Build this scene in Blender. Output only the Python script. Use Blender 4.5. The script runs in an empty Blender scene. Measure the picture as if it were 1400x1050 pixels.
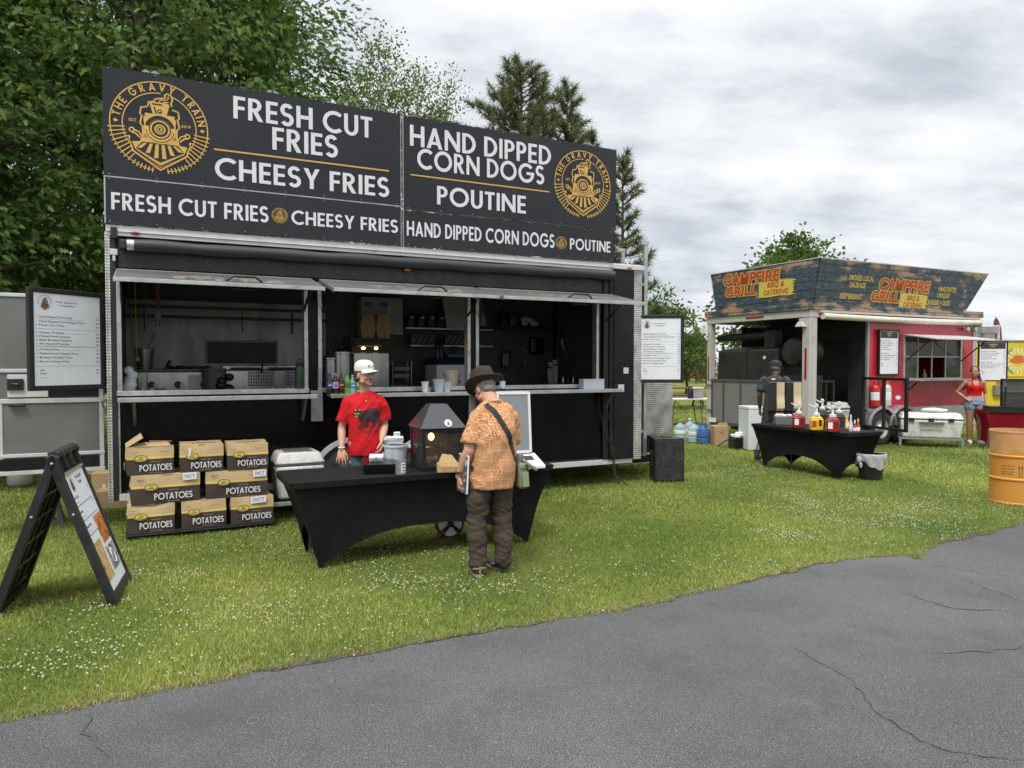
import bpy,bmesh,math,random
import numpy as np
from mathutils import Vector,Matrix,geometry
from mathutils.bvhtree import BVHTree
S=bpy.context.scene
COL=S.collection
R=math.radians
random.seed(7)
RNG=np.random.default_rng(11)
# ------------------------------------------------------------------ camera
F=970.0;CAM_Z=1.68;CX,CY=700.0,525.0
PITCH=math.atan((525-498)/F)
cam_d=bpy.data.cameras.new('camera')
cam=bpy.data.objects.new('camera',cam_d)
COL.objects.link(cam)
cam.location=(0,0,CAM_Z)
cam.rotation_euler=(math.pi/2-PITCH,0,0)
cam_d.sensor_fit='HORIZONTAL'
cam_d.sensor_width=36.0
cam_d.lens=36.0*F/1400.0
cam_d.clip_start=0.05
cam_d.clip_end=3000
S.camera=cam
# ------------------------------------------------------------------ sky and sun
SUN_EL,SUN_AZ=58.0,195.0
world=bpy.data.worlds.new('World')
S.world=world
world.use_nodes=True
wn=world.node_tree.nodes;wl=world.node_tree.links
wn.clear()
w_out=wn.new('ShaderNodeOutputWorld');w_bg=wn.new('ShaderNodeBackground')
w_bg.inputs['Strength'].default_value=0.1
w_sky=wn.new('ShaderNodeTexSky');w_sky.sky_type='NISHITA';w_sky.sun_disc=False
w_sky.sun_elevation=R(SUN_EL);w_sky.sun_rotation=R(SUN_AZ)
w_tc=wn.new('ShaderNodeTexCoord')
w_sep=wn.new('ShaderNodeSeparateXYZ')
wl.new(w_tc.outputs['Generated'],w_sep.inputs[0])
def wmath(op,a,b=None,c=None):
 n=wn.new('ShaderNodeMath');n.operation=op
 for i,v in enumerate((a,b,c)):
  if v is None:continue
  if isinstance(v,(int,float)):n.inputs[i].default_value=v
  else:wl.new(v,n.inputs[i])
 return n.outputs[0]
zc=wmath('MAXIMUM',w_sep.outputs['Z'],0.0)
den=wmath('ADD',zc,0.26)
px_=wmath('DIVIDE',w_sep.outputs['X'],den)
py_=wmath('DIVIDE',w_sep.outputs['Y'],den)
w_cmb=wn.new('ShaderNodeCombineXYZ')
wl.new(wmath('ADD',wmath('MULTIPLY',px_,1.3),wmath('MULTIPLY',py_,0.3)),w_cmb.inputs[0])
wl.new(wmath('ADD',wmath('MULTIPLY',py_,1.9),wmath('MULTIPLY',px_,-0.2)),w_cmb.inputs[1])
w_cmb.inputs[2].default_value=3.7
def wnoise(scale,detail,rough,dist,off=(0,0,0)):
 mp=wn.new('ShaderNodeMapping');mp.inputs['Location'].default_value=off
 wl.new(w_cmb.outputs[0],mp.inputs[0])
 n=wn.new('ShaderNodeTexNoise');n.inputs['Scale'].default_value=scale
 n.inputs['Detail'].default_value=detail;n.inputs['Roughness'].default_value=rough
 n.inputs['Distortion'].default_value=dist
 wl.new(mp.outputs[0],n.inputs['Vector'])
 return n.outputs[0]
n_big=wnoise(1.0,7.0,0.54,0.1,(1.3,0.4,0))
n_fine=wnoise(3.0,8.0,0.58,0.15,(4.1,2.2,1))
cl=wmath('ADD',wmath('MULTIPLY',n_big,0.6),wmath('MULTIPLY',n_fine,0.4))
w_ramp=wn.new('ShaderNodeValToRGB')
er=w_ramp.color_ramp.elements
er[0].position=0.38;er[0].color=(3.6,3.85,4.25,1)
er[1].position=0.61;er[1].color=(6.35,6.42,6.5,1)
e=er.new(0.45);e.color=(4.5,4.7,5.0,1)
e=er.new(0.51);e.color=(5.4,5.52,5.7,1)
wl.new(cl,w_ramp.inputs[0])
zup=wmath('MULTIPLY_ADD',wmath('SMOOTH_MAX',wmath('SUBTRACT',zc,0.44),0.0,0.12),5.2,1.0)
hor=wmath('MULTIPLY_ADD',wmath('MINIMUM',wmath('MULTIPLY',zc,4.5),1.0),0.03,0.97)
w_mul=wn.new('ShaderNodeVectorMath');w_mul.operation='SCALE'
wl.new(w_ramp.outputs[0],w_mul.inputs[0]);wl.new(wmath('MULTIPLY',zup,hor),w_mul.inputs['Scale'])
w_mix=wn.new('ShaderNodeMix');w_mix.data_type='RGBA'
w_mix.inputs['Factor'].default_value=0.93
wl.new(w_sky.outputs[0],w_mix.inputs['A']);wl.new(w_mul.outputs[0],w_mix.inputs['B'])
wl.new(w_mix.outputs['Result'],w_bg.inputs[0])
wl.new(w_bg.outputs[0],w_out.inputs[0])
sun_d=bpy.data.lights.new('sun','SUN')
sun_d.energy=1.5;sun_d.angle=R(14);sun_d.color=(1.0,0.955,0.88)
sun=bpy.data.objects.new('sun',sun_d);COL.objects.link(sun)
sun.rotation_euler=(R(90-SUN_EL),0,R(180-SUN_AZ))
sun.location=(0,-10,30)
S.view_settings.view_transform='Standard'
S.view_settings.look='None'
S.view_settings.exposure=0.72
S.view_settings.gamma=1.0
S.render.engine='CYCLES'
S.cycles.max_bounces=8
S.cycles.transparent_max_bounces=12
# ------------------------------------------------------------------ survey helpers: photo pixel -> point in the place
cp_,sp_=math.cos(PITCH),math.sin(PITCH)
def ray(px,py):
 a=(px-CX)/F;b=(CY-py)/F
 return Vector((a,cp_+b*sp_,-sp_+b*cp_))
def G(px,py,z=0.0):
 d=ray(px,py);t=(z-CAM_Z)/d.z
 return Vector((d.x*t,d.y*t,z))
def AT(px,py,Y):
 d=ray(px,py);t=Y/d.y
 return Vector((d.x*t,Y,CAM_Z+d.z*t))
# ------------------------------------------------------------------ materials
def srgb(h):
 if isinstance(h,str):
  h=h.lstrip('#');c=[int(h[i:i+2],16)/255 for i in(0,2,4)]
 else:c=list(h)
 return tuple((x/12.92 if x<=0.04045 else((x+0.055)/1.055)**2.4)for x in c)
MATS={}
def mat(name,col,rough=0.6,metal=0.0,var=0.12,vscale=6.0,bump=0.0,bscale=60.0,spec=0.5,dirt=None,damt=0.0,dscale=3.0,trans=0.0,alpha=None,emit=None,estr=0.0,coat=0.0,stretch=(1,1,1),rvar=0.1,detail=6.0):
 """Principled material whose colour, roughness and relief vary with noise."""
 if name in MATS:return MATS[name]
 m=bpy.data.materials.new(name);m.use_nodes=True
 nt=m.node_tree;N=nt.nodes;L=nt.links
 b=N['Principled BSDF']
 tc=N.new('ShaderNodeTexCoord');mp=N.new('ShaderNodeMapping')
 mp.inputs['Scale'].default_value=stretch
 L.new(tc.outputs['Object'],mp.inputs[0])
 def noise(sc,det=detail,ro=0.6):
  n=N.new('ShaderNodeTexNoise');n.inputs['Scale'].default_value=sc
  n.inputs['Detail'].default_value=det;n.inputs['Roughness'].default_value=ro
  L.new(mp.outputs[0],n.inputs['Vector']);return n
 c=tuple(col)
 n1=noise(vscale)
 rp=N.new('ShaderNodeValToRGB')
 e=rp.color_ramp.elements
 e[0].position=0.3;e[1].position=0.72
 e[0].color=tuple(max(0,x*(1-var))for x in c)+(1,)
 e[1].color=tuple(min(1,x*(1+var))for x in c)+(1,)
 L.new(n1.outputs[0],rp.inputs[0])
 cout=rp.outputs[0]
 if dirt is not None and damt>0:
  n2=noise(dscale,8.0,0.68)
  r2=N.new('ShaderNodeValToRGB')
  r2.color_ramp.elements[0].position=0.46;r2.color_ramp.elements[1].position=0.72
  r2.color_ramp.elements[0].color=(0,0,0,1);r2.color_ramp.elements[1].color=(damt,damt,damt,1)
  L.new(n2.outputs[0],r2.inputs[0])
  mx=N.new('ShaderNodeMix');mx.data_type='RGBA'
  L.new(r2.outputs[0],mx.inputs['Factor']);L.new(cout,mx.inputs['A'])
  mx.inputs['B'].default_value=tuple(dirt)+(1,)
  cout=mx.outputs['Result']
 L.new(cout,b.inputs['Base Color'])
 b.inputs['Metallic'].default_value=metal
 b.inputs['Specular IOR Level'].default_value=spec
 mr=N.new('ShaderNodeMapRange')
 mr.inputs['To Min'].default_value=max(0.02,rough-rvar);mr.inputs['To Max'].default_value=min(1,rough+rvar)
 L.new(noise(vscale*2.3).outputs[0],mr.inputs['Value']);L.new(mr.outputs[0],b.inputs['Roughness'])
 if bump>0:
  bp=N.new('ShaderNodeBump');bp.inputs['Strength'].default_value=bump;bp.inputs['Distance'].default_value=0.01
  L.new(noise(bscale).outputs[0],bp.inputs['Height']);L.new(bp.outputs[0],b.inputs['Normal'])
 if trans>0:b.inputs['Transmission Weight'].default_value=trans
 if alpha is not None:b.inputs['Alpha'].default_value=alpha
 if coat>0:b.inputs['Coat Weight'].default_value=coat;b.inputs['Coat Roughness'].default_value=0.08
 if emit is not None:
  b.inputs['Emission Color'].default_value=tuple(emit)+(1,);b.inputs['Emission Strength'].default_value=estr
 MATS[name]=m
 return m
def glass_mat(name,tint=(0.9,0.95,0.95),op=0.12,rough=0.03):
 """Thin pane: mostly clear, with a surface reflection."""
 if name in MATS:return MATS[name]
 m=bpy.data.materials.new(name);m.use_nodes=True
 N=m.node_tree.nodes;L=m.node_tree.links
 out=N['Material Output'];N.remove(N['Principled BSDF'])
 tr=N.new('ShaderNodeBsdfTransparent');tr.inputs[0].default_value=tuple(tint)+(1,)
 gl=N.new('ShaderNodeBsdfGlossy');gl.inputs['Roughness'].default_value=rough
 df=N.new('ShaderNodeBsdfDiffuse');df.inputs[0].default_value=(0.5,0.5,0.48,1)
 ns=N.new('ShaderNodeTexNoise');ns.inputs['Scale'].default_value=7.0;ns.inputs['Detail'].default_value=6
 mr=N.new('ShaderNodeMath');mr.operation='MULTIPLY';mr.inputs[1].default_value=op
 L.new(ns.outputs[0],mr.inputs[0])
 m1=N.new('ShaderNodeMixShader');L.new(mr.outputs[0],m1.inputs[0]);L.new(tr.outputs[0],m1.inputs[1]);L.new(df.outputs[0],m1.inputs[2])
 fr=N.new('ShaderNodeFresnel');fr.inputs[0].default_value=1.45
 m2=N.new('ShaderNodeMixShader');L.new(fr.outputs[0],m2.inputs[0]);L.new(m1.outputs[0],m2.inputs[1]);L.new(gl.outputs[0],m2.inputs[2])
 L.new(m2.outputs[0],out.inputs[0])
 MATS[name]=m
 return m
def M(name):return MATS[name]
# ------------------------------------------------------------------ mesh builder
class MB:
 def __init__(self):
  self.v=[];self.f=[];self.m=[];self.mi=0;self.xf=None
 def add(self,verts,faces):
  o=len(self.v)
  if self.xf is not None:verts=[tuple(self.xf@Vector(p))for p in verts]
  self.v.extend([tuple(p)for p in verts])
  for f in faces:
   self.f.append(tuple(i+o for i in f));self.m.append(self.mi)
  return self
 def box(self,x0,y0,z0,x1,y1,z1):
  x0,x1=sorted((x0,x1));y0,y1=sorted((y0,y1));z0,z1=sorted((z0,z1))
  v=[(x0,y0,z0),(x1,y0,z0),(x1,y1,z0),(x0,y1,z0),(x0,y0,z1),(x1,y0,z1),(x1,y1,z1),(x0,y1,z1)]
  return self.add(v,[(0,3,2,1),(4,5,6,7),(0,1,5,4),(1,2,6,5),(2,3,7,6),(3,0,4,7)])
 def hexa(self,p):
  """8 corners: bottom ring 0-3, top ring 4-7."""
  return self.add(p,[(0,3,2,1),(4,5,6,7),(0,1,5,4),(1,2,6,5),(2,3,7,6),(3,0,4,7)])
 def quad(self,a,b,c,d):return self.add([a,b,c,d],[(0,1,2,3)])
 def tube(self,pts,r,n=10,cap=True,sx=1.0,closed=False):
  pts=[Vector(p)for p in pts]
  rs=r if isinstance(r,(list,tuple))else[r]*len(pts)
  rings=[];up=None
  for i,p in enumerate(pts):
   if closed:
    d=pts[(i+1)%len(pts)]-pts[i-1]
   else:
    d=(pts[min(i+1,len(pts)-1)]-pts[max(i-1,0)])
   if d.length<1e-9:d=Vector((0,0,1))
   d.normalize()
   if up is None:
    up=Vector((0,0,1))if abs(d.z)<0.9 else Vector((1,0,0))
   s=d.cross(up)
   if s.length<1e-6:s=d.orthogonal()
   s.normalize();up=s.cross(d).normalized()
   rings.append([p+s*(math.cos(2*math.pi*k/n)*rs[i]*sx)+up*(math.sin(2*math.pi*k/n)*rs[i])for k in range(n)])
  v=[q for ring in rings for q in ring];f=[]
  m=len(rings)
  for i in range(m if closed else m-1):
   j=(i+1)%m
   for k in range(n):
    f.append((i*n+k,i*n+(k+1)%n,j*n+(k+1)%n,j*n+k))
  if cap and not closed:
   f.append(tuple(range(n))[::-1]);f.append(tuple((m-1)*n+k for k in range(n)))
  return self.add(v,f)
 def lathe(self,prof,n=24,c=(0,0,0),cap=True,ax='z'):
  """prof: list of (radius, height)."""
  v=[];f=[]
  for(r,h)in prof:
   for k in range(n):
    a=2*math.pi*k/n
    p=(r*math.cos(a),r*math.sin(a),h)
    if ax=='y':p=(p[0],p[2],p[1])
    elif ax=='x':p=(p[2],p[0],p[1])
    v.append((p[0]+c[0],p[1]+c[1],p[2]+c[2]))
  for i in range(len(prof)-1):
   for k in range(n):
    q=(i*n+k,i*n+(k+1)%n,(i+1)*n+(k+1)%n,(i+1)*n+k)
    f.append(q if ax!='y' else q[::-1])
  if cap:
   f.append(tuple(range(n))[::-1]);f.append(tuple((len(prof)-1)*n+k for k in range(n)))
  return self.add(v,f)
 def ball(self,c,r,n=12,m=8,sc=(1,1,1)):
  prof=[]
  v=[(c[0],c[1],c[2]-r*sc[2])]
  for i in range(1,m):
   a=math.pi*i/m
   for k in range(n):
    b=2*math.pi*k/n
    v.append((c[0]+r*sc[0]*math.sin(a)*math.cos(b),c[1]+r*sc[1]*math.sin(a)*math.sin(b),c[2]-r*sc[2]*math.cos(a)))
  v.append((c[0],c[1],c[2]+r*sc[2]))
  f=[(0,1+(k+1)%n,1+k)for k in range(n)]
  for i in range(m-2):
   for k in range(n):
    f.append((1+i*n+k,1+i*n+(k+1)%n,1+(i+1)*n+(k+1)%n,1+(i+1)*n+k))
  l=len(v)-1;o=1+(m-2)*n
  f+=[(o+k,o+(k+1)%n,l)for k in range(n)]
  return self.add(v,f)
 def prism(self,poly,o,ux,uy,th,holes=()):
  """Flat polygon (2-D points, optional holes) set at o along ux, uy, with thickness th along ux x uy."""
  ux=Vector(ux);uy=Vector(uy);nz=ux.cross(uy).normalized();o=Vector(o)
  loops=[list(poly)]+[list(h)for h in holes]
  flat=[[Vector((p[0],p[1],0))for p in l]for l in loops]
  tri=geometry.tessellate_polygon(flat)
  pts=[p for l in loops for p in l]
  base=[o+ux*p[0]+uy*p[1]for p in pts]
  n=len(pts)
  fr=[]
  for t in tri:
   a,b,c=(flat and pts[t[0]]),pts[t[1]],pts[t[2]]
   cr=(b[0]-a[0])*(c[1]-a[1])-(b[1]-a[1])*(c[0]-a[0])
   fr.append(tuple(t)if cr>0 else tuple(t)[::-1])
  if th<=0:
   return self.add(base,fr)
  v=base+[p+nz*th for p in base]
  f=[tuple(i+n for i in t)for t in fr]+[t[::-1]for t in fr]
  k=0
  for li,l in enumerate(loops):
   ar=sum(l[i][0]*l[(i+1)%len(l)][1]-l[(i+1)%len(l)][0]*l[i][1]for i in range(len(l)))
   ccw=(ar>0)==(li==0)
   for i in range(len(l)):
    a,b=k+i,k+(i+1)%len(l)
    f.append((a,b,b+n,a+n)if ccw else(b,a,a+n,b+n))
   k+=len(l)
  return self.add(v,f)
 def build(self,name,mats,parent=None,smooth=None,bevel=0.0,bseg=2,loc=None,rotz=None):
  if not isinstance(mats,(list,tuple)):mats=[mats]
  me=bpy.data.meshes.new(name)
  me.from_pydata(self.v,[],self.f)
  for mm in mats:me.materials.append(mm if not isinstance(mm,str)else MATS[mm])
  if len(mats)>1:me.polygons.foreach_set('material_index',self.m)
  if smooth is not None:
   me.polygons.foreach_set('use_smooth',[True]*len(me.polygons))
   me.set_sharp_from_angle(angle=R(smooth))
  me.update()
  o=bpy.data.objects.new(name,me);COL.objects.link(o)
  if parent is not None:o.parent=parent
  if loc is not None:o.location=loc
  if rotz is not None:o.rotation_euler.z=rotz
  if bevel>0:
   bv=o.modifiers.new('bevel','BEVEL');bv.width=bevel;bv.segments=bseg;bv.limit_method='ANGLE';bv.angle_limit=R(40)
   if smooth is None:
    pass
  return o
def empty(name,loc=(0,0,0),rotz=0.0):
 o=bpy.data.objects.new(name,None);COL.objects.link(o)
 o.location=loc;o.rotation_euler.z=rotz;o.empty_display_size=0.1
 return o
def tag(o,label=None,cat=None,group=None,kind=None):
 if label:o['label']=label
 if cat:o['category']=cat
 if group:o['group']=group
 if kind:o['kind']=kind
 return o
def thing(name,label,cat,loc=(0,0,0),rotz=0.0,group=None):
 return tag(empty(name,loc,rotz),label,cat,group)
def copy_thing(o,loc=None,rotz=None,label=None,parent=None):
 c=o.copy();COL.objects.link(c)
 if parent is not None:c.parent=parent
 for ch in list(o.children):copy_thing(ch,parent=c)
 if loc is not None:c.location=loc
 if rotz is not None:c.rotation_euler.z=rotz
 if label:c['label']=label
 return c
# ------------------------------------------------------------------ lettering: a geometric bold alphabet drawn as outlines
W_=0.178
def arc(cx,cy,rx,ry,a0,a1,n=18):
 return[(cx+rx*math.cos(R(a0+(a1-a0)*i/n)),cy+ry*math.sin(R(a0+(a1-a0)*i/n)))for i in range(n+1)]
def ribbon(pts,w):
 L_,R_=[],[]
 for i,p in enumerate(pts):
  a=pts[max(i-1,0)];b=pts[min(i+1,len(pts)-1)]
  dx,dy=b[0]-a[0],b[1]-a[1];l=math.hypot(dx,dy)or 1
  nx,ny=-dy/l,dx/l
  L_.append((p[0]+nx*w/2,p[1]+ny*w/2));R_.append((p[0]-nx*w/2,p[1]-ny*w/2))
 return L_+R_[::-1]
def glyphs():
 w=W_;g={}
 bar=lambda x0,y0,x1,y1:[(x0,y0),(x1,y0),(x1,y1),(x0,y1)]
 g['I']=(w,[bar(0,0,w,1)],[])
 g['H']=(.72,[[(0,0),(w,0),(w,.42),(.72-w,.42),(.72-w,0),(.72,0),(.72,1),(.72-w,1),(.72-w,.59),(w,.59),(w,1),(0,1)]],[])
 h=.155
 g['E']=(.5,[[(0,0),(.5,0),(.5,h),(w,h),(w,.425),(.47,.425),(.47,.58),(w,.58),(w,1-h),(.5,1-h),(.5,1),(0,1)]],[])
 g['F']=(.49,[[(0,0),(w,0),(w,.41),(.46,.41),(.46,.565),(w,.565),(w,1-h),(.49,1-h),(.49,1),(0,1)]],[])
 g['T']=(.56,[[(.28-w/2,0),(.28+w/2,0),(.28+w/2,1-h),(.56,1-h),(.56,1),(0,1),(0,1-h),(.28-w/2,1-h)]],[])
 g['L']=(.47,[[(0,0),(.47,0),(.47,h),(w,h),(w,1),(0,1)]],[])
 g['N']=(.8,[[(0,0),(w*.95,0),(w*.95,.66),(.8-w*.95-.0,0),(.8,0),(.8,1),(.8-w*.95,1),(.8-w*.95,.36),(w*.95,1),(0,1)]],[])
 g['Y']=(.72,[[(.36-w/2,0),(.36+w/2,0),(.36+w/2,.42),(.72,1),(.72-.2,1),(.36,.61),(.2,1),(0,1),(.36-w/2,.42)]],[])
 g['V']=(.76,[[(.30,0),(.46,0),(.76,1),(.76-.19,1),(.38,.3),(.19,1),(0,1)]],[])
 g['A']=(.8,[[(0,0),(.19,0),(.258,.2),(.542,.2),(.61,0),(.8,0),(.48,1),(.32,1)]],[[(.305,.34),(.495,.34),(.4,.68)]])
 ro,ri=.53,.53-w*1.02
 g['O']=(1.04,[arc(.52,.5,.52,.525,0,360,44)[:-1]],[arc(.52,.5,.52-w,.525-w,0,360,40)[:-1]])
 c0=46
 g['C']=(.86,[arc(.52,.5,.52,.525,c0,360-c0,36)+arc(.52,.5,.52-w,.525-w,360-c0-2,c0+2,32)],[])
 g['G']=(1.02,[arc(.52,.5,.52,.525,40,354,40)+[(1.035,.56),(.53,.56),(.53,.41),(.80,.41)]+arc(.52,.5,.52-w,.525-w,334,42,34)],[])
 u=.66
 g['U']=(u,[[(0,1),(0,.32)]+arc(u/2,.325,u/2,.345,180,360,20)+[(u,1),(u-w,1),(u-w,.33)]+arc(u/2,.33,u/2-w,.19,0,-180,18)+[(w,1)]],[])
 g['D']=(.72,[[(0,0),(.24,0)]+arc(.22,.5,.5,.5,-88,88,24)+[(.24,1),(0,1)]],[[(w,h),(.22,h)]+arc(.22,.5,.5-w,.5-h,-88,88,22)+[(.22,1-h),(w,1-h)]])
 pb=.40
 g['P']=(.56,[[(0,0),(w,0),(w,pb),(.27,pb)]+arc(.26,.70,.30,.30,-88,88,20)+[(.26,1),(0,1)]],[[(w,pb+.145),(.25,pb+.145)]+arc(.25,.70,.13,.155,-86,86,14)+[(.25,1-.145),(w,1-.145)]])
 g['R']=(.63,[[(0,0),(w,0),(w,.40),(.205,.40),(.42,0),(.63,0),(.39,.43)]+arc(.27,.71,.29,.29,-62,88,20)+[(.26,1),(0,1)]],[[(w,.56),(.25,.56)]+arc(.26,.71,.125,.145,-84,84,14)+[(.25,.855),(w,.855)]])
 sr=.216
 top=arc(.285,.5+sr,.20,sr,28,262,22);bot=arc(.285,.5-sr,.205,sr,82,-150,22)
 g['S']=(.58,[ribbon(top+bot,w*.97)],[])
 return g
GLYPH=glyphs()
SPACE=.34
def text_geo(s,gap=.115):
 """-> list of (outers, holes, xoffset), total width; cap height 1"""
 out=[];x=0.0
 for i,ch in enumerate(s):
  if ch==' ':x+=SPACE;continue
  wd,o,h=GLYPH[ch]
  out.append((o,h,x));x+=wd+gap
 return out,x-gap
def put_text(mb,s,o,ux,uy,width,height,th=0.0,gap=.115):
 """Bold geometric capitals, left bottom at o, fitted to width and height."""
 geo,W=text_geo(s,gap)
 ux=Vector(ux);uy=Vector(uy);o=Vector(o)
 sx=width/W
 for outs,holes,x in geo:
  for ol in outs:
   mb.prism([((p[0]+x)*sx,p[1]*height)for p in ol],o,ux,uy,th,[[((p[0]+x)*sx,p[1]*height)for p in h]for h in holes])
FONT_CACHE={}
def font_geo(s,bold=0.0,shear=0.0,spacing=1.0):
 k=(s,bold,shear,spacing)
 if k in FONT_CACHE:return FONT_CACHE[k]
 cu=bpy.data.curves.new('text','FONT');cu.body=s;cu.offset=bold;cu.shear=shear
 cu.space_character=spacing;cu.resolution_u=3
 ob=bpy.data.objects.new('text',cu);COL.objects.link(ob)
 dg=bpy.context.evaluated_depsgraph_get();dg.update()
 me=bpy.data.meshes.new_from_object(ob.evaluated_get(dg))
 v=[tuple(p.co[:2])for p in me.vertices];f=[tuple(p.vertices)for p in me.polygons]
 bpy.data.objects.remove(ob);bpy.data.curves.remove(cu);bpy.data.meshes.remove(me)
 FONT_CACHE[k]=(v,f)
 return v,f
def put_font(mb,s,o,ux,uy,height=None,width=None,bold=0.0,align='l',shear=0.0,spacing=1.0):
 """Plain lettering: cap height given, width optional (fits)."""
 v,f=font_geo(s,bold,shear,spacing)
 if not v:return 0
 x0=min(p[0]for p in v);x1=max(p[0]for p in v)
 y0=0.0;y1=0.729
 if height is None:height=width/(x1-x0)*.729
 sy=height/.729
 sx=width/(x1-x0)if width else sy
 o=Vector(o);ux=Vector(ux);uy=Vector(uy)
 sh={'l':-x0,'c':-(x0+x1)/2,'r':-x1}[align]
 vv=[o+ux*((p[0]+sh)*sx)+uy*(p[1]*sy)for p in v]
 nz=ux.cross(uy)
 ff=[]
 for q in f:
  a,b,c=v[q[0]],v[q[1]],v[q[2]]
  cr=(b[0]-a[0])*(c[1]-a[1])-(b[1]-a[1])*(c[0]-a[0])
  ff.append(q if cr>=0 else q[::-1])
 mb.add(vv,ff)
 return(x1-x0)*sx
# ------------------------------------------------------------------ shared materials
mat('black_gloss',(.004,.004,.0045),.2,0,.3,2,.03,3,.16,dirt=(.014,.013,.012),damt=.3,dscale=2.2)
mat('black_panel',(.007,.0075,.008),.42,0,.3,2.5,.05,6,.3,dirt=(.04,.038,.035),damt=.3,dscale=3)
mat('sign_black',(.0085,.0095,.013),.27,0,.3,1.2,.3,1.3,.5,dirt=(.018,.019,.022),damt=.3,dscale=1.2)
mat('band_black',(.012,.0125,.014),.5,0,.3,3,.15,5,.5,dirt=(.05,.048,.045),damt=.4,dscale=2)
mat('vinyl_roll',(.022,.024,.026),.48,0,.25,3,.12,14,.5,stretch=(.4,1,1))
mat('white_letter',(.62,.62,.64),.5,0,.03,4)
mat('gold_letter',(.56,.34,.075),.5,0,.08,4)
mat('sticker_white',(.70,.72,.75),.45,0,.04,5)
mat('ink',(.03,.03,.035),.6,0,.1)
mat('ink_grey',(.2,.2,.21),.6,0,.1)
mat('flap_grey',(.15,.15,.148),.42,.3,.25,3,.05,30,.5,dirt=(.10,.095,.085),damt=.8,dscale=2.2,stretch=(.5,1,1))
mat('white_rail',(.58,.585,.585),.38,.15,.1,5,.05,30,.5,dirt=(.25,.23,.2),damt=.55,dscale=5)
mat('aluminium',(.52,.52,.515),.34,.75,.12,8,.08,40,.5,dirt=(.2,.18,.15),damt=.6,dscale=6)
mat('alu_dull',(.42,.42,.41),.45,.6,.15,8,.08,40,.5,dirt=(.16,.14,.12),damt=.5,dscale=5)
mat('steel_dark',(.12,.12,.12),.45,.5,.3,8,.1,40)
mat('stainless',(.40,.40,.39),.28,.9,.12,10,.05,60,.5,stretch=(1,1,.2),dirt=(.14,.12,.09),damt=.35,dscale=4)
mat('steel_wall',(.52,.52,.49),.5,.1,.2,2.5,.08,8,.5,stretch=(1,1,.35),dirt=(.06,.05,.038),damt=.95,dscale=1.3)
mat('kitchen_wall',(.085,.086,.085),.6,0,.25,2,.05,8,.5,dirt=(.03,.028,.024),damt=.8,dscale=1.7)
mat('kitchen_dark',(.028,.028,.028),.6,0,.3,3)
mat('rubber',(.017,.017,.018),.72,0,.3,14,.25,90,.4,dirt=(.09,.08,.065),damt=.4,dscale=7)
mat('black_plastic',(.013,.013,.014),.42,0,.3,8,.1,80,.5,dirt=(.06,.055,.05),damt=.3,dscale=5)
mat('black_metal',(.012,.012,.012),.48,.2,.3,9,.12,90)
mat('black_cloth',(.0058,.006,.0066),.85,0,.3,3,.15,200,.2,dirt=(.016,.0155,.014),damt=.5,dscale=5)
mat('dark_soil',(.05,.04,.028),.95,0,.4,10,.6,60,.2)
mat('cardboard',(.42,.285,.155),.82,0,.12,5,.1,40,.3,dirt=(.27,.17,.09),damt=.35,dscale=6)
mat('cardboard_tan',(.47,.345,.185),.8,0,.1,5,.15,30,.3,dirt=(.31,.21,.11),damt=.4,dscale=7)
mat('box_brown',(.052,.036,.03),.62,0,.14,6,.12,30,.4,dirt=(.1,.07,.05),damt=.2,dscale=9)
mat('box_yellow',(.62,.47,.12),.65,0,.1,6)
mat('cooler_white',(.60,.59,.565),.5,0,.08,4,.12,60,.5,dirt=(.2,.18,.14),damt=.65,dscale=9)
mat('cooler_grey',(.12,.12,.115),.6,0,.15,6,.1,60)
mat('galv',(.3,.31,.31),.5,.6,.2,14,.1,50,.5,dirt=(.14,.12,.1),damt=.4,dscale=7)
mat('red_lens',(.3,.01,.01),.2,0,.2,20)
mat('amber_lens',(.55,.16,.02),.2,0,.2,20)
mat('plastic_white',(.6,.6,.6),.38,0,.04,6)
mat('paper_white',(.78,.78,.78),.7,0,.04,6)
mat('plywood',(.25,.22,.16),.7,0,.2,5,.1,20,.4,stretch=(.3,1,1),dirt=(.2,.14,.06),damt=.5,dscale=4)
mat('foil',(.75,.75,.76),.22,.95,.1,12,1.0,45)
mat('clear_plastic',(.75,.8,.84),.22,0,.06,5,alpha=.55)
mat('milky_plastic',(.62,.66,.7),.3,0,.06,5,alpha=.82)
mat('wire',(.25,.25,.25),.3,.9,.1)
mat('orange_rust',(.13,.055,.03),.6,.2,.2)
mat('green_paint',(.02,.06,.028),.4,.1,.15,8)
mat('lamp_warm',(1,.7,.3),.4,0,.02,emit=(1.0,.52,.16),estr=7.0)
mat('lamp_glow',(1,.8,.5),.4,0,.02,emit=(1.0,.6,.2),estr=9.0)
mat('navy',(.012,.018,.045),.4,0,.2)
mat('grey_door',(.155,.155,.147),.5,.1,.12,2,.06,6,.5,dirt=(.08,.075,.065),damt=.5,dscale=2.5)
mat('dark_green_glass',(.02,.06,.02),.2,0,.1)
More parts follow.
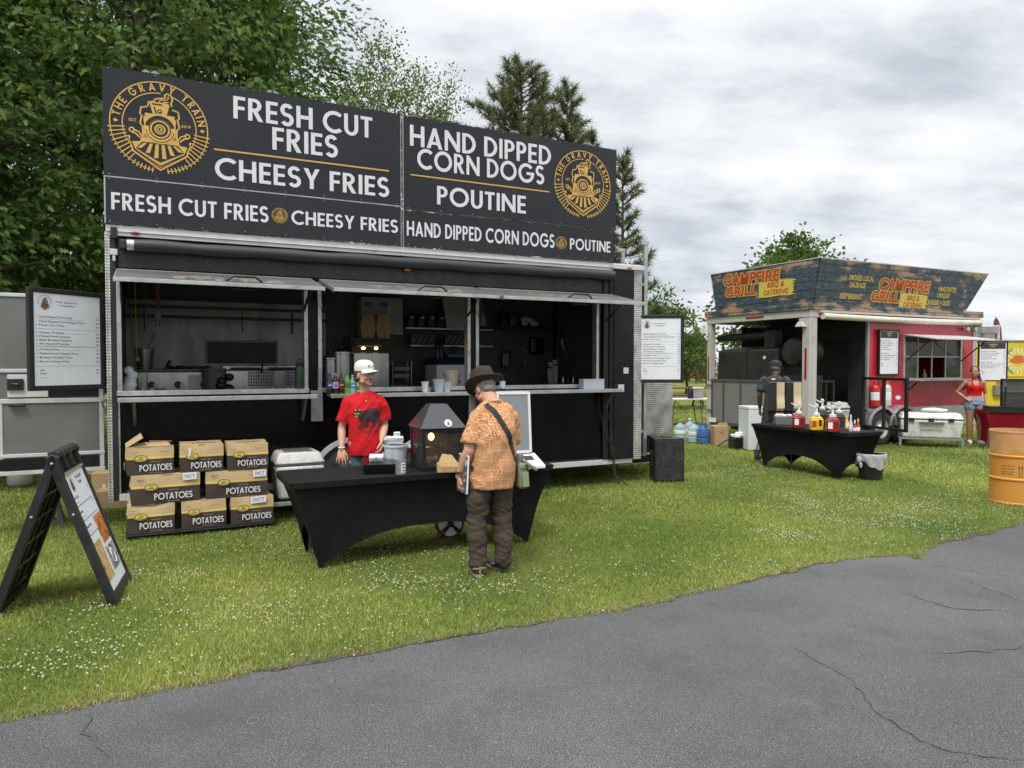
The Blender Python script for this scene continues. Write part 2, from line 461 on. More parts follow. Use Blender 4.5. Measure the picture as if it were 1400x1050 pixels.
def diamond_plate():
 m=bpy.data.materials.new('diamond_plate');m.use_nodes=True
 N=m.node_tree.nodes;L=m.node_tree.links;b=N['Principled BSDF']
 b.inputs['Base Color'].default_value=(.5,.5,.49,1);b.inputs['Metallic'].default_value=.8;b.inputs['Roughness'].default_value=.36
 tc=N.new('ShaderNodeTexCoord');sp=N.new('ShaderNodeSeparateXYZ');L.new(tc.outputs['Object'],sp.inputs[0])
 def mt(op,a,bb=None):
  n=N.new('ShaderNodeMath');n.operation=op
  for i,v in enumerate((a,bb)):
   if v is None:continue
   if isinstance(v,(int,float)):n.inputs[i].default_value=v
   else:L.new(v,n.inputs[i])
  return n.outputs[0]
 x=mt('MULTIPLY',mt('ADD',sp.outputs['X'],sp.outputs['Y']),34.0);z=mt('MULTIPLY',sp.outputs['Z'],34.0)
 a=mt('MULTIPLY',mt('SINE',mt('MULTIPLY',mt('ADD',x,z),3.1416)),mt('SINE',mt('MULTIPLY',mt('SUBTRACT',x,z),3.1416)))
 hh=mt('SMOOTH_MIN',mt('MULTIPLY',mt('MAXIMUM',a,0.0),2.5),1.0)
 bp=N.new('ShaderNodeBump');bp.inputs['Strength'].default_value=.8;bp.inputs['Distance'].default_value=.004
 L.new(hh,bp.inputs['Height']);L.new(bp.outputs[0],b.inputs['Normal'])
 ns=N.new('ShaderNodeTexNoise');ns.inputs['Scale'].default_value=5;ns.inputs['Detail'].default_value=8
 L.new(tc.outputs['Object'],ns.inputs['Vector'])
 rp=N.new('ShaderNodeValToRGB');rp.color_ramp.elements[0].position=.35;rp.color_ramp.elements[1].position=.65
 rp.color_ramp.elements[0].color=(.32,.31,.29,1);rp.color_ramp.elements[1].color=(.58,.58,.57,1)
 L.new(ns.outputs[0],rp.inputs[0]);L.new(rp.outputs[0],b.inputs['Base Color'])
 MATS['diamond_plate']=m
diamond_plate()
glass_mat('pane',(.93,.96,.95),.25)
glass_mat('smoked_pane',(.80,.78,.75),.10,.04)
# ------------------------------------------------------------------ lawn, road, grass
EDGE_PX=[(-160,1030),(0,991),(120,966),(300,927),(450,902),(600,876),(720,856),(850,833),(980,806),(1060,788),(1120,772),(1180,762),(1235,758),(1252,765),(1262,752),(1300,741),(1350,730),(1400,714),(1470,694),(1600,664),(1800,630)]
EDGE=[G(*p)for p in EDGE_PX]
EDGE=[Vector((-14,EDGE[0].y-5.2,0))]+EDGE+[Vector((60,45,0))]
def densify(pts,step=.09,jit=.028):
 out=[]
 for a,b in zip(pts[:-1],pts[1:]):
  n=max(1,int((b-a).length/step))
  if(b-a).length>6:n=12
  for k in range(n):
   p=a.lerp(b,k/n)
   nn=Vector((-(b-a).y,(b-a).x,0)).normalized()
   out.append(p+nn*random.uniform(-jit,jit))
 out.append(pts[-1].copy());return out
EDGE_D=densify(EDGE)
def lawn_mat():
 m=bpy.data.materials.new('lawn');m.use_nodes=True
 N=m.node_tree.nodes;L=m.node_tree.links;b=N['Principled BSDF']
 tc=N.new('ShaderNodeTexCoord')
 def ns(s,d,r=.6):
  n=N.new('ShaderNodeTexNoise');n.inputs['Scale'].default_value=s;n.inputs['Detail'].default_value=d;n.inputs['Roughness'].default_value=r
  L.new(tc.outputs['Object'],n.inputs['Vector']);return n.outputs[0]
 r1=N.new('ShaderNodeValToRGB');e=r1.color_ramp.elements
 e[0].position=.32;e[0].color=(.075,.11,.02,1);e[1].position=.7;e[1].color=(.22,.235,.055,1)
 x=e.new(.5);x.color=(.14,.165,.034,1)
 L.new(ns(.55,6),r1.inputs[0])
 r2=N.new('ShaderNodeValToRGB');r2.color_ramp.elements[0].position=.3;r2.color_ramp.elements[1].position=.7
 r2.color_ramp.elements[0].color=(.45,.45,.4,1);r2.color_ramp.elements[1].color=(1.25,1.2,1.1,1)
 L.new(ns(60,4,.7),r2.inputs[0])
 mx=N.new('ShaderNodeMix');mx.data_type='RGBA';mx.blend_type='MULTIPLY';mx.inputs['Factor'].default_value=1
 L.new(r1.outputs[0],mx.inputs['A']);L.new(r2.outputs[0],mx.inputs['B'])
 L.new(mx.outputs['Result'],b.inputs['Base Color']);b.inputs['Roughness'].default_value=.9;b.inputs['Specular IOR Level'].default_value=.15
 bp=N.new('ShaderNodeBump');bp.inputs['Strength'].default_value=.8;bp.inputs['Distance'].default_value=.03
 L.new(ns(45,5,.7),bp.inputs['Height']);L.new(bp.outputs[0],b.inputs['Normal'])
 MATS['lawn']=m
def asphalt_mat():
 m=bpy.data.materials.new('asphalt');m.use_nodes=True
 N=m.node_tree.nodes;L=m.node_tree.links;b=N['Principled BSDF']
 tc=N.new('ShaderNodeTexCoord')
 def ns(s,d,r=.6,kind='n'):
  n=N.new('ShaderNodeTexNoise');n.inputs['Scale'].default_value=s;n.inputs['Detail'].default_value=d;n.inputs['Roughness'].default_value=r
  L.new(tc.outputs['Object'],n.inputs['Vector']);return n.outputs[0]
 def ramp(src,stops):
  r=N.new('ShaderNodeValToRGB');e=r.color_ramp.elements
  e[0].position,e[0].color=stops[0][0],tuple(stops[0][1])+(1,);e[1].position,e[1].color=stops[-1][0],tuple(stops[-1][1])+(1,)
  for p,c in stops[1:-1]:
   q=e.new(p);q.color=tuple(c)+(1,)
  L.new(src,r.inputs[0]);return r.outputs[0]
 def mix(a,bb,f,mode='MIX'):
  x=N.new('ShaderNodeMix');x.data_type='RGBA';x.blend_type=mode
  if isinstance(f,float):x.inputs['Factor'].default_value=f
  else:L.new(f,x.inputs['Factor'])
  for k,s in(('A',a),('B',bb)):
   if isinstance(s,tuple):x.inputs[k].default_value=s+(1,)
   else:L.new(s,x.inputs[k])
  return x.outputs['Result']
 base=ramp(ns(.5,7,.62),[(.3,(.062,.0625,.063)),(.5,(.078,.0782,.0786)),(.7,(.098,.0976,.096))])
 fine=ramp(ns(150,4,.8),[(.36,(.28,.28,.29)),(.5,(.85,.85,.85)),(.64,(2.5,2.47,2.4))])
 c=mix(base,fine,1.0,'MULTIPLY')
 vo=N.new('ShaderNodeTexVoronoi');vo.inputs['Scale'].default_value=105;L.new(tc.outputs['Object'],vo.inputs['Vector'])
 wn_=N.new('ShaderNodeSeparateColor');L.new(vo.outputs['Color'],wn_.inputs[0])
 st=ramp(wn_.outputs[0],[(.86,(0,0,0)),(.97,(.55,.55,.55))])
 dd=ramp(vo.outputs['Distance'],[(.25,(1,1,1)),(.5,(0,0,0))])
 msk=N.new('ShaderNodeMath');msk.operation='MULTIPLY'
 L.new(st,msk.inputs[0]);L.new(dd,msk.inputs[1])
 c=mix(c,(.25,.245,.23),msk.outputs[0])
 sk=ramp(ns(1.1,8,.72),[(.5,(0,0,0)),(.7,(.6,.6,.6))])
 c=mix(c,(.044,.0445,.045),sk)
 sk2=ramp(ns(.9,9,.75),[(.60,(0,0,0)),(.72,(.45,.45,.45))])
 c=mix(c,(.125,.12,.112),sk2)
 L.new(c,b.inputs['Base Color'])
 b.inputs['Roughness'].default_value=.88;b.inputs['Specular IOR Level'].default_value=.3
 bp=N.new('ShaderNodeBump');bp.inputs['Strength'].default_value=.7;bp.inputs['Distance'].default_value=.004
 L.new(ns(170,4,.7),bp.inputs['Height']);L.new(bp.outputs[0],b.inputs['Normal'])
 MATS['asphalt']=m
lawn_mat();asphalt_mat()
mb=MB();mb.quad((-900,-300,0),(900,-300,0),(900,1800,0),(-900,1800,0))
tag(mb.build('lawn','lawn'),kind='structure')
road_poly=[(p.x,p.y)for p in EDGE_D]+[(60,-40),(-14,-40)]
mb=MB();mb.prism(road_poly,(0,0,.006),(1,0,0),(0,1,0),0)
tag(mb.build('road','asphalt'),kind='structure')
mat('soil_edge',(.062,.05,.036),.95,0,.55,18,.8,90,.2,dirt=(.17,.15,.12),damt=.7,dscale=30)
mb=MB();v=[];f=[]
for i,p in enumerate(EDGE_D):
 a=EDGE_D[max(i-1,0)];b=EDGE_D[min(i+1,len(EDGE_D)-1)]
 n=Vector((-(b-a).y,(b-a).x,0)).normalized()
 w0=.003+.035*max(0,math.sin(i*.37)*math.sin(i*.11+1))+random.uniform(0,.012)
 v+=[p-n*w0+Vector((0,0,.010)),p+n*(.008+random.uniform(0,.022))+Vector((0,0,.012))]
for i in range(len(EDGE_D)-1):f.append((2*i,2*i+2,2*i+3,2*i+1))
mb.add(v,f);tag(mb.build('soil_verge','soil_edge'),kind='structure')
mat('gravel',(.13,.12,.105),.9,0,.4,40)
mb=MB()
for i in range(700):
 k=random.randrange(6,len(EDGE_D)-14);p=EDGE_D[k].lerp(EDGE_D[k+1],random.random())
 a=EDGE_D[k-1];b=EDGE_D[k+1];n=Vector((-(b-a).y,(b-a).x,0)).normalized()
 q=p+n*random.gauss(.0,.05);r=random.uniform(.002,.006)
 mb.ball((q.x,q.y,.011+r*.4),r,5,4,(1,random.uniform(.7,1.3),.7))
tag(mb.build('edge_gravel','gravel'),kind='stuff')
mat('crack',(.02,.02,.021),.95,0,.3,30)
mat('tar_seal',(.058,.0585,.059),.7,0,.25,9,.3,60)
def crack(px,w,name='road_crack',m='crack',step=.05,jit=.02):
 pts=densify([G(*p,.010)for p in px],step,jit)
 v=[];f=[]
 for i,p in enumerate(pts):
  a=pts[max(i-1,0)];b=pts[min(i+1,len(pts)-1)]
  n=Vector((-(b-a).y,(b-a).x,0)).normalized()
  ww=w*(.35+random.random())*min(1,(i+1)/6)*min(1,(len(pts)-i)/6)
  p=Vector((p.x,p.y,.0105))
  v+=[p-n*ww,p+n*ww]
 for i in range(len(pts)-1):f.append((2*i,2*i+2,2*i+3,2*i+1))
 mb=MB();mb.add(v,f);tag(mb.build(name,m),kind='structure')
crack([(1078,880),(1120,905),(1160,925),(1176,945),(1190,965),(1210,980),(1232,995),(1250,1008),(1290,1024),(1330,1032),(1370,1035),(1420,1045)],.0026,step=.03,jit=.012)
crack([(1322,1032),(1310,1045),(1290,1060)],.004)
crack([(1388,858),(1402,864)],.006)
crack([(1255,768),(1300,776),(1350,785),(1410,790)],.0028,step=.04,jit=.015)
crack([(1315,788),(1350,805),(1410,826)],.0025,step=.04,jit=.015)
crack([(1230,806),(1270,822),(1310,832),(1400,836)],.007,m='tar_seal')
crack([(1250,889),(1300,892),(1350,890),(1420,880)],.006,m='tar_seal')
crack([(122,975),(118,1000),(132,1020),(150,1035)],.016,m='tar_seal')
crack([(148,1035),(152,1060)],.004)
mat('grey_panel2',(.24,.24,.235),.6)
mb=MB();p=G(346,985,.0125);mb.tube([(p.x+.026*math.cos(a),p.y+.032*math.sin(a),.0125)for a in np.linspace(0,2*math.pi,25)[:-1]],.0009,5,closed=True)
tag(mb.build('elastic_band','grey_panel2'),'pale elastic band lying on the grey asphalt','elastic band')
# --------------------------------------------------- numpy mesh helpers for grass and leaves
def np_mesh(name,verts,tris_n,loops,mat_,cols=None,smooth=False):
 """verts (N,3); loops flat index array; tris_n: vertices per face (constant or array)."""
 me=bpy.data.meshes.new(name)
 me.vertices.add(len(verts));me.vertices.foreach_set('co',verts.astype(np.float32).ravel())
 nl=len(loops)
 me.loops.add(nl);me.loops.foreach_set('vertex_index',loops.astype(np.int32))
 if isinstance(tris_n,int):
  nf=nl//tris_n;st=np.arange(nf)*tris_n;tot=np.full(nf,tris_n)
 else:
  tot=tris_n;st=np.concatenate([[0],np.cumsum(tot)[:-1]]);nf=len(tot)
 me.polygons.add(nf);me.polygons.foreach_set('loop_start',st.astype(np.int32))
 if smooth:me.polygons.foreach_set('use_smooth',np.ones(nf,bool))
 me.update(calc_edges=True)
 if cols is not None:
  at=me.color_attributes.new('tint','FLOAT_COLOR','POINT')
  c=np.ones((len(verts),4),np.float32);c[:,:3]=cols
  at.data.foreach_set('color',c.ravel())
 me.materials.append(mat_)
 o=bpy.data.objects.new(name,me);COL.objects.link(o)
 return o
def leaf_mat(name,rough=.5,trans=.35,spec=.3,tcol=(1.1,1.15,.5)):
 """Leaf or blade: colour from each leaf's own tint, part of the light passes through."""
 m=bpy.data.materials.new(name);m.use_nodes=True
 N=m.node_tree.nodes;L=m.node_tree.links;b=N['Principled BSDF'];out=N['Material Output']
 a=N.new('ShaderNodeVertexColor');a.layer_name='tint'
 L.new(a.outputs[0],b.inputs['Base Color']);b.inputs['Roughness'].default_value=rough;b.inputs['Specular IOR Level'].default_value=spec
 t=N.new('ShaderNodeBsdfTranslucent')
 mx=N.new('ShaderNodeMix');mx.data_type='RGBA';mx.blend_type='MULTIPLY';mx.inputs['Factor'].default_value=1
 L.new(a.outputs[0],mx.inputs['A']);mx.inputs['B'].default_value=tcol+(1,)
 L.new(mx.outputs['Result'],t.inputs[0])
 ms=N.new('ShaderNodeMixShader');ms.inputs[0].default_value=trans
 L.new(b.outputs[0],ms.inputs[1]);L.new(t.outputs[0],ms.inputs[2]);L.new(ms.outputs[0],out.inputs[0])
 MATS[name]=m;return m
leaf_mat('grass_blade',.55,.3,.25)
leaf_mat('leaf',.6,.32,.16)
leaf_mat('needle',.5,.25,.2)
def vnoise(x,y,seed,cell):
 """smooth value noise on arrays, 0..1"""
 rs=np.random.default_rng(seed);tab=rs.random((97,97))
 gx,gy=x/cell,y/cell
 ix,iy=np.floor(gx).astype(int),np.floor(gy).astype(int)
 fx,fy=gx-ix,gy-iy
 fx=fx*fx*(3-2*fx);fy=fy*fy*(3-2*fy)
 g=lambda a,b:tab[a%97,b%97]
 return(g(ix,iy)*(1-fx)+g(ix+1,iy)*fx)*(1-fy)+(g(ix,iy+1)*(1-fx)+g(ix+1,iy+1)*fx)*fy
ex=np.array([p.x for p in EDGE_D]);ey=np.array([p.y for p in EDGE_D])
o_=np.argsort(ex);ex,ey=ex[o_],ey[o_]
def on_lawn(x,y,m=0.0):return y>np.interp(x,ex,ey)+m
def scatter(y0,y1,dens):
 """random lawn points between two depths, a margin wider than the view"""
 xm=.86*y1+.6
 n=int((y1-y0)*2*xm*dens)
 x=RNG.uniform(-xm,xm,n);y=RNG.uniform(y0,y1,n)
 k=(np.abs(x)<.86*y+.6)&on_lawn(x,y,RNG.uniform(-.06,.02,n))
 return x[k],y[k]
def edge_points(n):
 k=RNG.integers(8,len(EDGE_D)-16,n);f=RNG.random(n)
 a=np.array([(p.x,p.y)for p in EDGE_D]);p=a[k]*(1-f[:,None])+a[k+1]*f[:,None]
 t=a[k+1]-a[k];t/=np.linalg.norm(t,axis=1)[:,None]+1e-9
 off=np.abs(RNG.normal(0,.045,n))-.022+.02*np.sin(k*.21)
 return p[:,0]-t[:,1]*off,p[:,1]+t[:,0]*off
def blades(y0,y1,dens,h,w):
 x,y=scatter(y0,y1,dens)if y1 else edge_points(dens)
 n=len(x)
 pn=vnoise(x,y,3,.9);pf=vnoise(x,y,5,.22)
 edge=y-np.interp(x,ex,ey)
 tb=np.clip(np.hypot((x+.6)/2.2,(y-5.9)/.9),.45,1)
 hh=h*RNG.uniform(.5,1.25,n)*(.65+.6*pn)*tb*np.clip(.45+edge*3,.45,1)
 ang=RNG.uniform(0,2*np.pi,n);lean=RNG.uniform(.15,1.1,n)*hh
 ww=w*RNG.uniform(.6,1.3,n)
 dx,dy=np.cos(ang),np.sin(ang)
 fa=RNG.uniform(0,2*np.pi,n);sx,sy=np.cos(fa)*ww/2,np.sin(fa)*ww/2
 V=np.zeros((n,5,3))
 V[:,0]=np.stack([x-sx,y-sy,np.zeros(n)],1);V[:,1]=np.stack([x+sx,y+sy,np.zeros(n)],1)
 mx,my,mz=x+dx*lean*.4,y+dy*lean*.4,hh*.6
 V[:,2]=np.stack([mx+sx*.8,my+sy*.8,mz],1);V[:,3]=np.stack([mx-sx*.8,my-sy*.8,mz],1)
 V[:,4]=np.stack([x+dx*lean,y+dy*lean,hh*.95],1)
 base=np.arange(n)[:,None]*5
 L_=np.concatenate([base+np.array([0,1,2,3]),base+np.array([3,2,4])],1).ravel()
 tot=np.tile([4,3],n)
 g=np.array([.160,.245,.048]);yel=np.array([.375,.405,.115]);dk=np.array([.075,.130,.032]);dry=np.array([.40,.34,.17])
 t=np.clip((pn-.3)*1.6+RNG.normal(0,.22,n)+(pf-.5)*.4,0,1)[:,None]
 c=g*(1-t)+yel*t
 k=RNG.random(n)<np.clip(.16+(.45-pn)*.5,.02,.5);c[k]=dk*RNG.uniform(.8,1.3,(k.sum(),1))
 k=RNG.random(n)<(.05+np.clip(.25-edge,0,.25)*1.6);c[k]=dry*RNG.uniform(.6,1.15,(k.sum(),1))
 c=c*RNG.uniform(.8,1.25,(n,1))
 C=np.repeat(c[:,None,:],5,1)
 return V.reshape(-1,3),L_,tot,C.reshape(-1,3)
def grass(parts):
 vs,ls,ts,cs=[],[],[],[];o=0
 for a in parts:
  V,L_,T,C=blades(*a)
  vs.append(V);ls.append(L_+o);ts.append(T);cs.append(C);o+=len(V)
 return np_mesh('grass',np.concatenate(vs),np.concatenate(ts),np.concatenate(ls),MATS['grass_blade'],np.concatenate(cs))
tag(grass([(3,0,26000,.06,.0042),(3.0,5.2,9000,.032,.0038),(5.2,7.6,5000,.031,.0050),(7.6,11,1900,.030,.008),(11,17,620,.036,.013),(17,30,170,.042,.025)]),kind='stuff')
PATCH=[(60,905,120,30),(90,832,90,20),(330,862,120,36),(450,850,90,30),(240,892,90,25),(640,815,70,22),(560,800,60,15),(1180,715,90,14),(1285,697,60,14),(1100,735,60,12),(430,745,90,18),(1115,690,50,8),(200,790,60,14)]
def drift(x,y):
 u,w=700+970*x/y,498+970*1.68/y
 s=np.zeros(len(x))
 for a,b,c,d in PATCH:s+=np.exp(-((u-a)/c)**2-((w-b)/d)**2)
 return np.clip(s,0,1)
def clover():
 """white clover heads in drifts"""
 x,y=scatter(3.2,13,850)
 a=vnoise(x,y,21,1.15);b=vnoise(x,y,22,.35)
 keep=RNG.random(len(x))<(np.clip((a-.62)*1.2,0,.18)+.62*drift(x,y))*np.clip((b-.2)*1.9,0,1)+.012
 x,y=x[keep],y[keep];n=len(x)
 oc=np.array([(1,0,0),(.5,.87,0),(-.5,.87,0),(-1,0,0),(-.5,-.87,0),(.5,-.87,0),(0,0,1),(0,0,-.7)])
 fc=np.array([(i,(i+1)%6,6)for i in range(6)]+[((i+1)%6,i,7)for i in range(6)])
 r=RNG.uniform(.0045,.009,n)
 V=np.stack([x,y,RNG.uniform(.018,.036,n)],1)[:,None,:]+oc[None]*r[:,None,None]
 L_=(fc[None]+(np.arange(n)*8)[:,None,None]).ravel()
 c=np.array([.60,.60,.45])*RNG.uniform(.7,1.15,(n,1))*np.array([1,1,1])
 return np_mesh('clover_flowers',V.reshape(-1,3),3,L_,MATS['grass_blade'],np.repeat(c[:,None],8,1).reshape(-1,3))
def clover_leaves():
 x,y=scatter(3.2,12.5,900)
 a=vnoise(x,y,21,1.15)
 keep=RNG.random(len(x))<np.clip((a-.6)*3.0+drift(x,y),0,.95)
 x,y=x[keep],y[keep];n=len(x)
 hx=[(0,0,0)]
 t=[]
 for k in range(3):
  b=2.094*k
  t+=[(0,0,0),(.9*math.cos(b-.5),.9*math.sin(b-.5),.1),(1.15*math.cos(b),1.15*math.sin(b),.02),(.9*math.cos(b+.5),.9*math.sin(b+.5),.1)]
 t=np.array(t);ro=RNG.uniform(0,6.28,n);s=RNG.uniform(.007,.012,n)
 X=t[None,:,0]*np.cos(ro)[:,None]-t[None,:,1]*np.sin(ro)[:,None];Y=t[None,:,0]*np.sin(ro)[:,None]+t[None,:,1]*np.cos(ro)[:,None]
 V=np.stack([x[:,None]+X*s[:,None],y[:,None]+Y*s[:,None],RNG.uniform(.02,.04,n)[:,None]+t[None,:,2]*s[:,None]],2)
 L_=(np.arange(12)[None]+(np.arange(n)*12)[:,None]).ravel()
 c=np.array([.075,.145,.045])*RNG.uniform(.7,1.3,(n,1))
 return np_mesh('clover_leaves',V.reshape(-1,3),4,L_,MATS['grass_blade'],np.repeat(c[:,None],12,1).reshape(-1,3))
tag(clover(),kind='stuff');tag(clover_leaves(),kind='stuff')
# ------------------------------------------------------------------ trees
mat('bark',(.085,.068,.052),.9,0,.35,8,.8,25,.2,stretch=(1,1,.25))
mat('bark_pale',(.25,.24,.2),.85,0,.35,8,.5,25,.2,stretch=(1,1,.3))
OAK=(np.array([(0,0,0),(.07,.2,.02),(.30,.36,.07),(.10,.42,.02),(.40,.68,.08),(.12,.66,.03),(.2,.98,.02),(0,1.25,-.12),(-.2,.98,.02),(-.12,.66,.03),(-.40,.68,.08),(-.10,.42,.02),(-.30,.36,.07),(-.07,.2,.02)]),[(0,1,2,3,11,12,13),(3,4,5,9,10,11),(5,6,7,8,9)])
OVAL=(np.array([(0,0,0),(.3,.35,.05),(.26,.7,.03),(0,1,-.06),(-.26,.7,.03),(-.3,.35,.05)]),[(0,1,2,3),(0,3,4,5)])
NEEDLE=(np.array([(-.02,0,0),(.02,0,0),(0.0,1,.0)]),[(0,1,2)])
def leaves(pts,dirs,size,shape,pal,name,parent,m='leaf',droop=.5,rnd=.8):
 """one crown mesh: a leaf at each point"""
 T,FC=shape;n=len(pts);k=len(T)
 d=dirs+RNG.normal(0,rnd*.7,(n,3));d[:,2]-=droop
 d/=np.linalg.norm(d,axis=1)[:,None]+1e-9
 r=RNG.normal(0,1,(n,3));r[:,2]*=.4
 s=np.cross(d,r);s/=np.linalg.norm(s,axis=1)[:,None]+1e-9
 u=np.cross(s,d)
 flip=np.sign(u[:,2])[:,None];u=u*flip;s=s*flip
 sz=(size*RNG.uniform(.6,1.25,n))[:,None,None]
 V=pts[:,None,:]+(s[:,None,:]*T[None,:,0:1]+d[:,None,:]*T[None,:,1:2]+u[:,None,:]*T[None,:,2:3])*sz
 lo=np.concatenate([np.array(f)for f in FC]);tot=np.array([len(f)for f in FC])
 L_=(lo[None]+(np.arange(n)*k)[:,None]).ravel();tt=np.tile(tot,n)
 pal=np.array(pal);ci=RNG.integers(0,len(pal),n)
 c=pal[ci]*RNG.uniform(.75,1.3,(n,1))
 o=np_mesh(name,V.reshape(-1,3),tt,L_,MATS[m],np.repeat(c[:,None],k,1).reshape(-1,3))
 o.parent=parent
 return o
def grow(mb,p,d,length,rad,depth,tips,spread=.6,up=.15,segs=4,kids=3,seed=None):
 """recursive limbs; tips collects twig points with directions"""
 pts=[p.copy()];rs=[rad]
 q=p.copy();dd=d.normalized()
 for i in range(segs):
  dd=(dd+Vector((random.gauss(0,.13),random.gauss(0,.13),random.gauss(0,.08)+up*.2))).normalized()
  q=q+dd*(length/segs);pts.append(q.copy());rs.append(rad*(1-.55*(i+1)/segs))
 if rad>.006:mb.tube(pts,rs,8 if rad>.05 else 5,cap=False)
 if depth==0:
  for a in pts[1:]:tips.append((a,dd))
  return
 for k in range(kids):
  t=random.uniform(.45,1.0)if k else 1.0
  i=min(segs,max(1,int(round(t*segs))))
  nd=(dd+Vector((random.gauss(0,spread),random.gauss(0,spread),random.gauss(up,spread*.6)))).normalized()
  grow(mb,pts[i],nd,length*random.uniform(.6,.85),rs[i]*.72,depth-1,tips,spread,up,segs,kids)
def broad_tree(name,label,cat,base,height,crown,trunk_h,nleaf,size,shape,pal,group=None,lean=(0,0),bark='bark',clump=.5,low=0.25,trunk_r=.2,seed=1,gaps=.0,tip_n=None,droop=.5):
 """tapered trunk and limbs, and a crown of leaf sprays round the limb tips. crown=(rx,ry)"""
 random.seed(seed);global RNG
 keep=RNG;RNG=np.random.default_rng(seed)
 t=thing(name,label,cat,base,0,group)
 mb=MB();top=Vector((lean[0],lean[1],height))
 pts=[Vector((0,0,-.05))];n=8
 for i in range(1,n+1):
  q=i/n
  pts.append(Vector((lean[0]*q+random.gauss(0,.05),lean[1]*q+random.gauss(0,.05),height*.88*q)))
 mb.tube(pts,[trunk_r*(1.25 if i==0 else 1-.85*i/n)for i in range(n+1)],10)
 rx,ry=crown
 ns_=tip_n or max(24,int(nleaf/130))
 cen=[]
 while len(cen)<ns_:
  u=RNG.uniform(-1,1,3)
  l=np.linalg.norm(u)
  if l>1 or(l<.45 and RNG.random()<.6):continue
  zz=(u[2]+1)/2
  prof=math.sin(math.pi*min(1,.12+.88*(zz**.8)))**.55 if zz<.999 else .1
  a=math.atan2(u[1],u[0])
  wob=1+.22*math.sin(3*a+seed)+.16*math.sin(5*a+seed*2+zz*7)
  cz=trunk_h*(1-low)+(height-trunk_h*(1-low))*zz
  c=Vector((lean[0]*cz/height+u[0]*rx*prof*wob,lean[1]*cz/height+u[1]*ry*prof*wob,cz))
  if RNG.random()<gaps:continue
  cen.append(c)
 for c in cen[::max(1,len(cen)//70)]:
  q=max(.12,min(.95,(c.z-.25*math.hypot(c.x,c.y))/height))
  s=Vector((lean[0]*q,lean[1]*q,height*.88*q))
  mid=s.lerp(c,.55)+Vector((random.gauss(0,.12),random.gauss(0,.12),.15))
  r0=trunk_r*(1-.85*q)*.42+.012
  mb.tube([s,mid,c],[r0,r0*.55,.006],6,cap=False)
 mb.build('trunk',bark,t,smooth=60)
 per=nleaf//len(cen)
 P,D=[],[]
 for c in cen:
  out=Vector((c.x-lean[0]*c.z/height,c.y-lean[1]*c.z/height,(c.z-height*.5)*.35))
  out=out.normalized()if out.length>1e-4 else Vector((0,0,1))
  m=int(per*RNG.uniform(.55,1.5))
  sig=clump*RNG.uniform(.6,1.25)
  g=RNG.normal(0,1,(m,3))*np.array([sig,sig,sig*.5])
  g=g+np.array(out)[None]*(np.abs(RNG.normal(0,sig*.5,(m,1))))
  P.append(g+np.array(c)[None]);D.append(np.tile(np.array(out),(m,1))*.7+g*.8)
 P=np.concatenate(P);D=np.concatenate(D)
 k=P[:,2]>.3
 leaves(P[k],D[k],size,shape,pal,'crown',t,droop=droop)
 RNG=keep
 return t
def pine(name,label,base,height,rad,z0,nbr,seed,pal,group=None,tuft=70,nl=.2,lean=0.0,cat='pine tree',wide=1.0):
 random.seed(seed);global RNG
 keep=RNG;RNG=np.random.default_rng(seed)
 t=thing(name,label,cat,base,0,group)
 mb=MB();mb.tube([(lean*z/height,0,z)for z in np.linspace(-.05,height*.99,9)],[.16*(height/9)*(1-.93*k/8)for k in range(9)],9)
 P,D=[],[]
 for k in range(nbr):
  q=(k+.5)/nbr;z=z0+(height-z0)*q
  L_=rad*((1-q)**.75*.95+.07)*random.uniform(.6,1.15);a=k*2.4+random.uniform(-.4,.4)
  el=.15+.75*q
  d=Vector((math.cos(a),math.sin(a)*wide,math.tan(el*.7)*.6)).normalized()
  s=Vector((lean*z/height,0,z));e=s+d*L_+Vector((0,0,L_*.18))
  m_=s.lerp(e,.55)-Vector((0,0,L_*.06))
  mb.tube([s,m_,e],[.02+.03*(1-q),.018,.006],5,cap=False)
  nt=max(2,int(L_/.17))
  for j in range(nt):
   f=.30+.70*(j+1)/nt
   c=(s.lerp(m_,f/.55)if f<.55 else m_.lerp(e,(f-.55)/.45))+Vector((random.gauss(0,.10*L_),random.gauss(0,.10*L_),random.gauss(.02,.04*L_)))
   od=(d+Vector((random.gauss(0,.35),random.gauss(0,.35),.55))).normalized()
   g=RNG.normal(0,1,(tuft,3));g/=np.linalg.norm(g,axis=1)[:,None]
   dd=np.array(od)[None]*.9+g
   ax=RNG.uniform(-.14,.16,(tuft,1))*np.array(od)[None]
   P.append(np.array(c)[None]+ax);D.append(dd)
 mb.build('trunk','bark',t,smooth=60)
 P=np.concatenate(P);D=np.concatenate(D)
 leaves(P,D,nl,NEEDLE_W,pal,'crown',t,m='needle',droop=0,rnd=.12)
 RNG=keep
 return t
NEEDLE_W=(np.array([(-.042,0,0),(.042,0,0),(.0,1,.0)]),[(0,1,2)])
OAKG=[(.060,.112,.026),(.078,.136,.032),(.10,.158,.040),(.046,.088,.020),(.145,.19,.058)]
ASPG=[(.11,.155,.055),(.14,.18,.07),(.09,.13,.045),(.17,.20,.095)]
PINEG=[(.10,.125,.058),(.125,.15,.07),(.155,.175,.085),(.075,.098,.045)]
TREES='trees standing behind the food trailers'
broad_tree('oak_tree','large dark green oak tree behind the round train emblem, boughs reaching the ground','tree',(-6.6,12.6,0),12.5,(3.9,3.2),2.6,84000,.112,OAK,OAKG,TREES,clump=.33,low=.75,trunk_r=.30,seed=5,tip_n=520)
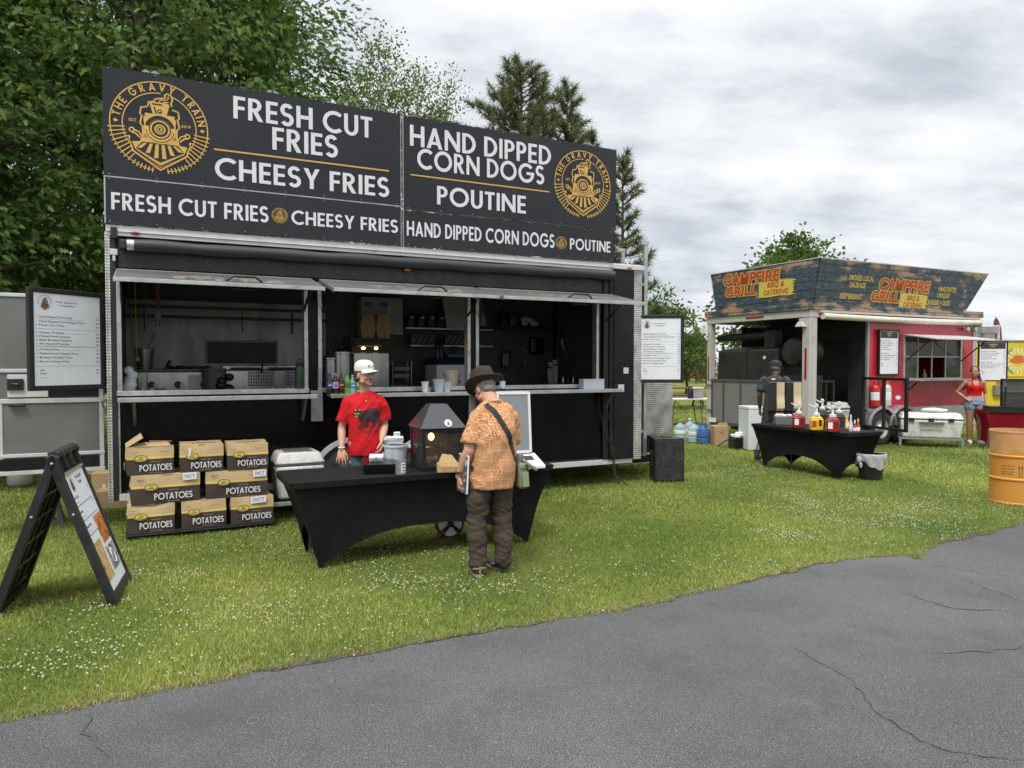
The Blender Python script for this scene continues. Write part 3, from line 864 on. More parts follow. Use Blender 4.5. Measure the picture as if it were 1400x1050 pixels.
broad_tree('oak_tree','nearest oak tree with long leafy boughs hanging over the grey rear door','tree',(-8.6,9.4,0),8.5,(2.5,2.0),2.2,46000,.105,OAK,OAKG,TREES,clump=.28,low=.8,trunk_r=.22,seed=8,tip_n=300)
broad_tree('oak_tree','tall oak tree rising behind the left half of the roof sign','tree',(-6.6,16.4,0),14.0,(2.35,2.4),3,52000,.118,OAK,OAKG,TREES,clump=.34,low=.6,trunk_r=.30,seed=13,tip_n=380)
broad_tree('oak_tree','dark oak tree deep in the shade at the far left behind the others','tree',(-12.5,17,0),15.0,(5.2,3.5),2.5,44000,.17,OAK,OAKG,TREES,clump=.55,low=.8,trunk_r=.30,seed=14,tip_n=420)
broad_tree('aspen_tree','light airy aspen tree beside the oaks with small pale leaves','tree',(-4.3,23.5,0),12.6,(1.9,1.8),4,14000,.10,OVAL,ASPG,TREES,bark='bark_pale',clump=.33,low=.3,trunk_r=.14,seed=21,tip_n=150,gaps=0)
broad_tree('aspen_tree','slender aspen tree with sparse pale leaves, between the oaks and the pine','tree',(-3.3,25,0),12.2,(1.5,1.4),4,10000,.10,OVAL,ASPG,TREES,bark='bark_pale',clump=.3,low=.3,trunk_r=.12,seed=23,tip_n=110,gaps=0)
broad_tree('aspen_tree','pale aspen tree leaning against the pine behind the corn dog sign','tree',(-2.35,25.5,0),12.0,(1.3,1.4),4,9500,.095,OVAL,ASPG,TREES,bark='bark_pale',clump=.3,low=.3,trunk_r=.12,seed=25,tip_n=95,gaps=.2)
pine('pine_tree','tall dark pine tree with a pointed top behind the corn dog sign',(.3,23.0,0),11.2,3.6,2.0,165,31,PINEG,TREES,tuft=66,nl=.26)
pine('pine_tree','smaller pine tree to the right of the tallest pine, above the round train emblem',(1.8,23.4,0),10.7,2.0,3,84,33,PINEG,TREES,tuft=66,nl=.28)
pine('pine_tree','pine tree showing as a ragged column past the right end of the roof sign',(3.35,21.6,0),7.9,1.35,1.0,66,35,PINEG,TREES,tuft=66,nl=.27)
pine('pine_tree','small pine tip poking up just left of the sign corner by the emblem',(2.55,23.2,0),9.0,.9,3,46,37,PINEG,TREES,tuft=80,nl=.26)
# ------------------------------------------------------------------ the black food trailer (local axes: x along its front, y into it, z up)
T1A=R(26.57)
trailer=thing('food_trailer','long black food trailer with gold train emblem signs along its roof and three open windows','food trailer',(-4.04,7.12,0),T1A)
TX,TZ=(1,0,0),(0,0,1)
def tl(u,v,z):
 """trailer coordinates -> world"""
 c,s=math.cos(T1A),math.sin(T1A)
 return Vector((-4.04+u*c-v*s,7.12+u*s+v*c,z))
LEN,DEP=6.54,2.3
ZB,ZT=.33,3.06
W=[(.113,1.905),(2.10,3.885),(4.04,5.79)]
WZ0,WZ1=1.41,2.56
mb=MB()
mb.box(.02,0,ZB+.06,6.40,.05,WZ0-.06)
mb.box(.02,.02,WZ1+.06,6.40,.05,2.955)
mb.box(.02,0,WZ0-.06,W[0][0]-.045,.05,WZ1+.06)
mb.box(W[0][1]+.05,0,WZ0-.06,W[1][0]-.05,.05,WZ1+.06)
mb.box(W[1][1]+.05,0,WZ0-.06,W[2][0]-.05,.05,WZ1+.06)
mb.box(W[2][1]+.05,0,WZ0-.06,6.40,.05,WZ1+.06)
mb.build('front_wall','black_gloss',trailer,bevel=.004)
mb=MB();mb.box(0,DEP-.05,ZB,LEN-.004,DEP,2.95);mb.build('rear_wall','black_panel',trailer)
mb=MB();mb.box(.003,.052,ZB+.1,.05,DEP-.052,2.955);mb.build('end_wall','black_panel',trailer)
mb=MB();mb.box(LEN-.06,.052,ZB+.1,LEN-.012,DEP-.052,2.955);mb.build('end_wall','black_panel',trailer)
mb=MB();mb.box(.0,-.0,2.975,LEN,DEP+.0,3.04);mb.build('roof','white_rail',trailer,bevel=.006)
mb=MB();mb.box(.056,.056,ZB+.02,LEN-.066,DEP-.056,ZB+.095);mb.build('floor','steel_dark',trailer)
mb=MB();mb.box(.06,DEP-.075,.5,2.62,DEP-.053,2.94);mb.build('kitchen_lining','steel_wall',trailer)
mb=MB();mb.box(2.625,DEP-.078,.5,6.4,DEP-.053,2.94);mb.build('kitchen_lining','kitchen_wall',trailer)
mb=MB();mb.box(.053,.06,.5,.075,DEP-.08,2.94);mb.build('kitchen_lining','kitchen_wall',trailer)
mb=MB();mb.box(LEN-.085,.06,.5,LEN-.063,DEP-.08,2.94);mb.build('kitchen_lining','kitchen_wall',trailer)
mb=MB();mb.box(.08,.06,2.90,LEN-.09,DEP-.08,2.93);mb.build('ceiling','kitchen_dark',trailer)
mb=MB();mb.box(.1,1.45,2.52,2.5,DEP-.08,2.90);mb.box(.12,1.44,2.36,2.48,1.475,2.40);mb.box(.1,1.6,2.25,2.5,1.64,2.29)
mb.build('exhaust_hood','kitchen_dark',trailer,bevel=.006)
mb=MB();mb.box(-.012,-.035,2.965,LEN,-.001,3.07);mb.box(-.01,-.05,3.005,LEN-.5,-.036,3.013)
mb.build('roof_rail','white_rail',trailer,bevel=.005)
mb=MB();mb.box(-.005,-.022,.295,6.40,.03,.365);mb.build('bottom_rail','white_rail',trailer,bevel=.005)
mb=MB();mb.box(.1,.03,.30,LEN-.1,DEP-.1,.345);mb.box(.2,.5,.2,LEN+.6,.62,.30);mb.box(.2,DEP-.62,.2,LEN+.6,DEP-.5,.30)
mb.build('chassis','black_metal',trailer)
mb=MB();mb.box(-.022,-.028,.295,.022,.045,3.0);mb.build('corner_trim','diamond_plate',trailer)
mb=MB();mb.box(.0225,-.024,.30,.072,-.001,2.95);mb.build('corner_post','band_black',trailer,bevel=.004)
mb=MB();mb.box(.0725,-.016,.37,.088,-.002,1.30)
for k in range(9):mb.box(.074,-.021,.45+k*.1,.086,-.0165,.46+k*.1)
mb.build('trim_strip','alu_dull',trailer)
mb=MB();mb.box(6.405,-.028,.34,6.545,.06,2.985);mb.build('corner_trim','diamond_plate',trailer)
mb=MB();mb.box(6.06,-.055,.36,6.40,-.003,2.985);mb.box(5.99,-.05,.36,6.058,-.004,2.95);mb.build('end_panel','black_panel',trailer,bevel=.008)
mb=MB();mb.box(5.90,-.04,.37,5.985,-.006,2.84);mb.build('awning_arm','black_metal',trailer,bevel=.012)
mb=MB();mb.box(6.03,-.075,2.99,6.56,.12,3.055);mb.build('corner_cap','white_rail',trailer,bevel=.006)
for(u0,z0,w_,h_)in((6.13,1.30,.1,.1),(6.22,1.55,.085,.085)):
 mb=MB();mb.box(u0,-.0575,z0,u0+w_,-.0552,z0+h_)
 mb.build('notice_sticker','sticker_white',trailer)
mb=MB();mb.box(.095,-.012,2.655,5.895,.018,2.945)
hb=mb.build('header_band','band_black',trailer)
mat('emboss_black',(.03,.031,.033),.4,0,.2,4)
for k in range(28):
 mb=MB();geo,wd=text_geo('G')
 for outs,hl,x in geo:
  for ol in outs:
   mb.prism([(p[0]*.085+(p[1])*.02,p[1]*.085)for p in ol],(.9+k*.17,-.0135,2.72+.03*math.sin(k*.4)),TX,TZ,0)
 mb.build('embossed_mark','emboss_black',hb)
mb=MB()
for u in np.arange(.35,5.9,.43):
 mb.ball((u,-.013,2.70),.006,6,4)
 mb.ball((u+.1,-.013,2.90),.006,6,4)
mb.build('rivets','black_metal',hb)
ar=MB()
pts=[(.24+5.78*k/40,-.085,2.872+.02*k/40+.004*math.sin(k*.9))for k in range(41)]
ar.tube(pts,[.062+.004*math.sin(k*1.3)for k in range(41)],20)
roll=ar.build('awning_roll','vinyl_roll',trailer,smooth=50)
mb=MB();mb.lathe([(.056,.175),(.058,.18),(.058,.238),(.05,.242)],20,(0,-.085,2.872),ax='x')
mb.build('end_cap','aluminium',roll,smooth=40)
mb=MB();mb.box(.11,-.11,2.83,.172,-.03,2.92);mb.box(.03,-.06,2.93,.09,-.036,3.05);mb.build('roller_bracket','black_plastic',roll,bevel=.01)
mb=MB();mb.box(.02,-.05,2.77,.09,-.03,2.83);mb.box(.045,-.045,2.71,.07,-.03,2.769);mb.build('latch','white_rail',roll,bevel=.004)
for k,(u,z,mt_)in enumerate(((.25,3.0,'red_lens'),(3.1,2.80,'amber_lens'),(6.3,3.015,'amber_lens'))):
 mb=MB();mb.ball((u,-.06 if k!=2 else-.078,z),.035,10,6,(1.2,.4,.45))
 mb.build('marker_light',mt_,trailer,smooth=60)
for i,(a,b)in enumerate(W):
 mb=MB()
 fw=.042
 for(x0,x1)in((a-fw,a),(b,b+fw)):
  mb.box(x0,-.03,WZ0-.045,x1,.075,WZ1+.05)
 mb.box(a,-.03,WZ1+.002,b,.075,WZ1+.05)
 mb.box(a-fw-.008,-.04,WZ0-.05,b+fw+.008,.10,WZ0)
 fr=mb.build('window_frame','aluminium',trailer,bevel=.004)
 mb=MB()
 for(x0,x1)in((a-fw,a),(b,b+fw)):
  for k in range(9):mb.ball(((x0+x1)/2,-.031,WZ0+.05+k*.125),.0045,6,4)
 for k in range(14):mb.ball((a+(b-a)*(k+.5)/14,-.041,WZ0-.025),.005,6,4)
 mb.build('rivets','steel_dark',fr)
 fa,fb=a-.02,b+.06
 if i==2:fb=6.02
 hz,fz,d=2.615,2.445,.80
 fl=MB()
 t=.02
 fl.hexa([(fa,-.045,hz),(fb,-.045,hz),(fb,-d,fz),(fa,-d,fz),(fa,-.045,hz+t),(fb,-.045,hz+t),(fb,-d,fz+t),(fa,-d,fz+t)])
 flap=fl.build('window_flap','flap_grey',trailer,bevel=.002)
 mb=MB()
 def lerp(q):return-.045+(-d+.045)*q,hz+(fz-hz)*q
 (y0,z0),(y1,z1)=lerp(0),lerp(1)
 mb.box(fa-.012,y1-.012,z1-.012,fb+.012,y1+.02,z1+t+.004)
 for x in(fa-.014,fb):
  mb.hexa([(x,y0,z0-.022),(x+.014,y0,z0-.022),(x+.014,y1+.021,z1-.018),(x,y1+.021,z1-.018),(x,y0,z0+t+.004),(x+.014,y0,z0+t+.004),(x+.014,y1+.021,z1+t+.003),(x,y1+.021,z1+t+.003)])
 mb.build('edge_trim','aluminium',flap,bevel=.002)
 random.seed(40+i);mb=MB()
 for q0 in(.42,.56,.70):
  x=fa+(fb-fa)*.26
  while x<fa+(fb-fa)*.80:
   w_=random.uniform(.02,.10)
   if random.random()<.72:
    (ya,za),(yb,zb)=lerp(q0+random.uniform(-.02,.02)),lerp(q0+random.uniform(.06,.10))
    mb.quad((x,yb,zb+t+.0012),(x+w_,yb,zb+t+.0012),(x+w_,ya,za+t+.0012),(x,ya,za+t+.0012))
   x+=w_+random.uniform(.004,.03)
 mb.build('faded_print','plywood',flap)
 xm=fa+(fb-fa)*(.60 if i<2 else .56)
 yq,zq=lerp(.80)
 mb=MB();mb.tube([(xm-.17,yq,zq+t+.004),(xm-.10,yq-.02,zq+t+.05),(xm+.10,yq-.02,zq+t+.05),(xm+.17,yq,zq+t+.004)],.012,8)
 mb.build('handle','black_plastic',flap,smooth=50)
 mb=MB();mb.tube([(xm-.17,yq,zq-.004),(xm-.10,yq-.02,zq-.055),(xm+.10,yq-.02,zq-.055),(xm+.17,yq,zq-.004)],.012,8)
 mb.build('handle','black_plastic',flap,smooth=50)
 mb=MB()
 for q in(.015,.955):
  (ya,za),(yb,zb)=lerp(q),lerp(q+.03)
  mb.hexa([(fa,yb,zb+t),(fb,yb,zb+t),(fb,ya,za+t),(fa,ya,za+t),(fa,yb,zb+t+.004),(fb,yb,zb+t+.004),(fb,ya,za+t+.004),(fa,ya,za+t+.004)])
 mb.build('edge_strip','aluminium',flap)
 mb=MB()
 for x in(fa+.03,fb-.06):
  mb=MB();mb.tube([(x,-.04,2.28),(x,-.40,2.51)],.009,6)
  mb.tube([(x,-.04,2.28),(x,-.22,2.395)],.014,6)
  mb.build('gas_strut','black_metal',flap)
 mb=MB();mb.tube([(fa,-.03,2.628),(fb,-.03,2.628)],.013,8);mb.build('hinge_rail','aluminium',flap,smooth=50)
for(x0,x1)in((.085,1.985),(2.14,6.02)):
 mb=MB();mb.box(x0,-.30,1.318,x1,-.046,1.345);mb.box(x0-.005,-.318,1.306,x1+.005,-.301,1.352)
 c=mb.build('serving_shelf','aluminium',trailer,bevel=.004)
 for x in((x0+.12,x1-.12)if x0<1 else(x0+.3,4.0,x1-.12)):
  mb=MB();mb.hexa([(x,-.04,1.05),(x+.03,-.04,1.05),(x+.03,-.01,1.05),(x,-.01,1.05),(x,-.26,1.305),(x+.03,-.26,1.305),(x+.03,-.01,1.305),(x,-.01,1.305)])
  mb.build('shelf_bracket','steel_dark',c)
mb=MB();mb.box(1.965,-.075,1.04,2.095,-.045,1.385);mb.build('shelf_joint_plate','alu_dull',trailer,bevel=.003)
mb=MB();mb.box(3.90,-.03,.75,4.03,-.004,1.385);mb.build('shelf_joint_plate','alu_dull',trailer,bevel=.003)
for k,uc in enumerate((2.42,3.36)):
 mb=MB()
 a0=np.linspace(0,math.pi,19)
 outer=[(math.cos(x)*.47,math.sin(x)*.47)for x in a0];inner=[(math.cos(x)*.41,math.sin(x)*.41)for x in a0[::-1]]
 mb.prism(outer+inner,(uc,-.05,.37),TX,TZ,.02)
 arch=mb.build('wheel_arch','white_rail',trailer,bevel=.004)
 mb=MB();mb.prism([(math.cos(x)*.408,math.sin(x)*.408)for x in a0],(uc,-.004,.37),TX,TZ,.03)
 mb.build('arch_liner','kitchen_dark',arch)
 mb=MB();mb.lathe([(.22,-.12),(.30,-.135),(.345,-.11),(.36,-.06),(.36,.06),(.34,.1),(.22,.1)],32,(uc,-.01,.365),ax='y',cap=False)
 wh=mb.build('wheel','rubber',trailer,smooth=40)
 mb=MB();mb.lathe([(0.03,-.09),(.08,-.085),(.1,-.06),(.17,-.055),(.2,-.09),(.223,-.115),(.223,-.05)],28,(uc,-.01,.365),ax='y');mb.build('rim','alu_dull',wh,smooth=35)
# ------------------------------------------------------------------ roof signs
def maple(cx,cy,s):
 p=[(0,-1),(.08,-.45),(.5,-.5),(.42,-.3),(.95,.05),(.78,.14),(.85,.45),(.55,.38),(.48,.5),(.28,.3),(.3,.75),(.15,.68),(0,1)]
 p=p+[(-x,y)for x,y in p[-2:0:-1]]
 return[(cx+x*s,cy+y*s)for x,y in p]
def put_logo(parent,o,ux,uy,rad,gold,dark,name='emblem',lod=0):
 """Round train emblem: rings, arched lettering, rails and a head-on locomotive."""
 o=Vector(o);ux=Vector(ux);uy=Vector(uy);nz=ux.cross(uy).normalized()
 mb=MB()
 st=(.0007 if rad>.2 else .0005)
 def P(poly,lay,holes=(),g=True):
  mb.mi=0 if g else 1
  mb.prism([(x*rad,y*rad)for x,y in poly],o+nz*(lay*st),ux,uy,0,[[(x*rad,y*rad)for x,y in h]for h in holes])
 def ring(r,w,a0,a1,lay,g=True,c=(0,0),n=48):
  P(arc(c[0],c[1],r,r,a0,a1,n)+arc(c[0],c[1],r-w,r-w,a1,a0,n),lay,g=g)
 def circ(r,lay,g=True,c=(0,0),n=36,sy=1.0):P(arc(c[0],c[1],r,r*sy,0,360,n)[:-1],lay,g=g)
 def line(pts,w,lay,g=True):P(ribbon(pts,w),lay,g=g)
 ring(1.0,.026 if not lod else .04,-14,194,1);ring(.755,.022 if not lod else .04,-10,70,1);ring(.755,.022,88,190,1)
 ring(1.0,.018,194,262,1);ring(1.0,.018,278,346,1)
 if lod<2:
  ring(.755,.018,190,214,1);ring(.755,.018,326,350,1)
  for k in range(9):
   a=187+k*5.6
   r0=.70 if k<6 else .70+(k-5)*.045
   for s in(a,540-a):
    c_,s_=math.cos(R(s)),math.sin(R(s))
    line([(c_*r0,s_*r0),(c_*1.04,s_*1.04)],.024,2)
  for k in range(6):
   a=238+k*4.6
   for s in(a,540-a):
    c_,s_=math.cos(R(s)),math.sin(R(s))
    line([(c_*.93,s_*.93),(c_*1.045,s_*1.045)],.024,2)
  for ch,a in zip('THEGRAVYTRAIN',(168,157,146.5,128,114,100,86.5,73.5,54,42,31,22.5,13)):
   wd,ol,hl=GLYPH[ch]
   hgt=.165;r0=.795;sx=.165 if ch not in 'GO' else .135
   ca,sa=math.cos(R(a)),math.sin(R(a))
   tx,ty=sa,-ca
   def mp_(p):return(ca*(r0+p[1]*hgt)+tx*(p[0]-wd/2)*sx,sa*(r0+p[1]*hgt)+ty*(p[0]-wd/2)*sx)
   for q in ol:P([mp_(p)for p in q],3,[[mp_(p)for p in h]for h in hl])
  P(maple(-.875,.02,.055),3);P(maple(.875,.02,.055),3)
 sh=[(-.62,-.27),(-.545,-.595),(0,-.965),(.545,-.595),(.62,-.27)]
 P([(-.36,-.20),(.36,-.20),(.40,-.37),(.60,-.40),(.50,-.585),(0,-.92),(-.50,-.585),(-.60,-.40),(-.40,-.37)],2)
 P([(-.355,-.375),(.355,-.375),(.49,-.53),(0,-.80),(-.49,-.53)],4,g=False)
 line(sh,.04,3)
 line([(-.60,-.33),(-.505,-.57),(0,-.885),(.505,-.57),(.60,-.33)],.03,4,g=False)
 for k in range(6):
  x=(k-2.5)*.118
  x2=x*1.42
  yb=-.755+abs(x2)*.56
  P([(x-.03,-.40),(x+.03,-.40),(x2+.045,yb),(x2-.045,yb)],6)
 cb=(0,-.06)
 P([(-.31,-.05),(-.33,.18),(-.30,.27),(.30,.27),(.33,.18),(.31,-.05),(.36,-.28),(-.36,-.28)],2)
 circ(.325,4,True,cb);ring(.302,.075,12,168,5,False,cb);circ(.225,6,True,cb)
 ring(.29,.014,188,352,6,False,cb)
 ring(.222,.02,0,360,7,False,cb);ring(.165,.05,0,360,7,False,cb);circ(.10,8,False,cb);ring(.10,.022,0,360,9,True,cb,28)
 if lod<2:
  ring(.06,.024,30,330,10,True,cb,20);P([(0,-.075),(.055,-.075),(.055,-.045),(0,-.045)],10)
 for s in(-1,1):
  line([(s*.34,-.26),(s*.345,-.03),(s*.395,.02),(s*.36,.21),(s*.395,.23),(s*.375,.38),(s*.25,.41)],.035,3)
  line([(s*.31,.20),(s*.325,.31),(s*.21,.335)],.03,5,g=False)
  line([(s*.36,-.27),(s*.42,-.17),(s*.54,-.12)],.03,3);ring(.062,.03,0,360,4,True,(s*.56,-.14),20)
  line([(s*.40,-.29),(s*.50,-.2),(s*.56,-.2)],.035,3)
 P([(-.13,.24),(.13,.24),(.20,.49),(.17,.54),(-.17,.54),(-.20,.49)],3)
 line([(-.15,.49),(.05,.49)],.03,5,g=False);line([(-.11,.43),(-.07,.28)],.03,5,g=False)
 circ(.05,5,False,(-.0,.34),18);P(maple(0,.34,.035),6)
 line([(-.24,.42),(-.22,.52),(-.12,.545),(-.08,.61),(.06,.64),(.12,.665),(.10,.71),(.15,.755),(.24,.72),(.26,.62),(.23,.55),(.25,.48)],.034,4)
 line([(-.02,.55),(.02,.595),(.12,.61),(.18,.65),(.17,.705)],.024,4)
 line([(.05,.535),(.10,.56),(.18,.57)],.024,4)
 if lod<2:
  put_small(mb,'EST.',o,ux,uy,nz,(-.53,.045),.068,rad,st*3)
  put_small(mb,'2019',o,ux,uy,nz,(.53,.045),.068,rad,st*3)
 return mb.build(name,[gold,dark],parent)
def put_small(mb,s,o,ux,uy,nz,c,h,rad,lift):
 mb.mi=0
 put_font(mb,s,o+nz*lift+ux*(c[0]*rad)+uy*(c[1]*rad),ux,uy,h*rad,bold=.018,align='c',spacing=1.1)
SV=-.055
def sign_board(u0,u1,z0,z1):
 mb=MB();nu=24
 v=[];f=[]
 nz_=8
 for j in range(nz_+1):
  for k in range(nu+1):
   u=u0+(u1-u0)*k/nu;z=z0+(z1-z0)*j/nz_
   edge=math.sin(math.pi*j/nz_)
   v.append((u,SV+.0035*math.sin(k*1.1+j*.3)*edge,z))
 for j in range(nz_):
  for k in range(nu):
   a=j*(nu+1)+k;f.append((a,a+1,a+nu+2,a+nu+1))
 mb.add(v,f)
 mb.box(u0,SV+.005,z0,u1,SV+.02,z1)
 return mb.build('sign_panel','sign_black',trailer,smooth=30)
L_Y=SV-.0055
pA=sign_board(-.02,3.022,3.548,4.618);pB=sign_board(3.06,6.085,3.515,4.612)
pC=sign_board(-.005,3.022,3.082,3.533);pD=sign_board(3.06,6.055,3.082,3.50)
mb=MB();put_text(mb,'FRESH CUT',(1.185,L_Y,4.288),TX,TZ,1.50,.236);mb.build('lettering','white_letter',pA);mb=MB();put_text(mb,'FRIES',(1.578,L_Y,4.012),TX,TZ,.71,.243)
mb.build('lettering','white_letter',pA);mb=MB();put_text(mb,'CHEESY FRIES',(.998,L_Y,3.632),TX,TZ,1.885,.222);mb.build('lettering','white_letter',pA)
mb=MB();mb.box(.99,L_Y-.001,3.928,2.88,L_Y,3.945);mb.build('rule','gold_letter',pA)
put_logo(pA,(.485,L_Y,4.092),TX,TZ,.452,'gold_letter','sign_black')
mb=MB();put_text(mb,'HAND DIPPED',(3.137,L_Y,4.268),TX,TZ,1.918,.245);mb.build('lettering','white_letter',pB);mb=MB();put_text(mb,'CORN DOGS',(3.226,L_Y,4.012),TX,TZ,1.73,.235)
mb.build('lettering','white_letter',pB);mb=MB();put_text(mb,'POUTINE',(3.476,L_Y,3.611),TX,TZ,1.21,.222);mb.build('lettering','white_letter',pB)
mb=MB();mb.box(3.142,L_Y-.001,3.918,5.032,L_Y,3.934);mb.build('rule','gold_letter',pB)
put_logo(pB,(5.547,L_Y,4.088),TX,TZ,.438,'gold_letter','sign_black')
mb=MB();put_text(mb,'FRESH CUT FRIES',(.042,L_Y,3.218),TX,TZ,1.49,.170);mb.build('lettering','white_letter',pC);mb=MB();put_text(mb,'CHEESY FRIES',(1.772,L_Y,3.225),TX,TZ,1.215,.15);mb.build('lettering','white_letter',pC)
put_logo(pC,(1.648,L_Y,3.305),TX,TZ,.083,'gold_letter','sign_black',lod=1)
mb=MB();put_text(mb,'HAND DIPPED CORN DOGS',(3.094,L_Y,3.205),TX,TZ,2.016,.175);mb.build('lettering','white_letter',pD);mb=MB();put_text(mb,'POUTINE',(5.346,L_Y,3.205),TX,TZ,.645,.147);mb.build('lettering','white_letter',pD)
put_logo(pD,(5.212,L_Y,3.28),TX,TZ,.083,'gold_letter','sign_black',lod=1)
mb=MB()
mb.box(-.02,SV-.003,3.535,3.022,SV+.02,3.547);mb.box(-.02,SV-.002,3.082,-.006,SV+.02,3.534)
mb.box(3.023,SV+.002,3.082,3.030,SV+.02,4.615);mb.box(3.052,SV+.002,3.082,3.059,SV+.02,4.61)
mb.build('sign_edge','alu_dull',trailer)
mb=MB()
for u in(.35,.43,1.55,1.6,3.7,3.75,4.5,4.55,5.6,5.65):
 mb=MB();mb.box(u,SV+.03,3.06,u+.03,SV+.06,4.66)
 mb.box(u-.02,SV+.021,4.63,u+.05,SV+.062,4.645)
 mb.build('sign_bracket','galv',trailer)
mb=MB()
for(u0,u1,z)in((0,3.0,4.60),(0,3.0,3.565),(3.08,6.06,4.595),(3.08,6.06,3.53),(0,3.0,3.10),(0,3.0,3.52),(3.08,6.03,3.10),(3.08,6.03,3.485)):
 for k in range(8):mb.ball((u0+.03+(u1-u0-.06)*k/7,SV-.004,z),.007,6,4)
mb.build('sign_screw','galv',trailer)
# ------------------------------------------------------------------ left door panel, tongue box, ladder
mb=MB();mb.box(-1.36,.10,.64,-.06,.14,2.36);dr=mb.build('rear_door','grey_door',trailer)
mb=MB()
for(z0,z1)in((2.33,2.365),(1.60,1.635),(1.30,1.345),(.775,.81),(.605,.645)):
 mb.box(-1.38,.088,z0,-.055,.15,z1)
mb.box(-.955,.092,.61,-.905,.148,1.30);mb.box(-1.38,.09,.646,-1.34,.15,2.32);mb.box(-.10,.094,.646,-.06,.148,2.32)
mb.build('door_rail','white_rail',dr,bevel=.004)
mb=MB();mb.box(-1.33,.086,.655,-.11,.099,.765);mb.build('door_skirt','black_panel',dr);mb=MB();mb.box(-.52,.086,1.36,-.11,.099,1.55);mb.build('door_skirt','black_panel',dr)
mb=MB();mb.box(-.86,.082,1.36,-.53,.099,1.58);mb.build('latch_plate','plastic_white',dr,bevel=.004)
mb=MB();mb.box(-.86,.06,1.43,-.73,.081,1.54);mb.box(-.85,.05,1.27,-.72,.087,1.295);mb.tube([(-.82,.055,1.49),(-.76,.04,1.485)],.012,8);mb.build('door_latch','black_plastic',dr,bevel=.008)
mb=MB();mb.box(-.05,-.01,1.18,-.02,.03,1.26);mb.tube([(-.06,0,1.25),(-.07,-.01,1.31),(-.03,-.01,1.33),(-.02,0,1.25)],.008,6);mb.build('padlock','steel_dark',dr,bevel=.006)
mb=MB();mb.box(LEN+.07,.35,.62,7.42,1.9,1.47);mb.build('tongue_box','diamond_plate',trailer,bevel=.01)
mb=MB();mb.box(LEN+.0,.45,.35,7.45,1.8,.56);mb.box(6.6,1.05,.30,8.1,1.2,.45);mb.build('tongue','black_metal',trailer)
mb=MB()
mb.box(6.66,.06,.36,6.715,.115,3.38);mb.box(6.60,.05,3.38,6.73,.125,3.44);mb.box(6.44,.3,3.0,6.49,.35,3.34);mb.box(6.36,.29,3.30,6.49,.36,3.345)
for k in range(10):mb.tube([(6.69,.12,.55+k*.3),(6.69,.5,.55+k*.3)],.014,6)
mb.box(6.66,.5,.36,6.715,.555,3.0)
for z in(.7,1.4,2.1,2.8):mb.box(6.546,.065,z,6.659,.105,z+.03)
mb.build('ladder','aluminium',trailer,bevel=.003)
mb=MB()
mb.tube([(5.80,-.06,1.30),(5.84,-.05,1.05),(5.90,-.04,.8),(6.0,-.075,.55),(6.03,-.08,.38),(6.03,-.09,.22),(6.1,-.14,.02)],.008,6)
mb.tube([(5.86,-.06,1.30),(5.92,-.05,1.1),(5.98,-.085,.9),(6.02,-.08,.6),(6.05,-.085,.38),(6.06,-.1,.15),(6.2,-.2,.015)],.008,6)
mb.build('power_cord','rubber',trailer,smooth=60)
# ------------------------------------------------------------------ what stands in the kitchen and on the serving shelf
T1N=Vector((-math.sin(T1A),math.cos(T1A),0));T1D=Vector((math.cos(T1A),math.sin(T1A),0));T1O=Vector((-4.04,7.12,0))
def tp(px,py,v):
 """photo pixel -> (u, z) on the trailer's plane at depth v"""
 d=ray(px,py);cam_=Vector((0,0,CAM_Z))
 t=(v-(cam_-T1O).dot(T1N))/d.dot(T1N)
 p=cam_+d*t
 return(p-T1O).dot(T1D),p.z
def place(px,v,z):return tl(tp(px,500,v)[0],v,z)
def part(name,mt,root,fn,smooth=None,bevel=0.0):
 mb=MB();fn(mb);return mb.build(name,mt,root,smooth=smooth,bevel=bevel)
mb=MB();mb.box(.08,1.42,.44,2.5,DEP-.08,1.27);mb.build('cook_counter','stainless',trailer,bevel=.006)
mb=MB();mb.box(.08,.08,1.335,1.98,.34,1.365);mb.box(2.03,.08,1.335,6.3,.42,1.365);mb.build('inner_counter','steel_dark',trailer,bevel=.004)
mb=MB();mb.box(2.55,1.6,.44,6.4,DEP-.08,1.27);mb.build('prep_counter','steel_dark',trailer,bevel=.006)
u0,z0=tp(180,478,2.19);u1,z1=tp(272,430,2.19)
mb=MB();mb.box(u0,2.215,z0,u1,2.223,z1);mb.build('wall_sheet','steel_wall',trailer,bevel=.002)
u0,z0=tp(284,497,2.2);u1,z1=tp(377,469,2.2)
mb=MB();mb.box(u0,2.218,z0,u1,2.224,z1);wv=mb.build('dark_opening','kitchen_dark',trailer)  # flat sheet, its dark colour stands in for shade inside a wall opening
mb=MB();mb.box(u0-.03,2.19,z1,u1+.03,2.222,z1+.03);mb.box(u0-.03,2.20,z0,u0-.001,2.222,z1-.001);mb.box(u1+.001,2.20,z0,u1+.03,2.222,z1-.001);mb.build('opening_frame','steel_dark',wv)
mb=MB()
for px in(185,197,331,398,400):mb.tube([tl(*[tp(px,420,1.55)[0]],1.55,2.36)-tl(0,0,0)]*0+[(tp(px,420,1.5)[0],1.5,2.37),(tp(px,420,1.5)[0],1.5,2.08)],.008,6)
mb.build('hanging_hooks','black_metal',trailer)
u0,z0=tp(187,528,1.40);u1,z1=tp(281,508,1.40);gw=u1-u0
t=thing('griddle','stainless flat griddle with black knobs and a red switch behind the left window','griddle',tl(u0,1.40,1.27),T1A)
part('body','stainless',t,lambda m:m.box(0,.02,.0,gw,.62,z1-1.27),bevel=.01)
part('cooking_plate','steel_dark',t,lambda m:m.box(.02,.06,z1-1.268,gw-.02,.6,z1-1.24),bevel=.004)
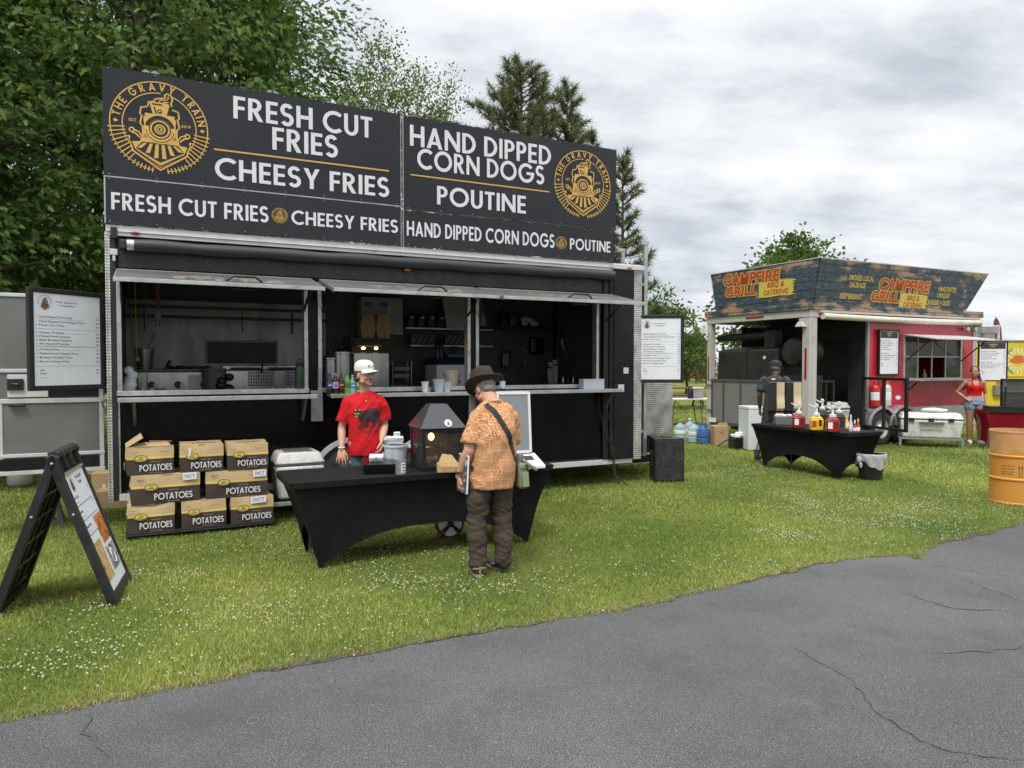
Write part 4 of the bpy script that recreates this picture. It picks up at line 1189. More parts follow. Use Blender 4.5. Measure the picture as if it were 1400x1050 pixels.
for k in range(3):
 c=(.16+k*.29,-.01,(z1-1.27)*.5)
 kn=part('knob','black_plastic',t,lambda m:m.lathe([(.045,.03),(.042,-.01),(.035,-.03)],16,c,ax='y'),smooth=40)
 part('pointer','plastic_white' if k<2 else 'red_lens',kn,lambda m:m.box(c[0]-.03+.05*(k<2),c[1]-.038,c[2]-.04,c[0]+.03+.03*(k<2),c[1]-.031,c[2]+.02))
part('badge','plastic_white',t,lambda m:m.box(gw-.20,.014,.05,gw-.05,.019,z1-1.31))
t=thing('utensil_bucket','dented metal bucket holding a slotted spatula at the left end of the griddle','bucket',place(197,1.62,z1+.03),T1A)
part('pail','stainless',t,lambda m:m.lathe([(.09,0),(.12,.25),(.128,.255),(.118,.25),(.088,.01)],20),smooth=40)
part('spatula','steel_dark',t,lambda m:(m.tube([(0,0,.02),(.07,0,.33)],.008,6),m.hexa([(.05,-.01,.32),(.10,-.01,.31),(.10,.0,.31),(.05,.0,.32),(.09,-.01,.46),(.13,-.01,.44),(.13,0,.44),(.09,0,.46)])))
t=thing('grill_press','black cast grill press with a raised handle on the griddle','grill press',place(229,1.6,z1+.005),T1A)
part('plate','black_metal',t,lambda m:m.box(-.09,-.06,0,.07,.06,.025),bevel=.01)
part('handle','black_metal',t,lambda m:m.tube([(-.02,0,.02),(.0,0,.08),(.035,0,.13)],[.016,.018,.022],8),smooth=50)
random.seed(3)
t=thing('browning_food','heap of dark browning chopped food frying on the griddle','food',place(258,1.62,z1+.004),T1A)
part('heap','box_brown',t,lambda m:[m.ball((random.uniform(-.2,.26),random.uniform(-.1,.1),.02+random.uniform(0,.03)),random.uniform(.02,.04),7,5,(1,1,.7))for _ in range(60)],smooth=60)
t=thing('grey_tub','round grey plastic tub between the griddle and the fryer','tub',place(292,1.3,1.27),T1A)
part('tub','cooler_grey',t,lambda m:m.lathe([(.12,0),(.135,.33),(.145,.335),(.145,.36),(.13,.36),(.115,.02)],24),smooth=35)
t=thing('black_bag','crumpled black bag slumped beside the round grey tub','bag',place(306,1.2,1.27),T1A)
part('bag','black_plastic',t,lambda m:[m.ball((random.uniform(-.04,.07),random.uniform(-.04,.04),.05+.05*k),.085-.008*k,9,6,(1,.8,.9))for k in range(5)],smooth=60)
u0,z0=tp(309,529,1.38);u1,z1=tp(420,506,1.38);fw_=1.02
t=thing('deep_fryer','stainless twin deep fryer below the dark opening in the soot streaked wall','fryer',tl(u0,1.38,1.27),T1A)
part('body','stainless',t,lambda m:(m.box(0,0,0,fw_,.6,z1-1.27),m.box(0,.55,z1-1.27+.001,fw_,.6,z1-1.27+.06)),bevel=.008)
mat('fry_oil',(.09,.05,.015),.12,0,.2)
for k in range(2):
 x=.27+k*.45
 b=part('basket','wire',t,lambda m:[m.tube([(x+.0,-.03+.0,z1-1.3-.04*j),(x+.30,-.03,z1-1.3-.04*j),(x+.30,.1,z1-1.3-.04*j),(x,.1,z1-1.3-.04*j)],.004,5,closed=True)for j in range(5)]+[m.tube([(x+.03*j,-.034,z1-1.28),(x+.03*j,-.034,z1-1.46)],.003,4)for j in range(11)])
 part('basket_handle','black_plastic',b,lambda m:m.tube([(x+.15,-.04,z1-1.29),(x+.15,-.12,z1-1.20),(x+.15,-.25,z1-1.18)],.012,8),smooth=50)
 part('heating_cover','black_metal',t,lambda m:m.box(.1+k*.48,.3,z1-1.268,.45+k*.48,.5,z1-1.235),bevel=.004)
t=thing('thermos','dark green thermos bottle standing at the right end of the left window sill','thermos',tl(tp(409,520,.0)[0],-.02,1.411),T1A)
part('flask','green_paint',t,lambda m:m.lathe([(.048,0),(.05,.01),(.05,.2),(.046,.235),(.035,.25)],24),smooth=40)
part('cap','black_plastic',t,lambda m:m.lathe([(.034,.2505),(.036,.255),(.036,.285),(.03,.29)],20),smooth=40)
part('loop','black_plastic',t,lambda m:m.tube([(.02,0,.292),(.03,0,.315),(.0,0,.325),(-.025,0,.31),(-.02,0,.292)],.006,6),smooth=60)
t=thing('plastic_bag','clear crumpled plastic bag in the left corner of the window','bag',tl(.17,.2,1.366),T1A)
part('bag','clear_plastic',t,lambda m:[m.ball((random.uniform(-.02,.06),random.uniform(-.03,.03),.05+.05*k),.075-.006*k,9,6,(1,.8,.9))for k in range(5)],smooth=60)
for px,lb in((196,'small metal pot at the left end of the counter inside the window'),(208,'small metal pot nearer the griddle knobs inside the window')):
 t=thing('metal_pot',lb,'pot',place(px,.2,1.366),T1A,'small pots inside the left window')
 part('pot','stainless',t,lambda m:m.lathe([(.04,0),(.045,.06),(.048,.062),(.043,.06),(.038,.004)],18),smooth=40)
 part('handle','black_plastic',t,lambda m:m.tube([(.044,0,.045),(.075,0,.05),(.12,.01,.06)],.008,6),smooth=50)
t=thing('hanging_rope','yellow rope with a round knob hanging down inside the left window','rope',tl(tp(187,480,1.0)[0],1.0,1.72),T1A)
mat('yellow_rope',(.6,.4,.08),.7,0,.1)
part('cord','yellow_rope',t,lambda m:m.tube([(-.01,0,1.19),(-.008,0,.6),(0,0,.05)],.007,6),smooth=60)
part('knob','yellow_rope',t,lambda m:m.ball((0,0,.02),.03,10,8),smooth=60)
t=thing('hanging_strap','rusty brown strap with a dark metal buckle hanging in the left window','strap',tl(tp(216,440,.9)[0],.9,2.16),T1A)
part('webbing','orange_rust',t,lambda m:m.box(-.022,0,.14,.022,.006,.75),bevel=.002)
part('buckle','steel_dark',t,lambda m:(m.box(-.032,-.012,.02,.032,.02,.139),m.tube([(-.02,0,.02),(-.02,0,-.04),(.02,0,-.04),(.02,0,.02)],.008,6)),bevel=.004)
for px,x2,lb in((176,190,'thin steel rod leaning from the ceiling in the left corner of the window'),(200,201,'thin steel rod hanging upright beside the utensil bucket')):
 t=thing('steel_rod',lb,'rod',tl(tp(x2,520,.5)[0],.5,1.366),T1A)
 a=tp(px,430,.5)[0]-tp(x2,520,.5)[0]
 part('rod','steel_dark',t,lambda m:m.tube([(0,0,.0),(a*.5,0,.5),(a,0,1.3)],.006,6),smooth=60)
# ---- middle window
for px,r,h,lb in((467,.17,.58,'tall stainless drink urn with a black lid knob behind the row of bottles'),(452,.12,.50,'narrower stainless urn half hidden at the left edge of the middle window')):
 t=thing('drink_urn',lb,'urn',place(px,1.75,1.27),T1A,'stainless urns behind the soda bottles')
 part('tank','stainless',t,lambda m:m.lathe([(r,0),(r,h-.03),(r+.008,h-.025),(r+.008,h),(r*.9,h+.025),(.03,h+.03)],28),smooth=35)
 part('lid_knob','black_plastic',t,lambda m:m.lathe([(.015,h+.031),(.015,h+.05),(.05,h+.055),(.05,h+.08),(.02,h+.085)],14),smooth=40)
u0,z0=tp(484,502,1.55);u1,z1=tp(532,466,1.55);ow=u1-u0
t=thing('food_warmer','stainless food warmer with two glowing lamps under a dark hood in the middle window','food warmer',tl(u0,1.55,1.27),T1A)
part('base','stainless',t,lambda m:m.box(0,0,0,ow,.5,tp(500,482,1.55)[1]-1.27),bevel=.01)
zt=tp(500,482,1.55)[1]-1.27
part('hood','kitchen_dark',t,lambda m:(m.box(0,.3,zt+.001,ow,.5,zt+.17),m.box(0,.0,zt+.1,ow,.299,zt+.17),m.box(-.03,.02,zt+.001,-.001,.5,zt+.24),m.box(0,-.02,zt+.171,ow,.5,zt+.20)),bevel=.006)
mat('warm_steel',(.45,.3,.16),.35,.7,.1)
part('reflector','warm_steel',t,lambda m:m.box(.05,.02,zt+.085,ow-.1,.25,zt+.095))
for k in range(2):
 part('lamp','lamp_glow',t,lambda m:m.ball((.14+k*.18,.03,zt+.06),.022,10,8,(1.2,1,.8)),smooth=60)
for px,lb in((503,'brown cardboard carton flap on the left, on top of the food warmer'),(524,'brown cardboard carton flap on the right, on top of the food warmer')):
 t=thing('carton',lb,'carton',place(px,1.75,1.27+zt+.202),T1A,'brown cartons on the food warmer')
 part('panel','cardboard',t,lambda m:m.prism([(-.09,0),(.09,0),(.11,.2),(.08,.34),(-.07,.34),(-.11,.2)],(0,0,0),TX,TZ,.03),bevel=.003)
 part('base','cardboard',t,lambda m:m.box(-.09,.005,0,.09,.2,.1),bevel=.003)
u0,z0=tp(494,457,1.95);u1,z1=tp(551,408,1.95)
t=thing('wall_cabinet','pale grey wall cabinet with two vents above the cartons','cabinet',tl(u0,1.95,z0),T1A)
mat('grey_cab',(.3,.3,.29),.55,0,.1)
part('body','grey_cab',t,lambda m:m.box(0,0,0,u1-u0,.25,z1-z0),bevel=.008)
for k in range(2):
 part('vent','steel_dark',t,lambda m:m.box(.05+k*.23,-.008,z1-z0-.14,.16+k*.23,-.001,z1-z0-.07),bevel=.003)
part('label','plastic_white',t,lambda m:m.box(.40,-.006,.32,.43,-.001,.40))
for(pa,pb,py,lb)in((555,634,447,'upper'),(562,634,471,'lower')):
 u0,z0=tp(pa,py,1.85);u1,_=tp(pb,py,1.85)
 mb=MB();mb.box(u0,1.85,z0-.03,u1+.5,DEP-.08,z0)
 mb.build('kitchen_shelf','alu_dull',trailer,bevel=.004)
zs1=tp(555,447,1.85)[1];zs2=tp(562,471,1.85)[1]
for k,px in enumerate((561,575,589,602)):
 t=thing('wrapped_packet','dark wrapped packet of supplies on the upper kitchen shelf','packet',place(px,1.98,zs1+.001),T1A,'dark packets in a row on the upper shelf')
 part('packet','kitchen_dark',t,lambda m:(m.box(-.06,-.06,0,.06,.06,.14),m.ball((0,-.02,.16),.055,8,6)),smooth=50,bevel=.02)
 part('tie','milky_plastic',t,lambda m:m.ball((.01,-.06,.15),.024,7,5,(1.3,.6,1)),smooth=60)
for px,lb in((577,'film wrapped brown tray pack at the left on the lower kitchen shelf'),(622,'film wrapped brown tray pack at the right on the lower kitchen shelf')):
 t=thing('tray_pack',lb,'pack',place(px,1.97,zs2+.001),T1A,'wrapped packs on the lower shelf')
 part('tray','box_brown',t,lambda m:m.box(-.19,-.06,0,.19,.1,.17),bevel=.02)
 part('film','clear_plastic',t,lambda m:[m.tube([(-.18+.09*j,-.064,.03),(-.10+.09*j,-.066,.14)],.003,4)for j in range(4)])
u0,z0=tp(609,390,1.8)
t=thing('cutting_board','large white cutting board leaning beside the right post of the middle window','cutting board',tl(tp(611,443,1.8)[0],1.8,zs1+.001),T1A)
mat('board_white',(.33,.32,.29),.6,0,.1)
part('board','board_white',t,lambda m:m.hexa([(0,0,0),(.34,0,0),(.34,.03,0),(0,.03,0),(-.07,.06,.62),(.34,.06,.62),(.34,.09,.62),(-.07,.09,.62)]),bevel=.008)
part('edge','steel_dark',t,lambda m:m.hexa([(.36,.0,0),(.44,.0,0),(.44,.03,0),(.36,.03,0),(.36,.06,.60),(.38,.06,.60),(.38,.09,.60),(.36,.09,.60)]),bevel=.004)
u0,z0=tp(597,528,1.4);u1,z1=tp(634,491,1.4)
t=thing('ice_machine','white countertop machine with a dark blue sloped top in the middle window','machine',tl(u0,1.4,1.27),T1A)
part('body','plastic_white',t,lambda m:m.box(0,0,0,.48,.5,z1-1.35),bevel=.015)
part('top','navy',t,lambda m:m.hexa([(0,-.01,z1-1.349),(.48,-.01,z1-1.349),(.48,.5,z1-1.349),(0,.5,z1-1.349),(0,.06,z1-1.25),(.48,.06,z1-1.25),(.48,.5,z1-1.25),(0,.5,z1-1.25)]),bevel=.008)
part('control','black_plastic',t,lambda m:m.box(.16,-.012,.13,.36,-.001,.18))
t=thing('syrup_pump','black pump bottle at the left standing over the white machine','pump bottle',place(598,1.6,z1+.021),T1A,'pump bottles over the white machine')
part('bottle','black_plastic',t,lambda m:m.lathe([(.04,0),(.04,.2),(.02,.24),(.012,.25),(.012,.3)],14),smooth=40)
part('spout','steel_dark',t,lambda m:m.tube([(0,0,.3),(.0,-.02,.315),(.0,-.07,.30)],.008,6),smooth=60)
copy_thing(t,place(603,1.62,z1+.021),label='black pump bottle at the right standing over the white machine')
t=thing('tool_caddy','low black caddy of kitchen tools on top of the white machine','caddy',place(620,1.62,z1+.021),T1A)
part('tray','black_plastic',t,lambda m:m.box(-.13,-.1,0,.16,.1,.06),bevel=.01)
part('tools','black_plastic',t,lambda m:[m.tube([(random.uniform(-.1,.1),0,.05),(random.uniform(-.14,.14),0,.17)],.012,6)for _ in range(8)])
t=thing('wire_rack','small wire rack with pans beside the food warmer','rack',place(548,1.62,1.27),T1A)
part('rack','wire',t,lambda m:[m.tube([(x,y,0),(x,y,.45)],.006,5)for x in(-.12,.16)for y in(0,.2)]+[m.tube([(-.12,0,z),(.16,0,z),(.16,.2,z),(-.12,.2,z)],.004,5,closed=True)for z in(.1,.2,.3,.4,.44)])
for z in(.21,.31):
 part('pan','steel_dark',t,lambda m:m.box(-.10,-.01,z,.14,.19,z+.07),bevel=.01)
t=thing('tilt_pan','shallow black pan with a raised handle on the counter behind the young man','pan',place(552,.75,1.30),T1A)
mb=MB();mb.box(2.6,.43,1.28,6.2,.9,1.299);mb.build('work_table','steel_dark',trailer,bevel=.003)
part('pan','black_metal',t,lambda m:m.lathe([(.12,0),(.15,.045),(.155,.05),(.145,.05),(.115,.008)],22),smooth=40)
part('handle','black_metal',t,lambda m:m.tube([(.02,0,.04),(.06,.02,.12),(.09,.03,.22)],[.012,.012,.018],8),smooth=50)
t=thing('white_pail','cream white plastic pail with a ridged rim on the middle counter','pail',tl(tp(618,520,.22)[0],.24,1.366),T1A)
mat('cream_plastic',(.6,.54,.40),.45,0,.06)
part('pail','cream_plastic',t,lambda m:m.lathe([(.085,0),(.103,.19),(.112,.19),(.112,.205),(.106,.208),(.112,.212),(.112,.235),(.104,.235),(.085,.01)],28),smooth=30)
part('bail','wire',t,lambda m:m.tube([(math.cos(a)*.115,-.03-.05*math.sin(a),.19-.05*math.sin(a))for a in np.linspace(0,math.pi,12)],.003,5))
for px,r,h,lb in((600,.07,.13,'clear plastic deli tub stacked left of the cream pail'),(611,.055,.10,'grey clear plastic tub touching the front of the cream pail')):
 t=thing('plastic_tub',lb,'tub',tl(tp(px,520,-.16)[0],-.16,1.3465),T1A,'clear tubs on the middle shelf')
 part('tub','clear_plastic',t,lambda m:m.lathe([(r*.75,0),(r,h),(r*1.06,h),(r*1.06,h+.012),(r*.97,h+.012),(r*.72,.006)],20),smooth=35)
 part('rim','milky_plastic',t,lambda m:m.lathe([(r*1.05,h+.0125),(r*1.08,h+.014),(r*1.08,h+.022),(r,h+.024)],20),smooth=40)
t=thing('foam_cup','white foam cup on the shelf between the young man and the clear tubs','cup',tl(tp(581,520,-.17)[0],-.17,1.3465),T1A)
part('cup','paper_white',t,lambda m:m.lathe([(.031,0),(.043,.115),(.047,.118),(.047,.128),(.04,.126),(.029,.006)],20),smooth=35)
t=thing('salt_shaker','little white shaker beside the foam cup','shaker',tl(tp(590,520,-.17)[0]-.01,-.1,1.3465),T1A)
part('jar','milky_plastic',t,lambda m:m.lathe([(.02,0),(.022,.05),(.015,.06)],14),smooth=40)
part('top','green_paint',t,lambda m:m.lathe([(.015,.0605),(.017,.065),(.012,.08)],14),smooth=40)
mat('cola',(.03,.008,.004),.12,0,.05,coat=.6)
mat('lime_soda',(.16,.42,.03),.12,0,.05,coat=.6)
mat('water_clear',(.55,.68,.76),.1,0,.05,alpha=.6)
mat('label_blue',(.02,.07,.45),.35,0,.03);mat('label_red',(.5,.015,.02),.35,0,.03);mat('label_white',(.75,.76,.78),.35,0,.03)
mat('label_maroon',(.22,.01,.02),.35,0,.03);mat('label_green',(.03,.25,.04),.35,0,.03);mat('label_aqua',(.05,.3,.5),.35,0,.03)
def soda(px,liquid,band,cap,lb,dot=None,h=1.0):
 t=thing('soda_bottle',lb,'bottle',tl(tp(px,520,-.2)[0],-.2,1.3465),T1A,'drink bottles lined up on the serving shelf')
 s=h
 part('bottle',liquid,t,lambda m:m.lathe([(.028,0),(.034,.012),(.034,.07*s),(.031,.09*s),(.034,.11*s),(.034,.135*s),(.026,.17*s),(.014,.195*s),(.013,.212*s)],18),smooth=40)
 b=part('label',band,t,lambda m:m.lathe([(.0346,.068*s),(.0352,.07*s),(.0352,.132*s),(.0346,.134*s)],18,cap=False),smooth=50)
 part('cap',cap,t,lambda m:m.lathe([(.0135,.2125*s),(.015,.214*s),(.015,.229*s),(.012,.231*s)],14),smooth=40)
 if dot:
  dr=[]
  for(mt,z0,z1)in dot:
   n=9;A=np.linspace(-.75,.75,n)-math.pi/2
   m=MB();rr=.0357+.0002*len(dr)
   cz,rz=.101*s,.023*s
   v=[];f=[]
   for a in A:
    q=(a+math.pi/2)/.75;ext=rz*math.sqrt(max(0,1-q*q))
    lo=max(-ext,z0*rz);hi=min(ext,z1*rz)
    if hi<lo:hi=lo
    v+=[(math.cos(a)*rr,math.sin(a)*rr,cz+lo),(math.cos(a)*rr,math.sin(a)*rr,cz+hi)]
   for k in range(n-1):f.append((2*k,2*k+2,2*k+3,2*k+1))
   m.add(v,f);m.build('emblem',mt,b);dr.append(1)
 return t
soda(450.5,'cola','label_blue','label_blue','dark cola bottle with a blue label and blue cap, leftmost of the drinks',[('label_red',.25,1),('label_white',-.25,.25),('label_blue',-1,-.25)])
soda(458.5,'cola','label_white','plastic_white','dark cola bottle with a white label and white cap, on the serving shelf',[('label_red',.25,1),('label_blue',-1,-.1)])
soda(466.5,'cola','label_maroon','label_red','dark soda bottle with a maroon label and red cap, on the serving shelf',[('label_white',-.2,.2)])
soda(474.5,'lime_soda','label_green','label_green','bright green soda bottle with a green cap, on the serving shelf',[('label_red',-.35,.35)])
soda(482,'water_clear','label_aqua','plastic_white','clear water bottle with a pale blue label, on the serving shelf',[('label_white',-.3,.3)],.93)
soda(489.5,'lime_soda','label_green','label_green','lime yellow drink bottle half hidden behind the young man in red',None,.62)
# ---- right window
zs3=tp(700,447,2.0)[1]
mb=MB();mb.box(tp(655,447,1.95)[0],1.95,zs3-.03,6.35,DEP-.08,zs3);mb.build('kitchen_shelf','kitchen_dark',trailer,bevel=.004)
random.seed(12)
for px,mt,lb in((690,'black_plastic','round dark pot, leftmost of the jumble on the high shelf in the right window'),(700,'kitchen_wall','grey lidded tub on the high shelf in the right window'),(724,'milky_plastic','pale crumpled bag on the high shelf in the right window'),(782,'black_plastic','dark box at the right end of the high shelf in the right window')):
 t=thing('stored_goods',lb,'stores',place(px,2.05,zs3+.001),T1A,'stores on the high shelf')
 part('body',mt,t,lambda m:(m.lathe([(.08,0),(.1,.02),(.1,.16),(.07,.2)],14)if px!=724 else[m.ball((random.uniform(-.12,.12),0,.06+random.uniform(0,.1)),random.uniform(.04,.07),8,6,(1.3,.7,.7))for _ in range(7)]),smooth=40)
 part('lid','kitchen_wall',t,lambda m:m.lathe([(.03,.205),(.03,.22),(.02,.225)],10)if px!=724 else m.ball((-.1,-.03,.2),.03,8,6),smooth=40)
t=thing('white_board','narrow white board leaning just right of the centre post','board',tl(tp(656,443,1.9)[0],1.9,zs3+.001),T1A)
part('board','board_white',t,lambda m:m.hexa([(0,0,0),(.12,0,0),(.12,.02,0),(0,.02,0),(-.02,.08,.5),(.05,.08,.5),(.05,.1,.5),(-.02,.1,.5)]),bevel=.004)
part('strap','black_plastic',t,lambda m:m.tube([(.0,-.01,.05),(.06,.03,.45)],.006,5))
t=thing('wall_phone_panel','black framed tool rack fixed on the kitchen wall of the right window','rack',tl(tp(691,503,2.2)[0],2.2,tp(691,503,2.2)[1]),T1A)
part('frame','black_plastic',t,lambda m:(m.box(-.10,-.02,0,.10,.02,.02),m.box(-.10,-.02,.25,.10,.02,.27),m.box(-.10,-.02,.0201,-.06,.02,.2499),m.box(.085,-.02,.0201,.10,.02,.2499)),bevel=.004)
part('tools','alu_dull',t,lambda m:[m.tube([(-.03+k*.035,0,.04),(-.03+k*.035,0,.23)],.007,6)for k in range(3)])
t=thing('towel_dispenser','dark rounded towel dispenser with a pale streak on the wall of the right window','dispenser',tl(tp(733,485,2.15)[0],2.15,tp(733,485,2.15)[1]),T1A)
part('case','black_gloss',t,lambda m:m.box(-.13,-.06,0,.13,.06,.30),bevel=.05)
part('window','stainless',t,lambda m:m.box(-.06,-.066,.05,-.04,-.0605,.25))
for k,(px,py,lb)in enumerate(((718,480,'upper white switch plate beside the towel dispenser'),(718,496,'lower white switch plate beside the towel dispenser'))):
 u,z=tp(px,py,2.2)
 t=thing('switch_plate',lb,'switch',tl(u,2.2,z),T1A,'switch plates')
 part('plate','kitchen_wall',t,lambda m:m.box(-.04,-.008,-.06,.04,.019,.06),bevel=.004)
 part('toggle','plastic_white',t,lambda m:m.box(-.008,-.02,-.015,.008,-.0085,.015),bevel=.002)
for px,h,lb in((759,.30,'taller stack of white cups at the right window'),(753,.24,'shorter stack of white cups beside the taller stack')):
 t=thing('cup_stack',lb,'cups',place(px,1.7,1.38),T1A,'stacked white cups')
 mat('cup_dim',(.45,.44,.42),.6,0,.1)
 part('cups','cup_dim',t,lambda m:m.lathe([(.04,0),(.05,.08)]+[q for k in range(int(h/.03))for q in((.054,.082+k*.02),(.054,.094+k*.02),(.05,.096+k*.02))],16),smooth=40)
 part('top_cup','cup_dim',t,lambda m:m.lathe([(.04,.10+int(h/.03)*.02),(.05,.17+int(h/.03)*.02)],16),smooth=40)
mb=MB();mb.box(4.6,1.3,1.28,6.3,1.9,1.379);mb.build('sink_bench','steel_dark',trailer,bevel=.01)
mb=MB();mb.box(4.75,1.29,1.0,5.9,1.299,1.27);mb.build('bench_curtain','green_paint',trailer)
t=thing('spray_faucet','tall coiled spray faucet arching over the sink in the right window','faucet',place(790,1.55,1.38),T1A)
part('riser','stainless',t,lambda m:m.tube([(.02,0,0),(.02,0,.62),(-.01,0,.75),(-.12,0,.83),(-.25,0,.80),(-.3,0,.66),(-.24,0,.5),(-.15,0,.38)],.008,8),smooth=60)
part('spray_head','black_plastic',t,lambda m:m.tube([(-.15,0,.38),(-.10,0,.28)],[.016,.03],10),smooth=50)
part('valve','stainless',t,lambda m:(m.tube([(-.06,0,.06),(.08,0,.06)],.016,8),m.tube([(-.02,0,.25),(.06,0,.25)],.006,6),m.ball((-.06,-.02,.06),.025,8,6)),smooth=50)
for px,mt,lb in((770,'stainless','shiny squeeze bottle left of the spray faucet'),(777,'black_plastic','dark squeeze bottle by the spray faucet'),(784,'stainless','steel shaker next to the spray faucet riser')):
 t=thing('squeeze_bottle',lb,'bottle',place(px,1.5,1.38),T1A,'bottles by the sink')
 part('bottle',mt,t,lambda m:m.lathe([(.03,0),(.032,.1),(.014,.13)],12),smooth=40)
 part('nozzle','black_plastic',t,lambda m:m.lathe([(.012,.1305),(.004,.17)],10),smooth=40)
t=thing('label_box','pale blue white flat box standing on the right end of the serving shelf','box',tl(tp(798,520,-.15)[0],-.15,1.3465),T1A)
mat('pale_box',(.55,.58,.63),.5,0,.04)
part('box','pale_box',t,lambda m:m.box(0,0,0,.33,.12,.125),bevel=.004)
part('lid','plastic_white',t,lambda m:m.box(-.003,-.003,.1255,.333,.123,.135),bevel=.002)
t=thing('sanitizer_bottle','black bottle with a white label standing on the shelf behind the brimmed hat','bottle',tl(tp(687,520,-.15)[0],-.15,1.3465),T1A)
part('bottle','black_plastic',t,lambda m:m.lathe([(.034,0),(.036,.01),(.036,.13),(.02,.15),(.014,.155)],18),smooth=40)
part('label','sticker_white',t,lambda m:m.lathe([(.0365,.03),(.0368,.031),(.0368,.12),(.0365,.121)],18,cap=False),smooth=50)
part('pump','black_plastic',t,lambda m:(m.lathe([(.012,.1555),(.008,.16),(.008,.19)],10),m.tube([(0,0,.19),(.0,0,.197),(.04,-.01,.19)],.006,6)),smooth=50)
# ------------------------------------------------------------------ menu boards
MENU=[('Hand Dipped Corn Dog','$12',1),('Hand Dipped Corn Dog & Fries','$19',0),('Fresh Cut Fries','$12',2),None,('Classic Poutine','$15',3),('Pulled Pork Poutine','$18',2),('Beef Brisket Poutine','$22',2),('All Aboard Poutine','$24',4),None,('Cheesy Fries','$15',3),('Pulled Pork Cheesy Fries','$18',2),('Brisket Cheesy Fries','$22',2),('Bacon Cheesy Fries','$18',2)]
MZ=[.735,.685,.645,.605,.565,.525,.485,.445,.415,.385,.340,.297,.254]
def menu_board(loc,rotz,w,h,label,hinge):
 t=thing('menu_board',label,'menu board',loc,rotz,'menu boards of the black trailer')
 b=.045
 part('frame','black_metal',t,lambda m:(m.box(0,0,0,b,.05,h),m.box(w-b,0,0,w,.05,h),m.box(b,0,0,w-b,.05,b),m.box(b,0,h-b,w-b,.05,h),m.box(b,.02,b,w-b,.045,h-b)),bevel=.006)
 sh=part('sheet','sticker_white',t,lambda m:m.box(b+.002,.012,b+.002,w-b-.002,.0195,h-b-.002))
 mb=MB()
 iw,ih=w-2*b,h-2*b
 X=lambda q:b+iw*q
 Z=lambda q:b+ih*q
 y=.0112
 put_font(mb,'THE GRAVY',(X(.31),y,Z(.90)),TX,TZ,ih*.020,width=iw*.33,bold=.02,spacing=1.3)
 put_font(mb,'+TRAIN+',(X(.36),y,Z(.865)),TX,TZ,ih*.018,width=iw*.25,bold=.02,spacing=1.2)
 for row,q in zip(MENU,MZ):
  if row is None:
   mb.box(X(.03),y,Z(q+.008),X(.98),y+.0008,Z(q+.010));continue
  s,pr,fl=row
  hh=ih*.021
  W0=put_font(mb,s,(X(.08),y,Z(q)),TX,TZ,hh,width=min(iw*.78,hh*len(s)*.86),bold=.012)
  put_font(mb,pr,(X(.98),y,Z(q)),TX,TZ,hh*.9,bold=.012,align='r')
  if fl>=2:mb.box(X(.03),y,Z(q+.006),X(.065),y+.0008,Z(q+.009))
  if fl in(1,4):put_font(mb,'served with our house made sauce and gravy',(X(.08),y,Z(q-.018)),TX,TZ,ih*.007,width=iw*.66)
  if fl==3:put_font(mb,'fresh cut fries, gravy and cheese curds',(X(.10)+W0,y,Z(q)),TX,TZ,ih*.007,width=iw*.36)
 for s,q in(('Soda',.16),('Water',.125)):
  put_font(mb,s,(X(.08),y,Z(q)),TX,TZ,ih*.019,bold=.012);put_font(mb,'$3',(X(.96),y,Z(q)),TX,TZ,ih*.019,bold=.012,align='r')
 put_font(mb,'GF - Gluten Friendly',(X(.06),y,Z(.085)),TX,TZ,ih*.008)
 mb.box(X(.03),y,Z(.212),X(.98),y+.0008,Z(.214))
 mb.build('lettering','ink',sh)
 put_logo(sh,(X(.165),y,Z(.895)),TX,TZ,iw*.105,'box_brown','ink_gold',lod=2)
 mb=MB()
 hx=w+.012 if hinge=='r' else-.02
 for z in(.2,h-.25):mb.box(hx-.012,.01,z,hx+.012,.05,z+.12)
 mb.build('hinge','black_metal',t,bevel=.003)
 return t
mat('ink_gold',(.3,.17,.06),.5,0,.1)
pa=Vector((-4.36,6.42,1.435));pb=Vector((-4.07,7.10,1.435))
ang=math.atan2(pb.y-pa.y,pb.x-pa.x)
menu_board(pa,ang,.745,.95,'framed white menu board swung out at the left corner of the black trailer','r')
pa=Vector((1.765,10.02,1.42));pb=Vector((2.42,9.98,1.42))
menu_board(pa,math.atan2(pb.y-pa.y,pb.x-pa.x),.655,.955,'framed white menu board at the right end of the black trailer beside the ladder','l')
